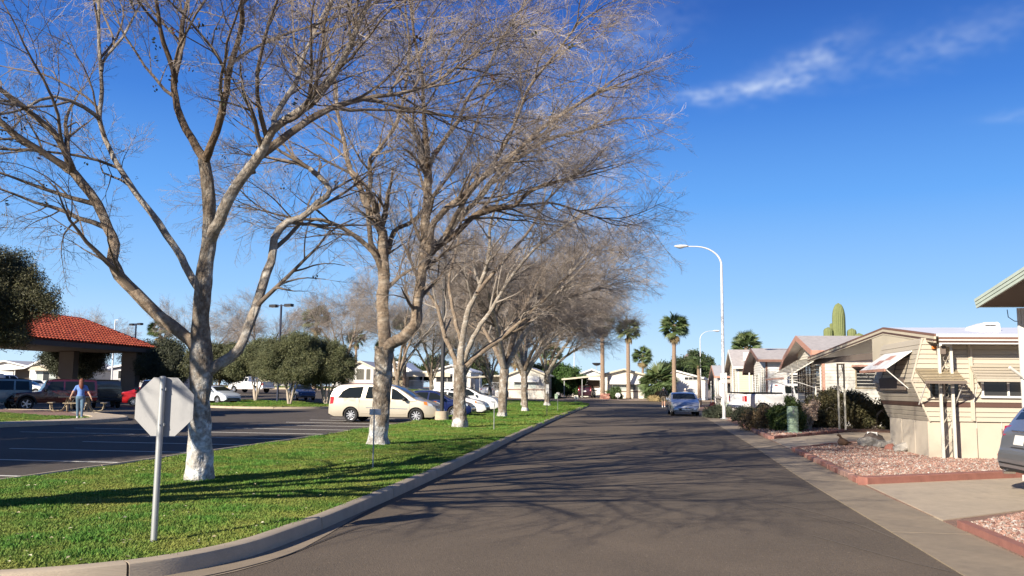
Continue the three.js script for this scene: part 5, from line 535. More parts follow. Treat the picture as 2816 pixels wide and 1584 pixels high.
[[-54, -122, 'low tan house glimpsed right of the shelter pillars', M.cream], [-88, -112, 'white house at the left edge beyond the car park', M.white], [24, -118, 'white house far along the cross street', M.white]].forEach(([x, z, label, wm]) => parkHouse({ label, pos: [x, gH(x, z), z], w: 8, d: 8, hw: 2.7, hr: 3.5, base: .5, wallMat: wm, trimMat: M.white, roofMat: M.roofgray, windows: [{ wall: 'front', x: -2, y: 1.8, w: 1.6, h: 1.1, panes: 2 }, { wall: 'front', x: 2, y: 1.8, w: 1.6, h: 1.1, panes: 2 }] }));

// the beige trailer with the striped roof edge and its carport
{ const root = thing('travel_trailer', 'beige ribbed trailer with slanted nose, brown stripe and long brown-edged carport roof', 'trailer'); const z0 = -22.3, z1 = -25.7, L = 15, y0 = .95, yt = 2.95;
  const nose = y => y < 1.92 ? lerp(7.0, 6.62, (y - y0) / (1.92 - y0)) : lerp(6.62, 6.9, (y - 1.92) / (yt - 1.92));
  { const s = new THREE.Shape([[7.02, y0], [6.64, 1.92], [6.92, yt], [L, yt], [L, y0]].map(p => new THREE.Vector2(...p))); const g = new THREE.ExtrudeGeometry(s, { depth: z0 - z1, bevelEnabled: false }); g.translate(0, 0, z1); part(root, 'wall', g, M.beige); }
  const side = sub(root, 'siding', 'horizontal beige ribbed siding'); const bh = .115; const nb = Math.round((yt - y0) / bh);
  for (let i = 0; i < nb; i++) { const y = y0 + (i + .5) * bh, xn = nose(y) + .01, brown = i === 3; const mat = brown ? M.brown : M.beige; part(side, 'board', boardGeo, mat, { pos: [(xn + L) / 2, y, z0 + .012], scale: [L - xn, bh * .9, .022], rot: [-.2, 0, 0] });
    const t = Math.atan2(y < 1.92 ? -.38 : .28, 1); part(side, 'board', boardGeo, brown ? M.brown : M.beige, { pos: [nose(y) - .012, y, (z0 + z1) / 2], scale: [.022, bh * .9, z0 - z1], rot: [0, 0, -t * .95 + .1] }); }
  part(root, 'corner_trim', merge([beam([7.0, y0, z0 + .02], [6.61, 1.92, z0 + .02], .035, .035), beam([6.61, 1.92, z0 + .02], [6.9, yt, z0 + .02], .035, .035), box(.05, 1.9, .04, 7.95, 1.95, z0 + .03)]), M.beigeskirt);
  const sk = sub(root, 'skirting'); for (let i = 0; i < 14; i++) part(sk, 'panel', box(.54, .96, .02, 7.22 + i * .56, .47, z0 - .03 + (i % 2) * .006), M.beigeskirt); for (let i = 0; i < 6; i++) part(sk, 'panel', box(.02, .96, .53, 7.0 + (i % 2) * .006, .47, z0 - .33 - i * .55), M.beigeskirt);
  // nose window with tilted printed awning
  const nw = windowPart(root, [6.7, 2.25, (z0 + z1) / 2 + .15], Q, 2.1, .62, { panes: 2, frame: M.darkmetal, label: 'dark nose window' }); nw.rotation.set(0, Q, 0); nw.rotateX(-.26);
  part(root, 'window_shade_board', box(.03, .3, 2.2, 6.6, 1.85, (z0 + z1) / 2 + .1, 0, 0, .1), M.stuccobrown);
  slatAwning(root, [6.78, 2.66, (z0 + z1) / 2 + .1], Q, 2.4, .66, .46, { solid: true, mat: M.white, edge: M.pinktrim, print: [[.2, .35, .5, .2], [-.25, .6, .5, .22]] });
  // side windows and awnings
  windowPart(root, [7.34, 1.76, z0 + .04], 0, .75, .55, { panes: 2, frame: M.beigeskirt }); slatAwning(root, [7.16, 2.2, z0 + .04], 0, .9, .7, .3, { n: 8, mat: M.tan, edge: M.stuccobrown });
  windowPart(root, [8.78, 1.8, z0 + .04], 0, 1.2, .55, { panes: 2, frame: M.white, label: 'wide side window' }); slatAwning(root, [8.72, 2.3, z0 + .04], 0, 1.55, .42, .34, { n: 5, mat: M.beige, edge: M.beige });
  part(root, 'door_trim', merge([box(.05, 1.75, .05, 7.98, 1.85, z0 + .05)]), M.beigeskirt); part(root, 'porch_light', rbox(.12, .08, .08, .02, 7.15, 2.72, z0 + .06), M.amberlens);
  // roof with striped edge, ridge running back from the street
  const gx = 7.05, A = [-21.75, 2.93], B = [-26, 3.38], C = [-37.1, 2.92]; const R = sub(root, 'roof');
  const slab = (p, q, th, dy, x0, x1) => { const l = Math.hypot(q[0] - p[0], q[1] - p[1]); return box(x1 - x0, th, l, (x0 + x1) / 2, (p[1] + q[1]) / 2 + dy, (p[0] + q[0]) / 2, Math.atan2(q[1] - p[1], -(q[0] - p[0])), 0, 0); };
  part(R, 'slope', slab(A, B, .05, .06, gx, L + 1), M.roofwhite); part(R, 'slope', slab(B, C, .05, .06, gx, L + 1), M.roofwhite);
  // fascia in three bands along the gable, rolled gutter along the near eave
  [[M.trimbrown, .055, .045], [M.cream, .065, -.02], [M.brown, .05, -.08], [M.cream, .03, -.122]].forEach(([m, h, dy], i) => { part(R, 'fascia_band', merge([slab(A, B, h, dy + .02, gx - .05 - i * .004, gx - .004), slab(B, C, h, dy + .02, gx - .05 - i * .004, gx - .004)]), m); });
  [[M.white, .045, .035], [M.trimbrown, .05, -.015], [M.white, .03, -.057], [M.brown, .045, -.097], [M.white, .03, -.137]].forEach(([m, h, dy], i) => part(R, 'gutter_band', box(L + .9 - gx, h * .98, .06 - i * .006, (gx + L + 1) / 2, A[1] + dy, A[0] + .03), m));
  part(R, 'beam', merge([box(.1, .2, 15, 7.25, 2.74, -29.4, .012), box(.08, .14, 15, 10, 2.74, -29.4, .012)]), M.stuccobrown);
  part(root, 'upper_wall', (() => { const s = new THREE.Shape([[-22.3, 2.9], [-26, 3.33], [-27.2, 3.28], [-27.2, 2.5], [-22.3, 2.5]].map(([z, y]) => new THREE.Vector2(-z, y))); const g = new THREE.ExtrudeGeometry(s, { depth: .05, bevelEnabled: false }); g.rotateY(Math.PI / 2); g.translate(7.0, 0, 0); return g; })(), M.cream);
  const scroll = (x0, z, x1, z2, h) => { const g = []; for (let k = 0; k < 4; k++) { const y = .45 + k * .62; for (const s of [1, -1]) { const pts = []; for (let i = 0; i <= 16; i++) { const a = i / 16 * 5, rr = .1 * (1 - i / 22); pts.push([lerp(x0, x1, .5) + Math.cos(a) * rr * s * .8, y + .12 * s + Math.sin(a) * rr, lerp(z, z2, .5), .005]); } g.push(tube(pts, 4)); } g.push(bar([x0, y - .25, z], [x1, y + .3, z2], .005)); } return merge(g); };
  for (const [xa, za, xb, zb, h] of [[7.18, -22.02, 7.45, -22.02, 2.75], [8.1, -36.8, 8.34, -36.8, 2.72]]) { part(root, 'post', box(.062, h, .062, xa, h / 2, za), M.offwhite); part(root, 'post', box(.062, h, .062, xb, h / 2, zb), M.offwhite); part(root, 'scrollwork', scroll(xa, za, xb, zb, h), M.beigeskirt); part(root, 'bracket', merge([bar([xb, h - .5, za], [xb + .02, h - .02, za - .45], .02), box(.3, .06, .1, (xa + xb) / 2, h + .01, za)]), M.white); }
  part(root, 'post', box(.08, 2.7, .08, 12, 1.35, -36.8), M.white);
  const ac = sub(root, 'roof_air_conditioner'); part(ac, 'shell', new THREE.ExtrudeGeometry(new THREE.Shape([[0, 0], [.16, .2], [.45, .29], [.85, .3], [.9, .26], [.92, 0]].map(p => new THREE.Vector2(...p))), { depth: .6, bevelEnabled: true, bevelSize: .03, bevelThickness: .03, bevelSegments: 3 }).scale(.75, .85, 1).translate(8.5, 3.16, -24.2), M.white); part(ac, 'vent', box(.25, .02, .01, 8.95, 3.35, -23.55), M.darkmetal);
}
// nearest house on the right: only its mint roof corner, ribbed post and wall show
{ const root = thing('carport_house', 'mint-edged roof corner on a ribbed white post above the grey car', 'house'); const ex = 6.5; const p = [-17.65, 3.3], pk = [-12.5, 4.05], q = [-7, 3.25];
  const slab = (a, b, th, dy, x0, x1) => { const l = Math.hypot(b[0] - a[0], b[1] - a[1]); return box(x1 - x0, th, l, (x0 + x1) / 2, (a[1] + b[1]) / 2 + dy, (a[0] + b[0]) / 2, -Math.atan2(b[1] - a[1], b[0] - a[0]), 0, 0); };
  const R = sub(root, 'roof'); part(R, 'slope', slab(p, pk, .06, .1, ex, 18), M.roofwhite); part(R, 'slope', slab(pk, q, .06, .1, ex, 18), M.roofwhite); part(R, 'soffit', merge([slab(p, pk, .03, .0, ex, 18), slab(pk, q, .03, 0, ex, 18)]), M.stuccobrown);
  for (let i = 0; i < 3; i++) part(R, 'fascia_band', merge([slab(p, pk, .055, .1 - i * .06, ex - .06 + i * .012, ex - .002), slab(pk, q, .055, .1 - i * .06, ex - .06 + i * .012, ex - .002)]), M.mint); part(R, 'eave_band', box(18 - ex, .12, .04, (18 + ex) / 2, 3.33, -17.67), M.mint);
  for (let i = 0; i < 5; i++) part(root, 'post_rib', box(.05, 3.2, .05 + (i % 2) * .03, 7.12 + i * .055, 1.63, -17.4), M.white); part(root, 'post_foot', rbox(.34, .12, .22, .02, 7.23, .09, -17.4), M.white);
  part(root, 'header', box(10, .22, .1, 12.2, 3.12, -17.4), M.offwhite); part(root, 'wall', box(8, 3, .12, 15.6, 1.5, -17.5), M.white); part(root, 'post', box(.1, 3.2, .1, 7.2, 1.6, -8.5), M.white); part(root, 'wall', box(.12, 3.2, 10, 15, 1.6, -12.4), M.white);
  part(root, 'cable', tube([[7.0, 3.22, -17.6, .008], [7.02, 3.08, -17.62, .008], [7.12, 3.0, -17.6, .008], [7.3, 2.98, -17.5, .008]], 5), M.darkmetal); part(root, 'awning_bracket', merge([bar([7.1, 1.95, -17.34], [6.85, 2.12, -17.25], .03), box(.2, .08, .06, 7.2, 1.95, -17.34)]), M.white);
}
// picnic shelter with hipped clay-tile roof
{ const root = thing('picnic_shelter', 'open shelter with red clay tile hip roof on broad brown pillars', 'shelter'); const xe = -46.8, w = 5.0, zr = -80.6, zl = -52, ye = 5.1, yr = 7.6; const xr = xe - w;
  const tileMats = [[.40, .072, .032], [.46, .1, .045], [.32, .055, .028], [.43, .08, .034]].map(c => std({ map: wearTex(c, .18), roughness: .8 }));
  const R = sub(root, 'roof'); const eave = (pts) => { const g = new THREE.BufferGeometry(); const P = []; for (let i = 1; i < pts.length - 1; i++) P.push(...pts[0], ...pts[i], ...pts[i + 1]); g.setAttribute('position', new THREE.Float32BufferAttribute(P, 3)); g.computeVertexNormals(); return g; };
  const c = { a: [xe, ye, zr], b: [xe, ye, zl], c: [xe - 2 * w, ye, zl], d: [xe - 2 * w, ye, zr], r1: [xr, yr, zr + w], r2: [xr, yr, zl - w] };
  part(R, 'deck', merge([eave([c.a, c.b, c.r2, c.r1]), eave([c.b, c.c, c.r2]), eave([c.c, c.d, c.r1, c.r2]), eave([c.d, c.a, c.r1])]), tileMats[0]);
  // barrel tiles: half-round, slightly conical
  const sl = Math.hypot(w, yr - ye), ang = Math.atan2(yr - ye, w), rows = 12, ex = sl / rows, cw = .45; const tile = (() => { const P = [], idx = [], n = 6; for (let j = 0; j < 2; j++) for (let i = 0; i <= n; i++) { const a = i / n * Math.PI, r = (j ? .17 : .215); P.push((j ? -.5 : .5) * ex * 1.16, Math.sin(a) * r * .8 + (j ? 0 : .03), Math.cos(a) * r); } for (let i = 0; i < n; i++) idx.push(i, i + 1, i + n + 1, i + n + 1, i + 1, i + n + 2); const g = new THREE.BufferGeometry(); g.setAttribute('position', new THREE.Float32BufferAttribute(P, 3)); g.setIndex(idx); g.setAttribute('uv', new THREE.Float32BufferAttribute(P.flatMap((_, i) => i % 3 ? [] : [P[i] + .5, P[i + 2] * 2]), 2)); g.computeVertexNormals(); return g; })();
  const list = []; for (let j = 0; j < rows; j++) { const t = (j + .5) / rows; const za = lerp(zr, zr + w, t), zb = lerp(zl, zl - w, t); const n = Math.floor((zb - za) / cw); for (let k = 0; k <= n; k++) { const z = zr + Math.ceil((za - zr) / cw) * cw + k * cw + .08; if (z > zb) continue; list.push([lerp(xe, xr, t), lerp(ye, yr, t) + .03, z, 0]); } }
  for (let j = 0; j < rows; j++) { const t = (j + .5) / rows; for (let x = xe - w * t - .1; x > xe - 2 * w + w * t; x -= cw) list.push([x, lerp(ye, yr, t) + .03, lerp(zr, zr + w, t), 1], [x, lerp(ye, yr, t) + .03, lerp(zl, zl - w, t), 2]); for (let z = zr + w * t; z < zl - w * t; z += cw) list.push([lerp(xe - 2 * w, xr, t), lerp(ye, yr, t) + .03, z, 3]); }
  const near = list.filter(q => q[3] === 0 && q[2] < -62.5).sort((a, b) => a[2] - b[2]); const shown = near.slice(0, 300), set = new Set(shown); const rot = [[0, 0, -ang], [0, Math.PI / 2, -ang], [0, -Math.PI / 2, -ang], [0, Math.PI, -ang]]; const E = k => { const e = new THREE.Euler(...rot[k], 'YXZ'); return e; };
  for (const q of shown) { const m = part(R, 'tile', tile, tileMats[(R0() * 4) | 0], { pos: [q[0], q[1] + (R0() - .5) * .012, q[2] + (R0() - .5) * .012] }); m.rotation.copy(E(0)); m.rotation.y += (R0() - .5) * .03; }
  const rest = list.filter(q => !set.has(q)); const inst = new THREE.InstancedMesh(tile, std({ color: 0xffffff, roughness: .8 }), rest.length), d = new THREE.Object3D(), col = new THREE.Color(); rest.forEach((q, i) => { d.position.set(q[0], q[1], q[2]); d.rotation.copy(E(q[3])); d.updateMatrix(); inst.setMatrixAt(i, d.matrix); const k = .8 + R0() * .4; col.setRGB(.40 * k, .075 * k, .034 * k); inst.setColorAt(i, col); }); inst.name = 'roof_tiles'; inst.userData.kind = 'stuff'; inst.castShadow = true; R.add(inst);
  const ridge = (a, b) => { const g = []; const n = Math.round(V3(...a).distanceTo(V3(...b)) / .35); for (let i = 0; i < n; i++) { const p = a.map((v, k) => lerp(v, b[k], i / n)), q = a.map((v, k) => lerp(v, b[k], (i + 1.1) / n)); g.push(bar([p[0], p[1] + .09, p[2]], [q[0], q[1] + .07, q[2]], .13, .11, 8)); } return merge(g); };
  part(R, 'ridge_tiles', merge([ridge(c.a, c.r1), ridge(c.r2, c.r1), ridge(c.b, c.r2), ridge(c.d, c.r1)]), tileMats[2], { kind: 'stuff' });
  part(root, 'fascia', merge([box(.08, .42, zl - zr, xe - .1, ye - .24, (zr + zl) / 2), box(2 * w - .2, .42, .08, xr, ye - .24, zr + .1), box(2 * w - .2, .42, .08, xr, ye - .24, zl - .1), box(.08, .42, zl - zr, xe - 2 * w + .1, ye - .24, (zr + zl) / 2)]), M.darkwood); part(root, 'ceiling', box(2 * w - .3, .06, zl - zr - .3, xr, ye - .42, (zr + zl) / 2), M.darkwood);
  for (const [x, z] of [[-48.2, -78.2], [-53.2, -76], [-48.4, -54], [-55, -54]]) { const P = sub(root, 'pillar'); part(P, 'shaft', box(1.5, 4.7, .8, x, 2.35, z), M.stuccobrown); part(P, 'cap', box(1.6, .12, .9, x, 4.62, z), M.darkwood); }
  structure('shelter_slab', poly([[-46.4, -51], [-57.4, -51], [-57.4, -81], [-46.4, -81]].reverse(), 0, .35), M.concrete, 'concrete floor under the tiled shelter', 'floor');
}

// ---------- vehicles ----------
const tyreGeos = new Map();
function wheelParts(parent, x, z, R, wdt, spokes, side, rimMat = M.rim) {
  const g = sub(parent, 'wheel'); g.position.set(x, R, z); g.rotation.y = side > 0 ? 0 : Math.PI;
  const key = R + '_' + wdt; if (!tyreGeos.has(key)) { const ri = R * .64; const pr = [[ri, -wdt / 2], [R * .9, -wdt / 2], [R * .975, -wdt * .42], [R, -wdt * .3], [R, wdt * .3], [R * .975, wdt * .42], [R * .9, wdt / 2], [ri, wdt / 2], [ri, -wdt / 2]].map(p => new THREE.Vector2(...p)); const t = new THREE.LatheGeometry(pr, 28); t.rotateX(Math.PI / 2); tyreGeos.set(key, t); }
  part(g, 'tyre', tyreGeos.get(key), M.rubber); const L = [], ri = R * .65; const rimRing = new THREE.TorusGeometry(ri * .97, R * .035, 6, 28); rimRing.translate(0, 0, wdt * .4); L.push(rimRing, cyl(ri * .2, ri * .24, .05, 0, 0, wdt * .36, Math.PI / 2));
  for (let i = 0; i < spokes; i++) { const a = i / spokes * 6.2832; const s = box(ri * .8, ri * (spokes > 7 ? .17 : .28), .03, ri * .56, 0, wdt * .36); s.applyMatrix4(new THREE.Matrix4().makeRotationZ(a)); L.push(s); } part(g, 'rim', merge(L), rimMat); part(g, 'brake_well', cyl(ri, ri, .02, 0, 0, wdt * .1, Math.PI / 2, 0, 0, 20), M.black); return g;
}
function chaikin(p, n = 2) { for (let k = 0; k < n; k++) { const o = [p[0]]; for (let i = 0; i < p.length - 1; i++) { const a = p[i], b = p[i + 1]; o.push([lerp(a[0], b[0], .25), lerp(a[1], b[1], .25)], [lerp(a[0], b[0], .75), lerp(a[1], b[1], .75)]); } o.push(p[p.length - 1]); p = o; } return p; }
function carPaint(r, g, b, metal = .0) { return new THREE.MeshPhysicalMaterial({ color: rgb(r, g, b), roughness: metal ? .34 : r + g + b < .2 ? .2 : .42, metalness: metal, clearcoat: 1, clearcoatRoughness: .06 }); }
function vehicle(o) {
  const { label, pos, heading, L, W, H, R = .33, wx, sill = .24, top, belt, inset = .17, tapF = .82, tapR = .86, mat, group = 'parked cars', spokes = 10, name = 'parked_car', category = 'car', tw = .22, smooth = 2, crown = .03, edge = .08, rimMat } = o;
  const root = thing(name, label, category, pos, heading, group); const hl = L / 2; const Ra = R * 1.17;
  let prof = chaikin(top, smooth); const beltY = typeof belt === 'function' ? belt : () => belt;
  const topAt = x => { for (let i = 0; i < prof.length - 1; i++) { const a = prof[i], b = prof[i + 1]; if (x >= a[0] && x <= b[0]) { const d = b[0] - a[0]; return d < 1e-5 ? Math.max(a[1], b[1]) : lerp(a[1], b[1], (x - a[0]) / d); } } return 0; };
  const botAt = x => { let y = sill; for (const w of wx) { const d = Math.abs(x - w); if (d < Ra) y = Math.max(y, R + Math.sqrt(Ra * Ra - d * d) * .98); } const e = Math.abs(x) / hl; return Math.max(y, sill + (e > .9 ? (e - .9) * 1.2 : 0)); };
  const half = (x, y) => { const e = Math.abs(x) / hl, tp = x > 0 ? tapF : tapR; let w = W / 2; if (e > .62) { const q = (e - .62) / .38; w *= 1 - (1 - tp) * q * q * q; } const b = beltY(x); if (y > b) w -= inset * (y - b) / Math.max(.3, H - b); else { const m = (b + sill) / 2, q = (y - m) / (b - sill); w -= .05 * q * q * 1.6 + (y < sill + .12 ? .03 * (1 - (y - sill) / .12) : 0); } return Math.max(.05, w); };
  // columns along the profile
  const xs = []; for (const p of prof) xs.push([p[0], p[1]]); const add = x => { if (x > -hl + .01 && x < hl - .01) xs.push([x, topAt(x)]); }; for (const w of wx) for (let k = 0; k <= 12; k++) add(w - Math.cos(k / 12 * Math.PI) * Ra); for (let x = -hl + .2; x < hl; x += .2) add(x); xs.forEach((q, i) => q.push(i)); xs.sort((a, b) => a[0] - b[0] || a[2] - b[2]);
  const rowsN = 10, capN = 4, nv = rowsN + capN + 1; const pos3 = [], idx = [], topStart = [], cols = xs.length, K = 6;
  const under = [], bot = [];
  for (const s of [1, -1]) for (let c = 0; c < cols; c++) { const [x, yt] = xs[c]; const b = Math.min(botAt(x), yt - .001), e = Math.min(edge, (yt - b) * .5); for (let k = 0; k < nv; k++) { let y, w; if (k <= rowsN) { y = lerp(b, yt - e, k / rowsN); w = half(x, y); } else { const a = (k - rowsN) / capN * Math.PI / 2; y = yt - e + e * Math.sin(a); w = half(x, yt - e) - e * .9 * (1 - Math.cos(a)); } pos3.push(x, y, s * Math.max(.03, w)); } }
  const off = cols * nv; for (let c = 0; c < cols - 1; c++) for (let k = 0; k < nv - 1; k++) { const a = c * nv + k, b = a + nv; idx.push(a, b, a + 1, b, b + 1, a + 1); const A = a + off, B = b + off; idx.push(A, A + 1, B, B, A + 1, B + 1); }
  const tb = pos3.length / 3; for (let c = 0; c < cols; c++) { const [x, yt] = xs[c]; const i1 = c * nv + nv - 1, w = pos3[i1 * 3 + 2], y = pos3[i1 * 3 + 1]; for (let k = 0; k <= K; k++) { const t = k / K * 2 - 1; pos3.push(x, y + crown * (1 - t * t) * Math.min(1, (yt - .3)), w * t); } } for (let c = 0; c < cols - 1; c++) for (let k = 0; k < K; k++) { const a = tb + c * (K + 1) + k, b = a + K + 1; idx.push(a, a + 1, b, b, a + 1, b + 1); }
  let g = new THREE.BufferGeometry(); g.setAttribute('position', new THREE.Float32BufferAttribute(pos3, 3)); g.setIndex(idx); g = mergeVertices(g, 1e-3); g = toCreasedNormals(g.toNonIndexed(), .55); part(root, 'body', g, mat);
  { const P = [], I = []; for (let c = 0; c < cols; c++) { const [x, yt] = xs[c], b = Math.min(botAt(x), yt - .001) + .012, w = half(x, b) - .025; P.push(x, b, -w, x, b, w); } for (let c = 0; c < cols - 1; c++) I.push(c * 2, c * 2 + 2, c * 2 + 1, c * 2 + 1, c * 2 + 2, c * 2 + 3); const u = new THREE.BufferGeometry(); u.setAttribute('position', new THREE.Float32BufferAttribute(P, 3)); u.setIndex(I); u.computeVertexNormals(); part(root, 'underbody', u, M.black); }
  // panels laid on the sides
  const sidePatch = (poly2, s, lift = .008) => { const den = []; for (let i = 0; i < poly2.length; i++) { const a = poly2[i], b = poly2[(i + 1) % poly2.length], n = Math.max(1, Math.ceil(Math.hypot(b[0] - a[0], b[1] - a[1]) / .22)); for (let k = 0; k < n; k++) den.push([lerp(a[0], b[0], k / n), lerp(a[1], b[1], k / n)]); } const f = THREE.ShapeUtils.triangulateShape(den.map(p => new THREE.Vector2(...p)), []); const P = []; for (const t of f) for (const i of (s > 0 ? t : [t[0], t[2], t[1]])) { const [x, y] = den[i]; P.push(x, y, s * (half(x, y) + lift)); } const q = new THREE.BufferGeometry(); q.setAttribute('position', new THREE.Float32BufferAttribute(P, 3)); q.computeVertexNormals(); return q; };
  const endX = (z, y, s) => { z = Math.abs(z); for (let x = hl; x > 0; x -= .01) { if (half(s * x, y) >= z && topAt(s * x) >= y && botAt(s * x) <= y + .02) return s * x; } return s * hl * .9; };
  const endPatch = (poly2, s, lift = .012) => { const den = []; for (let i = 0; i < poly2.length; i++) { const a = poly2[i], b = poly2[(i + 1) % poly2.length], n = Math.max(1, Math.ceil(Math.hypot(b[0] - a[0], b[1] - a[1]) / .12)); for (let k = 0; k < n; k++) den.push([lerp(a[0], b[0], k / n), lerp(a[1], b[1], k / n)]); } const f = THREE.ShapeUtils.triangulateShape(den.map(p => new THREE.Vector2(...p)), []); const P = []; for (const t of f) for (const i of t) { const [z, y] = den[i]; P.push(endX(z, y, s) + s * lift, y, z); } const q = new THREE.BufferGeometry(); q.setAttribute('position', new THREE.Float32BufferAttribute(P, 3)); q.computeVertexNormals(); return q; };
  const topPatch = (x0, x1, f0, f1, lift = .012) => { const P = [], I = [], n = 8; const st = []; for (let i = 0; i <= n; i++) st.push(lerp(x0, x1, i / n)); st.forEach((x, i) => { const yt = topAt(x), e = Math.min(edge, (yt - botAt(x)) * .5), w = (half(x, yt - e) - e * .9) * lerp(f0, f1, i / n); for (let k = 0; k <= 8; k++) { const t = k / 8 * 2 - 1; P.push(x + lift * .5 * Math.sign(x1 - x0), yt + lift + crown * (1 - t * t * .9), w * t); } }); for (let i = 0; i < n; i++) for (let k = 0; k < 8; k++) { const a = i * 9 + k, b = a + 9; I.push(a, b, a + 1, b, b + 1, a + 1); } const q = new THREE.BufferGeometry(); q.setAttribute('position', new THREE.Float32BufferAttribute(P, 3)); q.setIndex(I); q.computeVertexNormals(); return q; };
  for (const s of [1, -1]) {
    for (const w of o.windows || []) part(root, 'side_window', sidePatch(w, s), M.glass);
    for (const x of o.seams || []) part(root, 'door_seam', sidePatch([[x - .006, sill + .06], [x + .006, sill + .06], [x + .006, beltY(x)], [x - .006, beltY(x)]], s, .003), M.black);
    for (const [x, y] of o.handles || []) part(root, 'door_handle', box(.2, .035, .03, x, y, s * (half(x, y) + .015)), o.handleMat || mat);
    for (const q of o.strips || []) part(root, 'side_moulding', sidePatch(q.p, s, .012), q.mat || M.chrome);
    for (const q of o.sideLights || []) part(root, q.name || 'lamp', sidePatch(q.p, s, .012), q.mat);
    if (o.mirror) { const [x, y] = o.mirror; part(root, 'mirror', merge([rbox(.13, .15, .24, .05, x, y, s * (half(x, y) + .15)), box(.05, .05, .12, x, y - .05, s * (half(x, y) + .03))]), o.mirrorMat || mat); }
    for (const w of wx) { wheelParts(root, w, s * (W / 2 - tw / 2 - .015), R, tw, spokes, s, rimMat); if (o.flare) { const t = new THREE.TorusGeometry(Ra * 1.06, .06, 6, 16, Math.PI); t.translate(w, R, s * (W / 2 + .0)); part(root, 'fender_flare', t, o.flare); } }
  }
  if (o.windshield) part(root, 'windshield', topPatch(...o.windshield, .9, .94), M.glass); if (o.rearGlass) part(root, 'rear_window', topPatch(...o.rearGlass, .86, .9), M.glass);
  for (const q of o.front || []) part(root, q.name, endPatch(q.p, 1), q.mat); for (const q of o.rear || []) part(root, q.name, endPatch(q.p, -1), q.mat);
  for (const q of o.extra || []) part(root, q.name, q.geo, q.mat, q.label ? { label: q.label } : undefined); 
  root.userData.fns = undefined; delete root.userData.fns; return root;
}
const mirrorZ = p => p.map(([z, y]) => [-z, y]).reverse(); const pair = (name, p, mat) => [{ name, p, mat }, { name, p: mirrorZ(p), mat }];
const sedan = (o) => Object.assign({ L: 4.6, W: 1.8, H: 1.45, R: .325, wx: [1.38, -1.32], belt: x => .9 - x * .015, top: [[-2.3, .3], [-2.3, .62], [-2.26, .9], [-2.1, 1.03], [-1.65, 1.08], [-.95, 1.4], [-.3, 1.455], [.25, 1.42], [.75, 1.22], [1.12, 1.0], [1.6, .92], [2.05, .8], [2.26, .6], [2.3, .45], [2.3, .28]], windshield: [1.1, .42], rearGlass: [-1.6, -.9], windows: [[[.93, .98], [.42, 1.3], [.05, 1.355], [.0, .96]], [[-.08, .96], [-.03, 1.36], [-.55, 1.35], [-1.05, 1.2], [-1.3, 1.02], [-1.2, .97]]], seams: [.98, -.04, -1.08], handles: [[-.0 + .12, .86], [-.95, .88]], mirror: [.82, 1.02], front: [...pair('headlight', [[.52, .62], [.84, .68], [.86, .8], [.55, .74]], M.clearlens), { name: 'grille', p: [[-.5, .6], [.5, .6], [.46, .7], [-.46, .7]], mat: M.black }, { name: 'air_intake', p: [[-.55, .36], [.55, .36], [.65, .47], [-.65, .47]], mat: M.black }], rear: [...pair('taillight', [[.5, .78], [.86, .74], [.86, .92], [.55, .94]], M.redlens), { name: 'licence_plate', p: [[-.2, .62], [.2, .62], [.2, .76], [-.2, .76]], mat: M.white }], sideLights: [{ name: 'headlight', p: [[1.86, .7], [2.12, .66], [2.1, .78], [1.8, .82]], mat: M.clearlens }, { name: 'taillight', p: [[-2.24, .78], [-2.02, .8], [-2.02, .96], [-2.2, .95]], mat: M.redlens }] }, o);
const van = (o) => Object.assign({ name: 'parked_minivan', category: 'minivan', L: 5.14, W: 1.98, H: 1.76, R: .335, wx: [1.6, -1.48], tw: .24, sill: .26, belt: x => 1.04 - x * .03, inset: .2, tapF: .78, tapR: .9, spokes: 9, top: [[-2.57, .32], [-2.57, .7], [-2.53, 1.1], [-2.42, 1.42], [-2.2, 1.66], [-1.8, 1.735], [-.6, 1.76], [.35, 1.71], [.85, 1.52], [1.45, 1.13], [1.62, 1.06], [2.1, .95], [2.42, .8], [2.56, .6], [2.57, .3]], windshield: [1.42, .5], rearGlass: [-2.46, -2.24], windows: [[[-2.12, 1.1], [-1.9, 1.42], [-1.6, 1.58], [-.92, 1.63], [-1.02, 1.1]], [[-.8, 1.09], [-.7, 1.63], [.32, 1.6], [.34, 1.07]], [[.44, 1.06], [.42, 1.58], [.66, 1.48], [1.2, 1.1], [1.24, 1.03]]], seams: [-1.08, .38, 1.3], handles: [[-.0, .93], [.24, .93]], strips: [{ p: [[-.75, .66], [1.2, .62], [1.2, .65], [-.75, .69]] }, { p: [[-1.0, .42], [1.1, .39], [1.1, .44], [-1.0, .47]], mat: o.mat }], mirror: [1.08, 1.06], mirrorMat: M.black, front: [...pair('headlight', [[.5, .72], [.82, .74], [.82, .9], [.55, .86]], M.clearlens), { name: 'grille', p: [[-.42, .7], [.42, .7], [.46, .86], [-.46, .86]], mat: M.chrome }, { name: 'air_intake', p: [[-.6, .36], [.6, .36], [.55, .46], [-.55, .46]], mat: M.black }], rear: [...pair('taillight', [[.7, .98], [.86, .98], [.84, 1.35], [.74, 1.35]], M.redlens), { name: 'licence_plate', p: [[-.2, .85], [.2, .85], [.2, 1.0], [-.2, 1.0]], mat: M.white }], sideLights: [{ name: 'turn_lamp', p: [[1.98, .84], [2.14, .8], [2.1, .96], [1.95, .98]], mat: M.amberlens }, { name: 'headlight', p: [[2.15, .8], [2.4, .74], [2.32, .86], [2.11, .95]], mat: M.clearlens }, { name: 'taillight', p: [[-2.5, .82], [-2.34, .84], [-2.3, 1.14], [-2.42, 1.16], [-2.47, 1.12]], mat: M.redlens }] }, o);
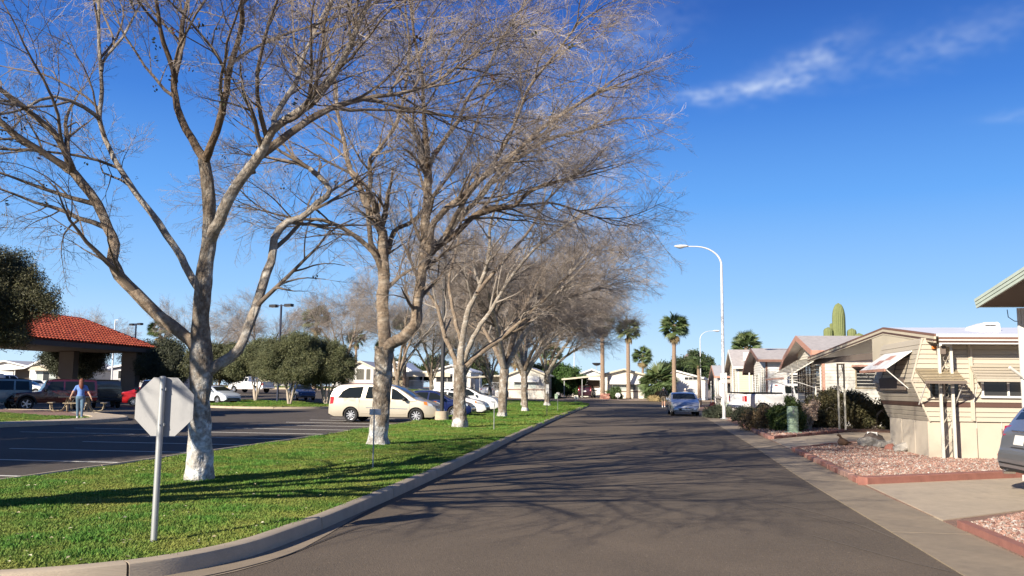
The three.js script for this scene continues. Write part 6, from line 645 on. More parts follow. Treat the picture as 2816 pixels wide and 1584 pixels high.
const GOLD = carPaint(.52, .465, .37, .3), NAVY = carPaint(.006, .014, .075), WHITE = carPaint(.74, .74, .73), SILVER = carPaint(.50, .53, .57, .7), MAROON = carPaint(.075, .008, .009), BLACK = carPaint(.008, .008, .009), RED = carPaint(.48, .012, .015), BLUE = carPaint(.008, .03, .10), GRAY = carPaint(.22, .23, .24, .5), TEAL = carPaint(.16, .25, .28), TANC = carPaint(.40, .35, .27, .3);
const lotGroup = 'cars parked along the lawn edge';
vehicle(van({ label: 'gold minivan parked nearest, nose towards the lawn', pos: [-11.5, .002, -39.9], heading: .0, mat: GOLD, group: lotGroup }));
vehicle(sedan({ label: 'dark blue sedan behind the gold minivan nose', pos: [-10.9, .002, -46.3], heading: .02, mat: NAVY, group: lotGroup, spokes: 10 }));
vehicle(sedan({ label: 'white sedan between the blue sedan and the white crossover', pos: [-10.9, .002, -51], heading: .0, mat: WHITE, group: lotGroup, sideLights: [{ name: 'headlight', p: [[1.8, .7], [2.14, .64], [2.12, .76], [1.74, .84]], mat: M.clearlens }, { name: 'turn_lamp', p: [[1.68, .74], [1.79, .71], [1.73, .85], [1.64, .86]], mat: M.amberlens }] }));
vehicle(sedan({ name: 'parked_crossover', label: 'white crossover parked farthest along the lawn edge', pos: [-10.9, .002, -55.6], heading: .0, mat: WHITE, group: lotGroup, H: 1.68, R: .36, sill: .3, belt: x => 1.05 - x * .02, top: [[-2.2, .4], [-2.24, .8], [-2.2, 1.1], [-2.02, 1.45], [-1.75, 1.6], [-.6, 1.68], [.2, 1.63], [.75, 1.42], [1.15, 1.18], [1.6, 1.08], [2.05, .95], [2.26, .75], [2.3, .5], [2.3, .36]], windshield: [1.12, .4], rearGlass: [-2.12, -1.86], windows: [[[.98, 1.12], [.4, 1.5], [.05, 1.56], [.0, 1.1]], [[-.08, 1.1], [-.03, 1.57], [-.8, 1.55], [-.86, 1.12]], [[-.95, 1.14], [-.9, 1.54], [-1.4, 1.46], [-1.7, 1.22]]], handles: [[.12, 1.0], [-.75, 1.02]], mirror: [.85, 1.16], wx: [1.34, -1.3], rimMat: M.galv }));
// the silver car that faces the camera
vehicle(sedan({ name: 'silver_sedan', label: 'silver sedan facing along the street in front of the walkers', pos: [3.05, 0, -58.0], heading: -Math.PI / 2 + .03, mat: SILVER, group: undefined, front: [...pair('headlight', [[.4, .66], [.6, .62], [.86, .72], [.86, .84], [.62, .78]], M.clearlens), { name: 'grille', p: [[-.4, .64], [.4, .64], [.44, .72], [-.44, .72]], mat: M.black }, { name: 'air_intake', p: [[-.34, .32], [.34, .32], [.52, .48], [-.52, .48]], mat: M.black }, { name: 'licence_plate', p: [[-.15, .46], [.15, .46], [.15, .6], [-.15, .6]], mat: M.white }, ...pair('fog_lamp', [[.6, .4], [.8, .44], [.82, .56], [.7, .52]], M.darkmetal), { name: 'badge', p: [[-.06, .73], [.06, .73], [.05, .78], [-.05, .78]], mat: M.chrome }], extra: [] }));
// left car park
const BOXTOP = [[-2.3, .45], [-2.3, 1.1], [-2.28, 1.78], [-2.15, 1.84], [-.5, 1.86], [.28, 1.82], [.36, 1.78], [.72, 1.14], [.8, 1.12], [1.95, 1.05], [2.1, 1.0], [2.12, .5]];
const offRoader = (o) => vehicle(Object.assign({ name: 'off_roader', category: 'car', group: 'cars in the far car park', L: 4.4, W: 1.8, H: 1.86, R: .4, wx: [1.48, -1.46], sill: .46, belt: 1.12, inset: .12, tapF: .86, tapR: .97, smooth: 1, edge: .05, crown: .015, spokes: 5, tw: .26, top: BOXTOP, windows: [[[.5, 1.2], [.24, 1.72], [-.42, 1.74], [-.42, 1.2]], [[-.52, 1.2], [-.52, 1.74], [-1.3, 1.74], [-1.3, 1.2]], [[-1.4, 1.2], [-1.4, 1.74], [-2.1, 1.72], [-2.14, 1.2]]], windshield: [.7, .38], seams: [.62, -.47, -1.35], flare: M.black, mirror: [.5, 1.2], mirrorMat: M.black, front: [...pair('headlight', [[.4, .78], [.58, .78], [.58, .96], [.4, .96]], M.clearlens), { name: 'grille', p: [[-.32, .74], [.32, .74], [.32, 1.0], [-.32, 1.0]], mat: M.black }], extra: [{ name: 'front_bumper', geo: rbox(.2, .18, 1.7, .04, 2.2, .58, 0), mat: M.black }, { name: 'rear_bumper', geo: rbox(.16, .18, 1.7, .04, -2.34, .58, 0), mat: M.black }, { name: 'roof_cover', geo: box(2.5, .04, 1.5, -.95, 1.875, 0), mat: M.black }], rear: [...pair('taillight', [[.68, .9], [.8, .9], [.8, 1.1], [.68, 1.1]], M.redlens)] }, o));
const noseLeft = (x, z) => Math.atan2(x, z);
offRoader({ label: 'maroon boxy off-roader with black top behind the picnic table', pos: [-34.9, .002, -48.6], heading: noseLeft(-34.9, -48.6) + .12, mat: MAROON });
offRoader({ label: 'pale blue-grey off-roader cut by the left picture edge', pos: [-38.4, .002, -47.4], heading: noseLeft(-38, -46) + .1, mat: TEAL });
offRoader({ label: 'black boxy off-roader parked right behind the maroon one', pos: [-36.4, .002, -56], heading: 2.25, mat: BLACK });
vehicle(sedan({ label: 'bright red car glimpsed left of the octagonal sign', pos: [-35.9, .002, -61.4], heading: noseLeft(-35.7, -61) + Math.PI, mat: RED, group: 'cars in the far car park' }));
vehicle(sedan({ label: 'pale blue-white sedan emerging right of the whitewashed trunk', pos: [-34.4, .1, -68.2], heading: -.42, mat: carPaint(.55, .6, .64), group: 'cars in the far car park' }));
vehicle(sedan({ label: 'dark blue car under the grey-green trees', pos: [-31.6, .25, -80], heading: -.95, mat: BLUE, group: 'cars in the far car park', H: 1.5 }));
vehicle(van({ label: 'tan van parked in the distant drive beside the white gable', pos: [-50.5, gH(-50, -125), -125], heading: 1.75, mat: TANC, group: 'cars in distant driveways' }));
vehicle(sedan({ label: 'white car with red tail lamps under the flat white carport', pos: [-18.9, gH(-18.9, -113), -114], heading: 1.45, mat: WHITE, group: 'cars in distant driveways' }));
vehicle(van({ label: 'dark maroon van in the shade of the tan carport', pos: [-6.6, gH(-6.6, -120), -120.6], heading: 1.5, mat: carPaint(.03, .005, .007), group: 'cars in distant driveways' }));
vehicle(sedan({ label: 'grey car half hidden at the shelter, beyond the maroon off-roader', pos: [-56, .3, -72], heading: 2.6, mat: SILVER, group: 'cars in the far car park' }));
vehicle(sedan({ label: 'white car parked beyond, left of the shelter pillars', pos: [-60.5, .4, -80], heading: .2, mat: WHITE, group: 'cars in the far car park' }));
vehicle(sedan({ label: 'second white car parked nose on in front of the bay-fronted house', pos: [-65, .5, -87], heading: -.6, mat: WHITE, group: 'cars in the far car park' }));
// pickups
const pick = (o) => vehicle(Object.assign({ name: 'pickup_truck', category: 'pickup truck', L: 5.6, W: 1.95, H: 1.85, R: .38, wx: [1.75, -1.7], sill: .42, belt: 1.25, inset: .22, tapF: .84, tapR: .97, smooth: 1, spokes: 6, tw: .26, top: [[-2.8, .5], [-2.8, 1.2], [-2.78, 1.26], [-.5, 1.27], [-.46, 1.3], [-.4, 1.78], [-.2, 1.84], [.7, 1.84], [.9, 1.76], [1.35, 1.3], [1.5, 1.26], [2.55, 1.14], [2.76, 1.0], [2.8, .5]], windows: [[[.2, 1.32], [.2, 1.72], [.76, 1.72], [1.14, 1.34]], [[.1, 1.32], [.1, 1.72], [-.34, 1.7], [-.38, 1.32]]], windshield: [1.36, .92], seams: [1.2, .14, -.5], mirror: [1.0, 1.36], front: [...pair('headlight', [[.6, .86], [.88, .86], [.88, 1.04], [.6, 1.04]], M.clearlens), { name: 'grille', p: [[-.52, .8], [.52, .8], [.52, 1.06], [-.52, 1.06]], mat: M.chrome }], rear: [...pair('taillight', [[.78, .86], [.93, .86], [.93, 1.14], [.78, 1.14]], M.redlens), { name: 'licence_plate', p: [[-.16, .62], [.16, .62], [.16, .74], [-.16, .74]], mat: M.white }], extra: [{ name: 'rear_bumper', geo: rbox(.18, .18, 1.85, .04, -2.86, .58, 0), mat: M.chrome }], sideLights: [{ name: 'taillight', p: [[-2.78, .86], [-2.64, .86], [-2.64, 1.16], [-2.78, 1.16]], mat: M.redlens }] }, o));
pick({ label: 'white pickup with black bed cover parked between the two nearest gabled houses', pos: [8.9, .034, -55.0], heading: .33, mat: WHITE, group: 'pickup trucks', extra: [{ name: 'rear_bumper', geo: rbox(.18, .18, 1.85, .04, -2.86, .58, 0), mat: M.chrome }, { name: 'bed_cover', geo: rbox(2.3, .07, 1.74, .025, -1.65, 1.33, 0), mat: M.black, label: 'black soft bed cover' }, { name: 'brake_lamp', geo: box(.03, .05, .3, -.42, 1.76, 0), mat: M.redlens }] }).scale.setScalar(1.1);
pick({ label: 'white pickup parked far behind the grey-green trees', pos: [-45, gH(-45, -98) + .1, -98], heading: Math.PI - .35, mat: WHITE, group: 'pickup trucks', wx: [1.75, -1.7] });
pick({ label: 'black pickup whose tail lamp shows left of the octagonal sign', pos: [-25.0, .002, -43.3], heading: 2.1, mat: BLACK, group: 'pickup trucks', sideLights: [{ name: 'taillight', p: [[-2.78, .8], [-2.6, .8], [-2.6, 1.0], [-2.78, 1.0]], mat: M.redlens }, { name: 'turn_lamp', p: [[-2.78, 1.0], [-2.6, 1.0], [-2.62, 1.16], [-2.78, 1.16]], mat: M.amberlens }], rear: [...pair('taillight', [[.78, .8], [.93, .8], [.93, 1.0], [.78, 1.0]], M.redlens), ...pair('turn_lamp', [[.78, 1.0], [.93, 1.0], [.93, 1.14], [.78, 1.14]], M.amberlens)] });
pick({ label: 'white truck with boxy cap seen under the tiled roof', pos: [-74, gH(-74, -92) + .2, -94], heading: 1.2, mat: WHITE, group: 'pickup trucks', extra: [{ name: 'bed_cap', geo: rbox(2.25, .75, 1.7, .08, -1.65, 1.6, 0), mat: M.white }] });
// grey crossover at the right edge, tail to the street
vehicle(sedan({ name: 'grey_crossover', label: 'dark grey crossover tail cut by the right picture edge', pos: [8.35, .034, -15.15], heading: .02, mat: GRAY, group: undefined, H: 1.66, R: .35, sill: .34, belt: x => 1.02 - x * .02, tapR: .84, top: [[-2.3, .4], [-2.32, .62], [-2.26, .72], [-2.2, .98], [-2.05, 1.12], [-1.85, 1.4], [-1.6, 1.55], [-.6, 1.66], [.2, 1.62], [.75, 1.4], [1.15, 1.16], [1.6, 1.06], [2.05, .95], [2.26, .75], [2.3, .5], [2.3, .36]], windshield: [1.12, .4], rearGlass: [-2.03, -1.66], windows: [[[.98, 1.1], [.4, 1.48], [.05, 1.54], [.0, 1.08]], [[-.08, 1.08], [-.03, 1.55], [-.8, 1.53], [-.86, 1.1]]], handles: [[.12, 1.0], [-.75, 1.02]], mirror: [.85, 1.16], rear: [...pair('taillight', [[.62, .92], [.8, .88], [.8, 1.06], [.64, 1.08]], M.redlens), ...pair('reflector', [[.74, .56], [.86, .56], [.86, .6], [.74, .6]], M.redlens), ], sideLights: [{ name: 'taillight', p: [[-2.16, .9], [-1.95, .96], [-1.98, 1.08], [-2.14, 1.06]], mat: M.redlens }], extra: [{ name: 'lower_bumper', geo: rbox(.16, .16, 1.5, .05, -2.22, .42, 0), mat: M.black }, { name: 'licence_plate', geo: rbox(.012, .16, .32, .004, -2.275, .86, 0, 0, 0, -.26), mat: M.white }, { name: 'plate_recess', geo: rbox(.02, .24, .56, .008, -2.262, .86, 0, 0, 0, -.26), mat: GRAY }, { name: 'chrome_strip', geo: rbox(.02, .03, .62, .008, -2.24, 1.0, 0), mat: M.chrome }, { name: 'exhaust_tip', geo: cyl(.04, .04, .18, -2.24, .33, -.5, 0, 0, Math.PI / 2), mat: M.chrome }] }));

// ---------- street furniture and small things ----------
function canvasTex(w, h, draw) { const c = document.createElement('canvas'); c.width = w; c.height = h; const x = c.getContext('2d'); draw(x, w, h); const t = new THREE.CanvasTexture(c); t.colorSpace = THREE.SRGBColorSpace; return t; }
{ // octagonal sign seen from behind
  const root = thing('stop_sign', 'bare metal back of an octagonal sign on a steel post near the kerb', 'sign', [-4.66, .1, -8.13]); const a = .288 / Math.cos(Math.PI / 8); const s = new THREE.Shape(); for (let i = 0; i < 8; i++) { const t = Math.PI / 8 + i * Math.PI / 4, p = [Math.cos(t) * a, Math.sin(t) * a]; i ? s.lineTo(...p) : s.moveTo(...p); } s.closePath();
  const g = new THREE.ExtrudeGeometry(s, { depth: .003, bevelEnabled: true, bevelSize: .001, bevelThickness: .0005, bevelSegments: 1 }); g.rotateY(.15); g.translate(0.006, 1.325, -.05); part(root, 'plate', g, M.alum); const f = new THREE.ShapeGeometry(s); f.rotateY(Math.PI + .15); f.translate(.006, 1.325, -.0535); part(root, 'red_face', f, std({ color: rgb(.45, .015, .015), roughness: .4 }));
  part(root, 'post', cyl(.03, .031, 1.73, 0, .755, 0, 0, 0, 0, 18), M.galv); part(root, 'post_cap', ball(.03, 0, 1.62, 0, 1, .3, 1), M.galv); part(root, 'bracket', merge([box(.06, .03, .06, .004, 1.5, -.025, 0, .15), box(.06, .03, .06, .004, 1.15, -.025, 0, .15)]), M.galv); part(root, 'bolt', cyl(.008, .008, .02, .008, 1.5, .033, Math.PI / 2), M.galv); part(root, 'bolt', cyl(.008, .008, .02, .008, 1.15, .033, Math.PI / 2), M.galv); }
function stakeSign(x, z, h, label, w, ph, opt = {}) { const root = thing('lawn_marker', label, 'sign', [x, .1, z], 0, 'small marker signs on the lawn'); part(root, 'post', cyl(opt.r || .013, opt.r || .013, h, 0, h / 2, 0, 0, 0, 0, 8), opt.mat || M.galv); if (w) part(root, 'plate', rbox(w, ph, .006, .003, opt.dx || .01, h - ph * (opt.up ? -.3 : .45), -.018, 0, opt.ry || .2, 0), opt.pm || M.white); return root; }
stakeSign(-4.84, -15.9, 1.12, 'small white plate on a thin steel post in front of the two-stemmed tree', .21, .11, { r: .014 }); stakeSign(-5.06, -31.3, .98, 'thin steel post with tiny white plate beside the white cars', .08, .12, {});
stakeSign(-4.77, -47.5, 1.35, 'tall narrow white board on a dark stake', .17, .5, { mat: M.darkmetal, up: true, r: .022 }); stakeSign(-5.17, -58.7, 1.25, 'thin post with small white plate and green box', .2, .16, {}).add(Object.assign(new THREE.Mesh(rbox(.2, .34, .1, .02, -.1, 1.0, 0), M.greenpaint), { name: 'green_box' }));
{ const root = thing('flood_light', 'small white flood lamp on a stake near the kerb bend', 'lamp', [-5.6, .1, -83]); part(root, 'stake', cyl(.02, .02, .6, 0, .3, 0), M.greenpaint); part(root, 'head', rbox(.4, .2, .22, .04, .05, .66, 0, .3, .4, -.4), M.white); }
{ const root = thing('flood_light', 'short white spot lamp low on the lawn behind the slim tree', 'lamp', [-9.2, .1, -72]); part(root, 'stake', cyl(.03, .03, .25, 0, .12, 0), M.galv); part(root, 'head', cyl(.1, .14, .3, 0, .36, 0, .5), M.white); }
function streetLight(pos, ry, h, reach, label) { const root = thing('street_light', label, 'street light', pos, ry, 'white street lights'); const pts = [[0, 0, 0, .12], [0, .15, 0, .098], [0, h * .45, 0, .086], [0, h * .82, 0, .072], [0, h * .9, 0, .064]].map(q => [q[0], q[1], q[2], q[3] * (h < 9 ? .7 : 1)]); for (let i = 1; i <= 14; i++) { const t = i / 14, a = t * Math.PI / 2; pts.push([-reach * .62 * (1 - Math.cos(a)), h * .9 + h * .115 * Math.sin(a), 0, lerp(.06, .033, t) * (h < 9 ? .7 : 1)]); } pts.push([-reach * .8, h * 1.015 + .01, 0, .032]); part(root, 'pole', tube(pts, 14), M.polewhite); part(root, 'base_plate', rbox(.4, .05, .4, .01, 0, .03, 0), M.galv); const H = sub(root, 'lamp_head'); part(H, 'housing', (() => { const g = new THREE.SphereGeometry(1, 16, 10); g.scale(.42, .085, .15); g.translate(-reach * .8 - .3, h * 1.015 + .03, 0); return g; })(), M.white); part(H, 'lens', (() => { const g = new THREE.SphereGeometry(1, 14, 8, 0, 6.283, Math.PI / 2, Math.PI / 2); g.scale(.24, .12, .13); g.translate(-reach * .8 - .36, h * 1.015 + .01, 0); return g; })(), M.clearlens); return root; }
M.polewhite = std({ map: wearTex([.62, .62, .62], .12), roughness: .45, metalness: .1 });
streetLight([4.87, .02, -50], 0, 9.6, 2.4, 'tall white street light with curved arm beside the gravel yards');
streetLight([7.25, gH(7, -100), -100], Math.PI, 8.1, 1.9, 'distant white street light above the feather palm');
{ const root = thing('speed_sign', 'white speed limit 15 plate fixed to the street light pole', 'sign', [4.87, 2.28, -50]); const t = canvasTex(128, 200, (x, w, h) => { x.fillStyle = '#f2f0ea'; x.fillRect(0, 0, w, h); x.strokeStyle = '#222'; x.lineWidth = 4; x.strokeRect(6, 6, w - 12, h - 12); x.fillStyle = '#161616'; x.textAlign = 'center'; x.font = 'bold 28px sans-serif'; x.fillText('SPEED', w / 2, 42); x.fillText('LIMIT', w / 2, 74); x.font = 'bold 72px sans-serif'; x.fillText('15', w / 2, 140); x.font = 'bold 26px sans-serif'; x.fillText('MPH', w / 2, 178); }); part(root, 'plate', rbox(.36, .56, .008, .003, 0, 0, .118), M.white); const f = new THREE.PlaneGeometry(.35, .55); f.translate(0, 0, .1245); part(root, 'lettering', f, std({ map: t, roughness: .5 })); part(root, 'band', merge([cyl(.108, .108, .02, 0, .15, 0), cyl(.108, .108, .02, 0, -.15, 0)]), M.galv); }
function lotLamp(pos, h, ry, label, mat, base = .0) { const root = thing('lot_lamp', label, 'lamp post', pos, ry, 'dark twin-head car park lamps'); part(root, 'pole', box(.13, h, .13, 0, h / 2, 0), mat); part(root, 'arm', box(1.1, .07, .07, 0, h - .1, 0), mat); for (const s of [-1, 1]) { const H = sub(root, 'lamp_head'); part(H, 'housing', rbox(.75, .24, .42, .03, s * .85, h - .1, 0), M.darkmetal); part(H, 'lens', box(.55, .01, .34, s * .85, h - .226, 0), M.clearlens); } if (base) part(root, 'footing', cyl(.3, .32, base, 0, base / 2, 0, 0, 0, 0, 18), M.concrete); return root; }
lotLamp([-29.9, .1, -70.4], 8.4, -.35, 'dark twin-head lamp post rising behind the grey-green trees', M.navypole); lotLamp([-58.2, .2, -95], 8.5, -.5, 'dark twin-head lamp post beyond the tiled roof', M.navypole); lotLamp([-8.75, .1, -39.2], 8.2, 1.2, 'tall dark lamp post on a footing beside the gold minivan nose', M.darkmetal, .45);
for (const [x, z, h, label] of [[-10.4, -150, 8.5, 'thin pale pole far behind the bright green tree'], [9.2, -150, 8, 'thin pale pole behind the tall clear-standing palm'], [-66, -103, 9, 'white pole seen under the tiled roof']]) { const r = thing('utility_pole', label, 'pole', [x, gH(x, z), z], 0, 'thin poles in the distance'); part(r, 'shaft', cyl(.07, .11, h, 0, h / 2, 0), M.polewhite); part(r, 'fitting', box(.5, .06, .1, .2, h - .05, 0), M.polewhite); }
{ const r = thing('satellite_dish', 'dark dish on a stem above the roof behind the tan carport', 'dish', [-5.5, 3.7, -126]); part(r, 'stem', cyl(.05, .05, 1.3, 0, .5, 0), M.galv); const g = new THREE.SphereGeometry(.7, 18, 8, 0, 6.283, Math.PI / 2 + .25, Math.PI / 2 - .25); g.scale(1, .8, 1); g.translate(0, 1.75, 0); part(r, 'bowl', g, M.darkmetal); part(r, 'feed', bar([0, 1.2, 0], [0, 2.1, 0], .02), M.galv); }
{ // picnic table with separate benches on bent pipe legs
  const root = thing('picnic_table', 'tan outdoor table with attached benches on bent pipe legs', 'table', [-29.4, .15, -43.0], .5); const oct = (r, h, y, sx = 1) => { const g = new THREE.CylinderGeometry(r, r, h, 8); g.rotateY(Math.PI / 8); g.scale(sx, 1, 1); g.translate(0, y, 0); return g; }; part(root, 'table_top', oct(.98, .06, .77), M.tan);
  for (let k = 0; k < 4; k++) { const a = k * Math.PI / 2, S = sub(root, 'bench'); S.rotation.y = a; part(S, 'seat', rbox(1.15, .05, .3, .015, 0, .46, 1.28), M.tan); for (const s of [-1, 1]) part(S, 'leg', tube(smoothPath([[s * .38, .75, .5, .03], [s * .38, .4, .55, .03], [s * .38, .1, .7, .03], [s * .38, .035, .95, .03], [s * .38, .1, 1.22, .03], [s * .38, .44, 1.28, .03]], 20), 7), M.tan); } }
{ // green utility pedestal with ribs
  const root = thing('utility_pedestal', 'pale green ribbed utility pedestal on the gravel beside the oleander', 'utility box', [5.75, .08, -33.6]); const pts = [[.24, 0], [.25, .05], [.2, .08], [.2, .12]]; for (let i = 0; i < 7; i++) { const y = .14 + i * .115; pts.push([.205, y], [.205, y + .07], [.188, y + .085], [.188, y + .1]); } pts.push([.205, .95], [.195, .99], [.0, 1.0]); const g = new THREE.LatheGeometry(pts.map(p => new THREE.Vector2(...p)), 24); part(root, 'shell', toCreasedNormals(g, .5), M.greenpaint); part(root, 'foot_flange', rbox(.56, .07, .5, .02, 0, .03, 0), M.greenpaint); part(root, 'hasp', box(.05, .12, .03, 0, .8, .2), M.galv); }
{ const root = thing('address_stone', 'small white number plaque leaning on a dark rock by the trailer nose', 'plaque', [7.2, .08, -28.3], -.35); const t = canvasTex(64, 64, (x) => { x.fillStyle = '#eceae4'; x.fillRect(0, 0, 64, 64); x.fillStyle = '#777'; x.font = 'bold 22px sans-serif'; x.textAlign = 'center'; x.fillText('60', 32, 26); x.fillRect(18, 42, 28, 6); }); part(root, 'plaque', rbox(.3, .32, .04, .01, 0, .18, .1, -.1), M.white); const f = new THREE.PlaneGeometry(.28, .3); f.rotateX(-.1); f.translate(0, .182, .1235); part(root, 'lettering', f, std({ map: t, roughness: .6 })); part(root, 'rock', rock(.28, 3), M.darkrock); }
function rock(r, seed) { const g = new THREE.IcosahedronGeometry(r, 3), P = g.attributes.position; for (let i = 0; i < P.count; i++) { const x = P.getX(i), y = P.getY(i), z = P.getZ(i), k = 1 + .5 * perlin.noise(x / r * 1.1 + seed * 7, y / r * 1.1, z / r * 1.1) + .16 * perlin.noise(x / r * 3, y / r * 3 + seed, z / r * 3); P.setXYZ(i, x * k * 1.15, y * k * .75, z * k); } g.translate(0, r * .4, 0); g.computeVertexNormals(); return toCreasedNormals(g, .5); }
[[6.75, -26.6, .24, 'grey boulder largest of the pile at the trailer corner'], [6.95, -26.0, .2, 'rounded pale rock in front of the largest boulder'], [7.05, -25.4, .22, 'tan rock in the middle of the pile by the skirting'], [6.9, -24.9, .16, 'small reddish rock in the pile by the skirting'], [7.0, -24.3, .2, 'flat grey rock at the near end of the pile']].forEach(([x, z, r, label], i) => { const m = single('landscape_rock', rock(r, i + 1), i === 3 ? M.redconcrete : M.stone, label, 'rock', 'rocks along the trailer skirting'); m.position.set(x - .12, .07, z); m.rotation.y = i * 1.3; });
{ // quail figure on the gravel
  const root = thing('quail_figurine', 'brown quail garden ornament on the raised gravel bed', 'ornament', [5.9, .09, -26.4], .4); const prof = [[0, 0], [.06, .01], [.1, .06], [.11, .11], [.085, .17], [.05, .22], [.038, .25], [.05, .29], [.045, .325], [0, .34]]; const g = new THREE.LatheGeometry(prof.map(p => new THREE.Vector2(...p)), 18); const P = g.attributes.position; for (let i = 0; i < P.count; i++) { const y = P.getY(i); P.setX(i, P.getX(i) * (y < .2 ? 1.6 : 1) - (y > .15 ? (y - .15) * .8 : 0)); } g.computeVertexNormals(); part(root, 'body', g, std({ color: rgb(.2, .12, .075), roughness: .9 })); part(root, 'tail', tube([[.12, .1, 0, .04], [.2, .09, 0, .03], [.28, .07, 0, .012]], 8), std({ color: rgb(.16, .1, .06), roughness: .9 })); part(root, 'crest', tube([[-.15, .33, 0, .006], [-.16, .39, 0, .008], [-.19, .41, 0, .012]], 6), M.black); part(root, 'beak', tube([[-.17, .29, 0, .014], [-.21, .28, 0, .003]], 6), M.black); part(root, 'leg', cyl(.01, .01, .06, 0, -.01, .03), M.tan); part(root, 'leg', cyl(.01, .01, .06, 0, -.01, -.03), M.tan); }
{ const root = thing('garden_pot', 'round red clay jar by the street light', 'pot', [5.75, .03, -67.5]); const g = new THREE.LatheGeometry([[0, 0], [.2, 0], [.34, .2], [.36, .36], [.24, .54], [.18, .6], [.22, .66], [.19, .66], [.14, .58]].map(p => new THREE.Vector2(...p)), 22); part(root, 'jar', g, std({ color: rgb(.2, .035, .025), roughness: .4 })); part(root, 'rim', new THREE.TorusGeometry(.205, .02, 6, 20).rotateX(Math.PI / 2).translate(0, .66, 0), std({ color: rgb(.2, .035, .025), roughness: .4 })); }
{ const root = thing('stone_lantern', 'grey stone garden lantern right of the red jar', 'lantern', [6.05, .03, -66]); part(root, 'base', cyl(.22, .3, .25, 0, .12, 0, 0, 0, 0, 6), M.stone); part(root, 'shaft', cyl(.13, .17, .45, 0, .47, 0), M.stone); part(root, 'light_box', box(.36, .28, .36, 0, .85, 0), M.stone); part(root, 'cap', cyl(.08, .45, .2, 0, 1.1, 0, 0, 0, 0, 6), M.stone); part(root, 'finial', ball(.07, 0, 1.25, 0), M.stone); }
{ const root = thing('planter_box', 'pale green plant tub behind the red jar', 'planter', [7.4, .03, -74]); part(root, 'tub', cyl(.34, .28, .55, 0, .28, 0, 0, 0, 0, 16), M.mint); part(root, 'soil', cyl(.31, .31, .03, 0, .55, 0), M.darkwood); }
for (const [x, z, label] of [[3.5, -108.5, 'small white satellite disc left of the short palm'], [-2.2, -111.4, 'little white block in front of the ball shrub']]) { const m = single('yard_ornament', merge([cyl(.32, .32, .04, 0, .55, 0, 1.3), cyl(.03, .03, .5, 0, .25, 0)]), M.white, label, 'ornament'); m.position.set(x, gH(x, z) + .04, z); }
for (const [x, z, label] of [[-3.9, -112.3, 'stacked red brick planter beside the tall ringed palm'], [-35.5, -122, 'low brick planter before the gabled house']]) { const r = thing('brick_planter', label, 'planter', [x, gH(x, z) + .04, z], 0, 'brick planters'); const G = rbox(.38, .17, .2, .015); for (let j = 0; j < 4; j++) for (let i = 0; i < 3; i++) part(r, 'brick', G, (i + j) % 3 ? M.redconcrete : M.pinktrim, { pos: [i * .4 - .4 + (j % 2) * .1, .09 + j * .18, 0] }); }

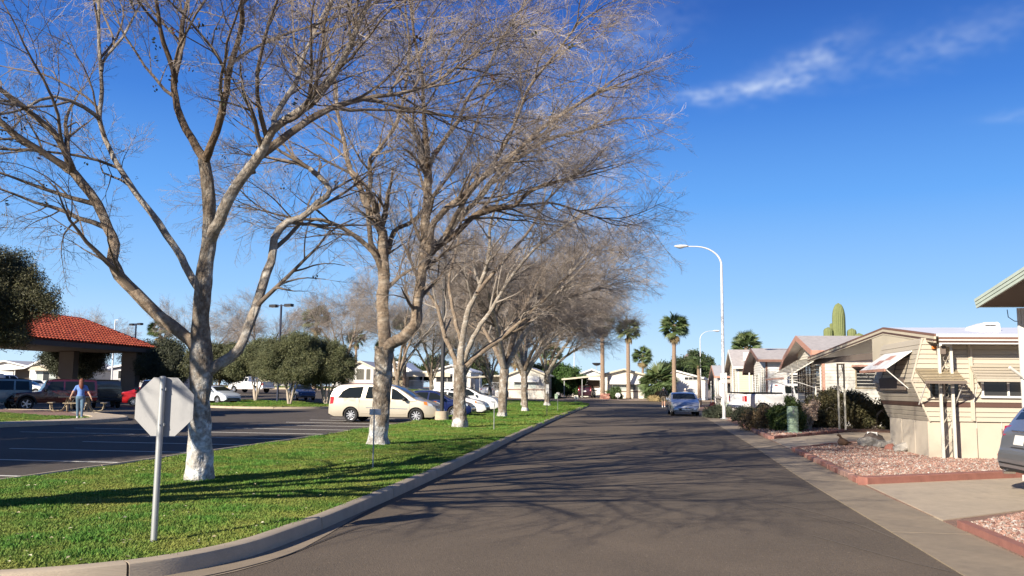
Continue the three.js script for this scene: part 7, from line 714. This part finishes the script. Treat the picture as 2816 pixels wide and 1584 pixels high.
// ---------- people ----------
function person({ label, pos, ry = 0, height = 1.7, J, color, hair, hairMat, res = 112, extras }) {
  const root = thing('person', label, 'person', pos, ry); const S = height / 1.7; const mc = new MarchingCubes(res, M.black, false, false, 90000); const f = mc.field, n = res, hf = n / 2, box3 = 1.0; mc.isolation = 0;
  const bones = J.map(([a, b, r1, r2, k]) => ({ a, b, r1, r2, k: k || .03, d: [b[0] - a[0], b[1] - a[1], b[2] - a[2]] })); bones.forEach(b => b.l2 = b.d[0] ** 2 + b.d[1] ** 2 + b.d[2] ** 2 || 1e-9);
  const sd = (x, y, z) => { let m = 9; for (const b of bones) { let t = ((x - b.a[0]) * b.d[0] + (y - b.a[1]) * b.d[1] + (z - b.a[2]) * b.d[2]) / b.l2; t = t < 0 ? 0 : t > 1 ? 1 : t; const dx = x - b.a[0] - b.d[0] * t, dy = y - b.a[1] - b.d[1] * t, dz = z - b.a[2] - b.d[2] * t; const q = Math.sqrt(dx * dx + dy * dy + dz * dz) - (b.r1 + (b.r2 - b.r1) * t); const k = .028, h = Math.max(k - Math.abs(m - q), 0) / k; m = Math.min(m, q) - h * h * k * .25; } return m; };
  for (let k = 0; k < n; k++) for (let j = 0; j < n; j++) for (let i = 0; i < n; i++) { const x = (i - hf) / hf * box3, y = (j - hf) / hf * box3 + .85, z = (k - hf) / hf * box3; f[i + j * n + k * n * n] = (Math.abs(x) > .62 || Math.abs(z) > .55) ? -1 : -sd(x, y, z); }
  mc.update(); const P = mc.positionArray.slice(0, mc.count * 3); for (let i = 0; i < P.length; i += 3) { P[i] *= box3; P[i + 1] = P[i + 1] * box3 + .85; P[i + 2] *= box3; }
  let g = new THREE.BufferGeometry(); g.setAttribute('position', new THREE.BufferAttribute(P, 3)); g = mergeVertices(g, 1e-4); g.computeVertexNormals(); let list = [g.toNonIndexed()];
  for (const h of extras.hands) { // palm and five fingers, slightly curled
    const [w, dir, side] = h, d = V3(...dir).normalize(), s = V3(...side).normalize(), c = V3(...w); const at = (u, v, t = 0) => c.clone().addScaledVector(d, u).addScaledVector(s, v).add(d.clone().cross(s).multiplyScalar(t)); const palm = new THREE.SphereGeometry(1, 10, 8); palm.scale(.02, .048, .038); const qn = new THREE.Quaternion().setFromUnitVectors(V3(0, 1, 0), d); palm.applyQuaternion(qn); const pc = at(.045, 0); palm.translate(pc.x, pc.y, pc.z); list.push(palm);
    [[-.026, .06], [-.009, .07], [.009, .066], [.026, .052]].forEach(([v, l]) => { const a = at(.08, v), b = at(.08 + l * .5, v, .006), e = at(.08 + l * .9, v, .025); list.push(tube([[a.x, a.y, a.z, .0095], [b.x, b.y, b.z, .0085], [e.x, e.y, e.z, .006]], 6)); }); const a = at(.03, -.03), b = at(.06, -.055, .01), e = at(.085, -.058, .02); list.push(tube([[a.x, a.y, a.z, .011], [b.x, b.y, b.z, .0095], [e.x, e.y, e.z, .007]], 6)); }
  g = merge(list); const Q2 = g.attributes.position, C = new Float32Array(Q2.count * 3); for (let i = 0; i < Q2.count; i++) { const c = color(Q2.getX(i), Q2.getY(i), Q2.getZ(i)); C[i * 3] = c[0]; C[i * 3 + 1] = c[1]; C[i * 3 + 2] = c[2]; } g.setAttribute('color', new THREE.BufferAttribute(C, 3)); g.scale(S, S, S); part(root, 'body', g, std({ vertexColors: true, roughness: .85 }));
  for (const [nm, geo, mat] of extras.parts || []) { geo.scale(S, S, S); part(root, nm, geo, mat); } return root;
}
// skeleton facing +z; spread of legs and arms given as joints
function skeleton({ lf = .14, rf = -.16, la, ra, w = 1, hip = .12 }) { const L = [], add = (...q) => L.push(q); const hx = .09, sx = .17 * w;
  add([0, .95, 0], [0, 1.08, -.01], .135 * w, .12 * w); add([-.05, .93, 0], [.05, .93, 0], .125 * w, .125 * w); add([0, 1.08, -.01], [0, 1.28, -.01], .125 * w, .13 * w); add([-.07, 1.3, -.01], [.07, 1.3, -.01], .11 * w, .11 * w); add([-sx * .6, 1.4, -.01], [sx * .6, 1.4, -.01], .07, .07); add([0, 1.4, -.01], [0, 1.52, .01], .06, .05); add([0, 1.58, .02], [0, 1.64, .015], .082, .085); add([0, 1.545, .05], [0, 1.56, .055], .05, .05); add([0, 1.585, .1], [0, 1.57, .108], .014, .016); add([-.085, 1.59, .01], [-.09, 1.6, .005], .016, .018); add([.085, 1.59, .01], [.09, 1.6, .005], .016, .018);
  for (const [s, f] of [[1, lf], [-1, rf]]) { const k = [s * hx, .5, f * .75 + .03], a = [s * hx, .1 + (f < 0 ? .04 : 0), f]; add([s * hx, .9, 0], k, .1 * w, .068 * w); add(k, a, .066 * w, .042); add([a[0], a[1] - .05, a[2] - .04], [a[0] + s * .015, a[1] - .065, a[2] + .13], .042, .034); }
  for (const [s, q] of [[1, la], [-1, ra]]) { add([s * sx, 1.39, -.01], q[0], .056, .045); add(q[0], q[1], .043, .03); } return L; }
{ const la = [[.31, 1.14, -.05], [.40, .93, .06]], ra = [[-.31, 1.13, -.02], [-.42, .92, -.08]]; const J = skeleton({ lf: .12, rf: -.12, la, ra, w: 1.08 });
  const hairG = (() => { const g = []; g.push(ball(.108, 0, 1.63, -.008, 1, 1.08, 1.08)); g.push(tube([[0, 1.62, -.06, .085], [.01, 1.52, -.1, .095], [.0, 1.42, -.13, .1], [-.02, 1.32, -.14, .07], [-.03, 1.26, -.13, .02]], 10, .25, 3)); return merge(g); })();
  person({ label: 'woman with long auburn hair in blue T-shirt and jeans seen from behind', pos: [-23.55, .145, -34.6], ry: Math.PI + .55, height: 1.66, J, color: (x, y, z) => y < .085 ? [.55, .55, .55] : y < .98 && Math.abs(x) < .3 ? [.09 + .03 * perlin.noise(x * 9, y * 6, z * 9), .15, .22] : (y > .96 && y < 1.47 && (Math.abs(x) < .24 || y > 1.22)) ? [.13, .24, .56] : [.5, .3, .215], extras: { hands: [[la[1], [.15, -1, .1], [0, 0, 1]], [ra[1], [-.15, -1, -.05], [0, 0, 1]]], parts: [['hair', hairG, std({ color: rgb(.16, .05, .024), roughness: .6 })]] } }); }
{ const la = [[.27, 1.13, -.1], [.25, .92, .04]], ra = [[-.27, 1.13, .06], [-.24, .93, .16]]; const J = skeleton({ lf: .17, rf: -.17, la, ra, w: 1.12 });
  const cap = merge([new THREE.SphereGeometry(.105, 14, 8, 0, 6.283, 0, Math.PI / 2).translate(0, 1.635, .01), cyl(.11, .11, .012, 0, 1.64, .08)]); const pack = rbox(.3, .42, .15, .05, 0, 1.22, -.18);
  person({ label: 'walker in cap, dark top and khaki shorts on the street', pos: [2.5, 0, -80], ry: Math.PI, height: 1.78, res: 96, J, color: (x, y, z) => y < .1 ? [.7, .7, .7] : y < .16 ? [.75, .75, .75] : y < .55 ? [.5, .3, .21] : y < .97 && Math.abs(x) < .22 ? [.24, .19, .13] : y < 1.47 ? [.05, .052, .055] : [.5, .3, .22], extras: { hands: [[la[1], [0, -1, .2], [0, 0, 1]], [ra[1], [0, -1, .3], [0, 0, 1]]], parts: [['cap', cap, M.white], ['backpack', pack, M.black]] } }); }
{ const la = [[.26, 1.13, .06], [.24, .93, .16]], ra = [[-.26, 1.13, -.08], [-.25, .93, .02]]; const J = skeleton({ lf: -.15, rf: .15, la, ra, w: 1.1 });
  person({ label: 'white-haired person whose head shows above the silver car roof', pos: [4.15, 0, -75], ry: Math.PI + .1, height: 1.72, res: 96, J, color: (x, y, z) => y < .1 ? [.5, .5, .5] : y < .97 && Math.abs(x) < .22 ? [.1, .11, .14] : y < 1.47 ? [.35, .36, .4] : [.52, .34, .26], extras: { hands: [[la[1], [0, -1, .2], [0, 0, 1]], [ra[1], [0, -1, .1], [0, 0, 1]]], parts: [['hair', ball(.098, 0, 1.64, -.012, 1, .95, 1.02), std({ color: rgb(.6, .57, .52), roughness: .8 })]] } }); }
renderer.render(scene, camera);
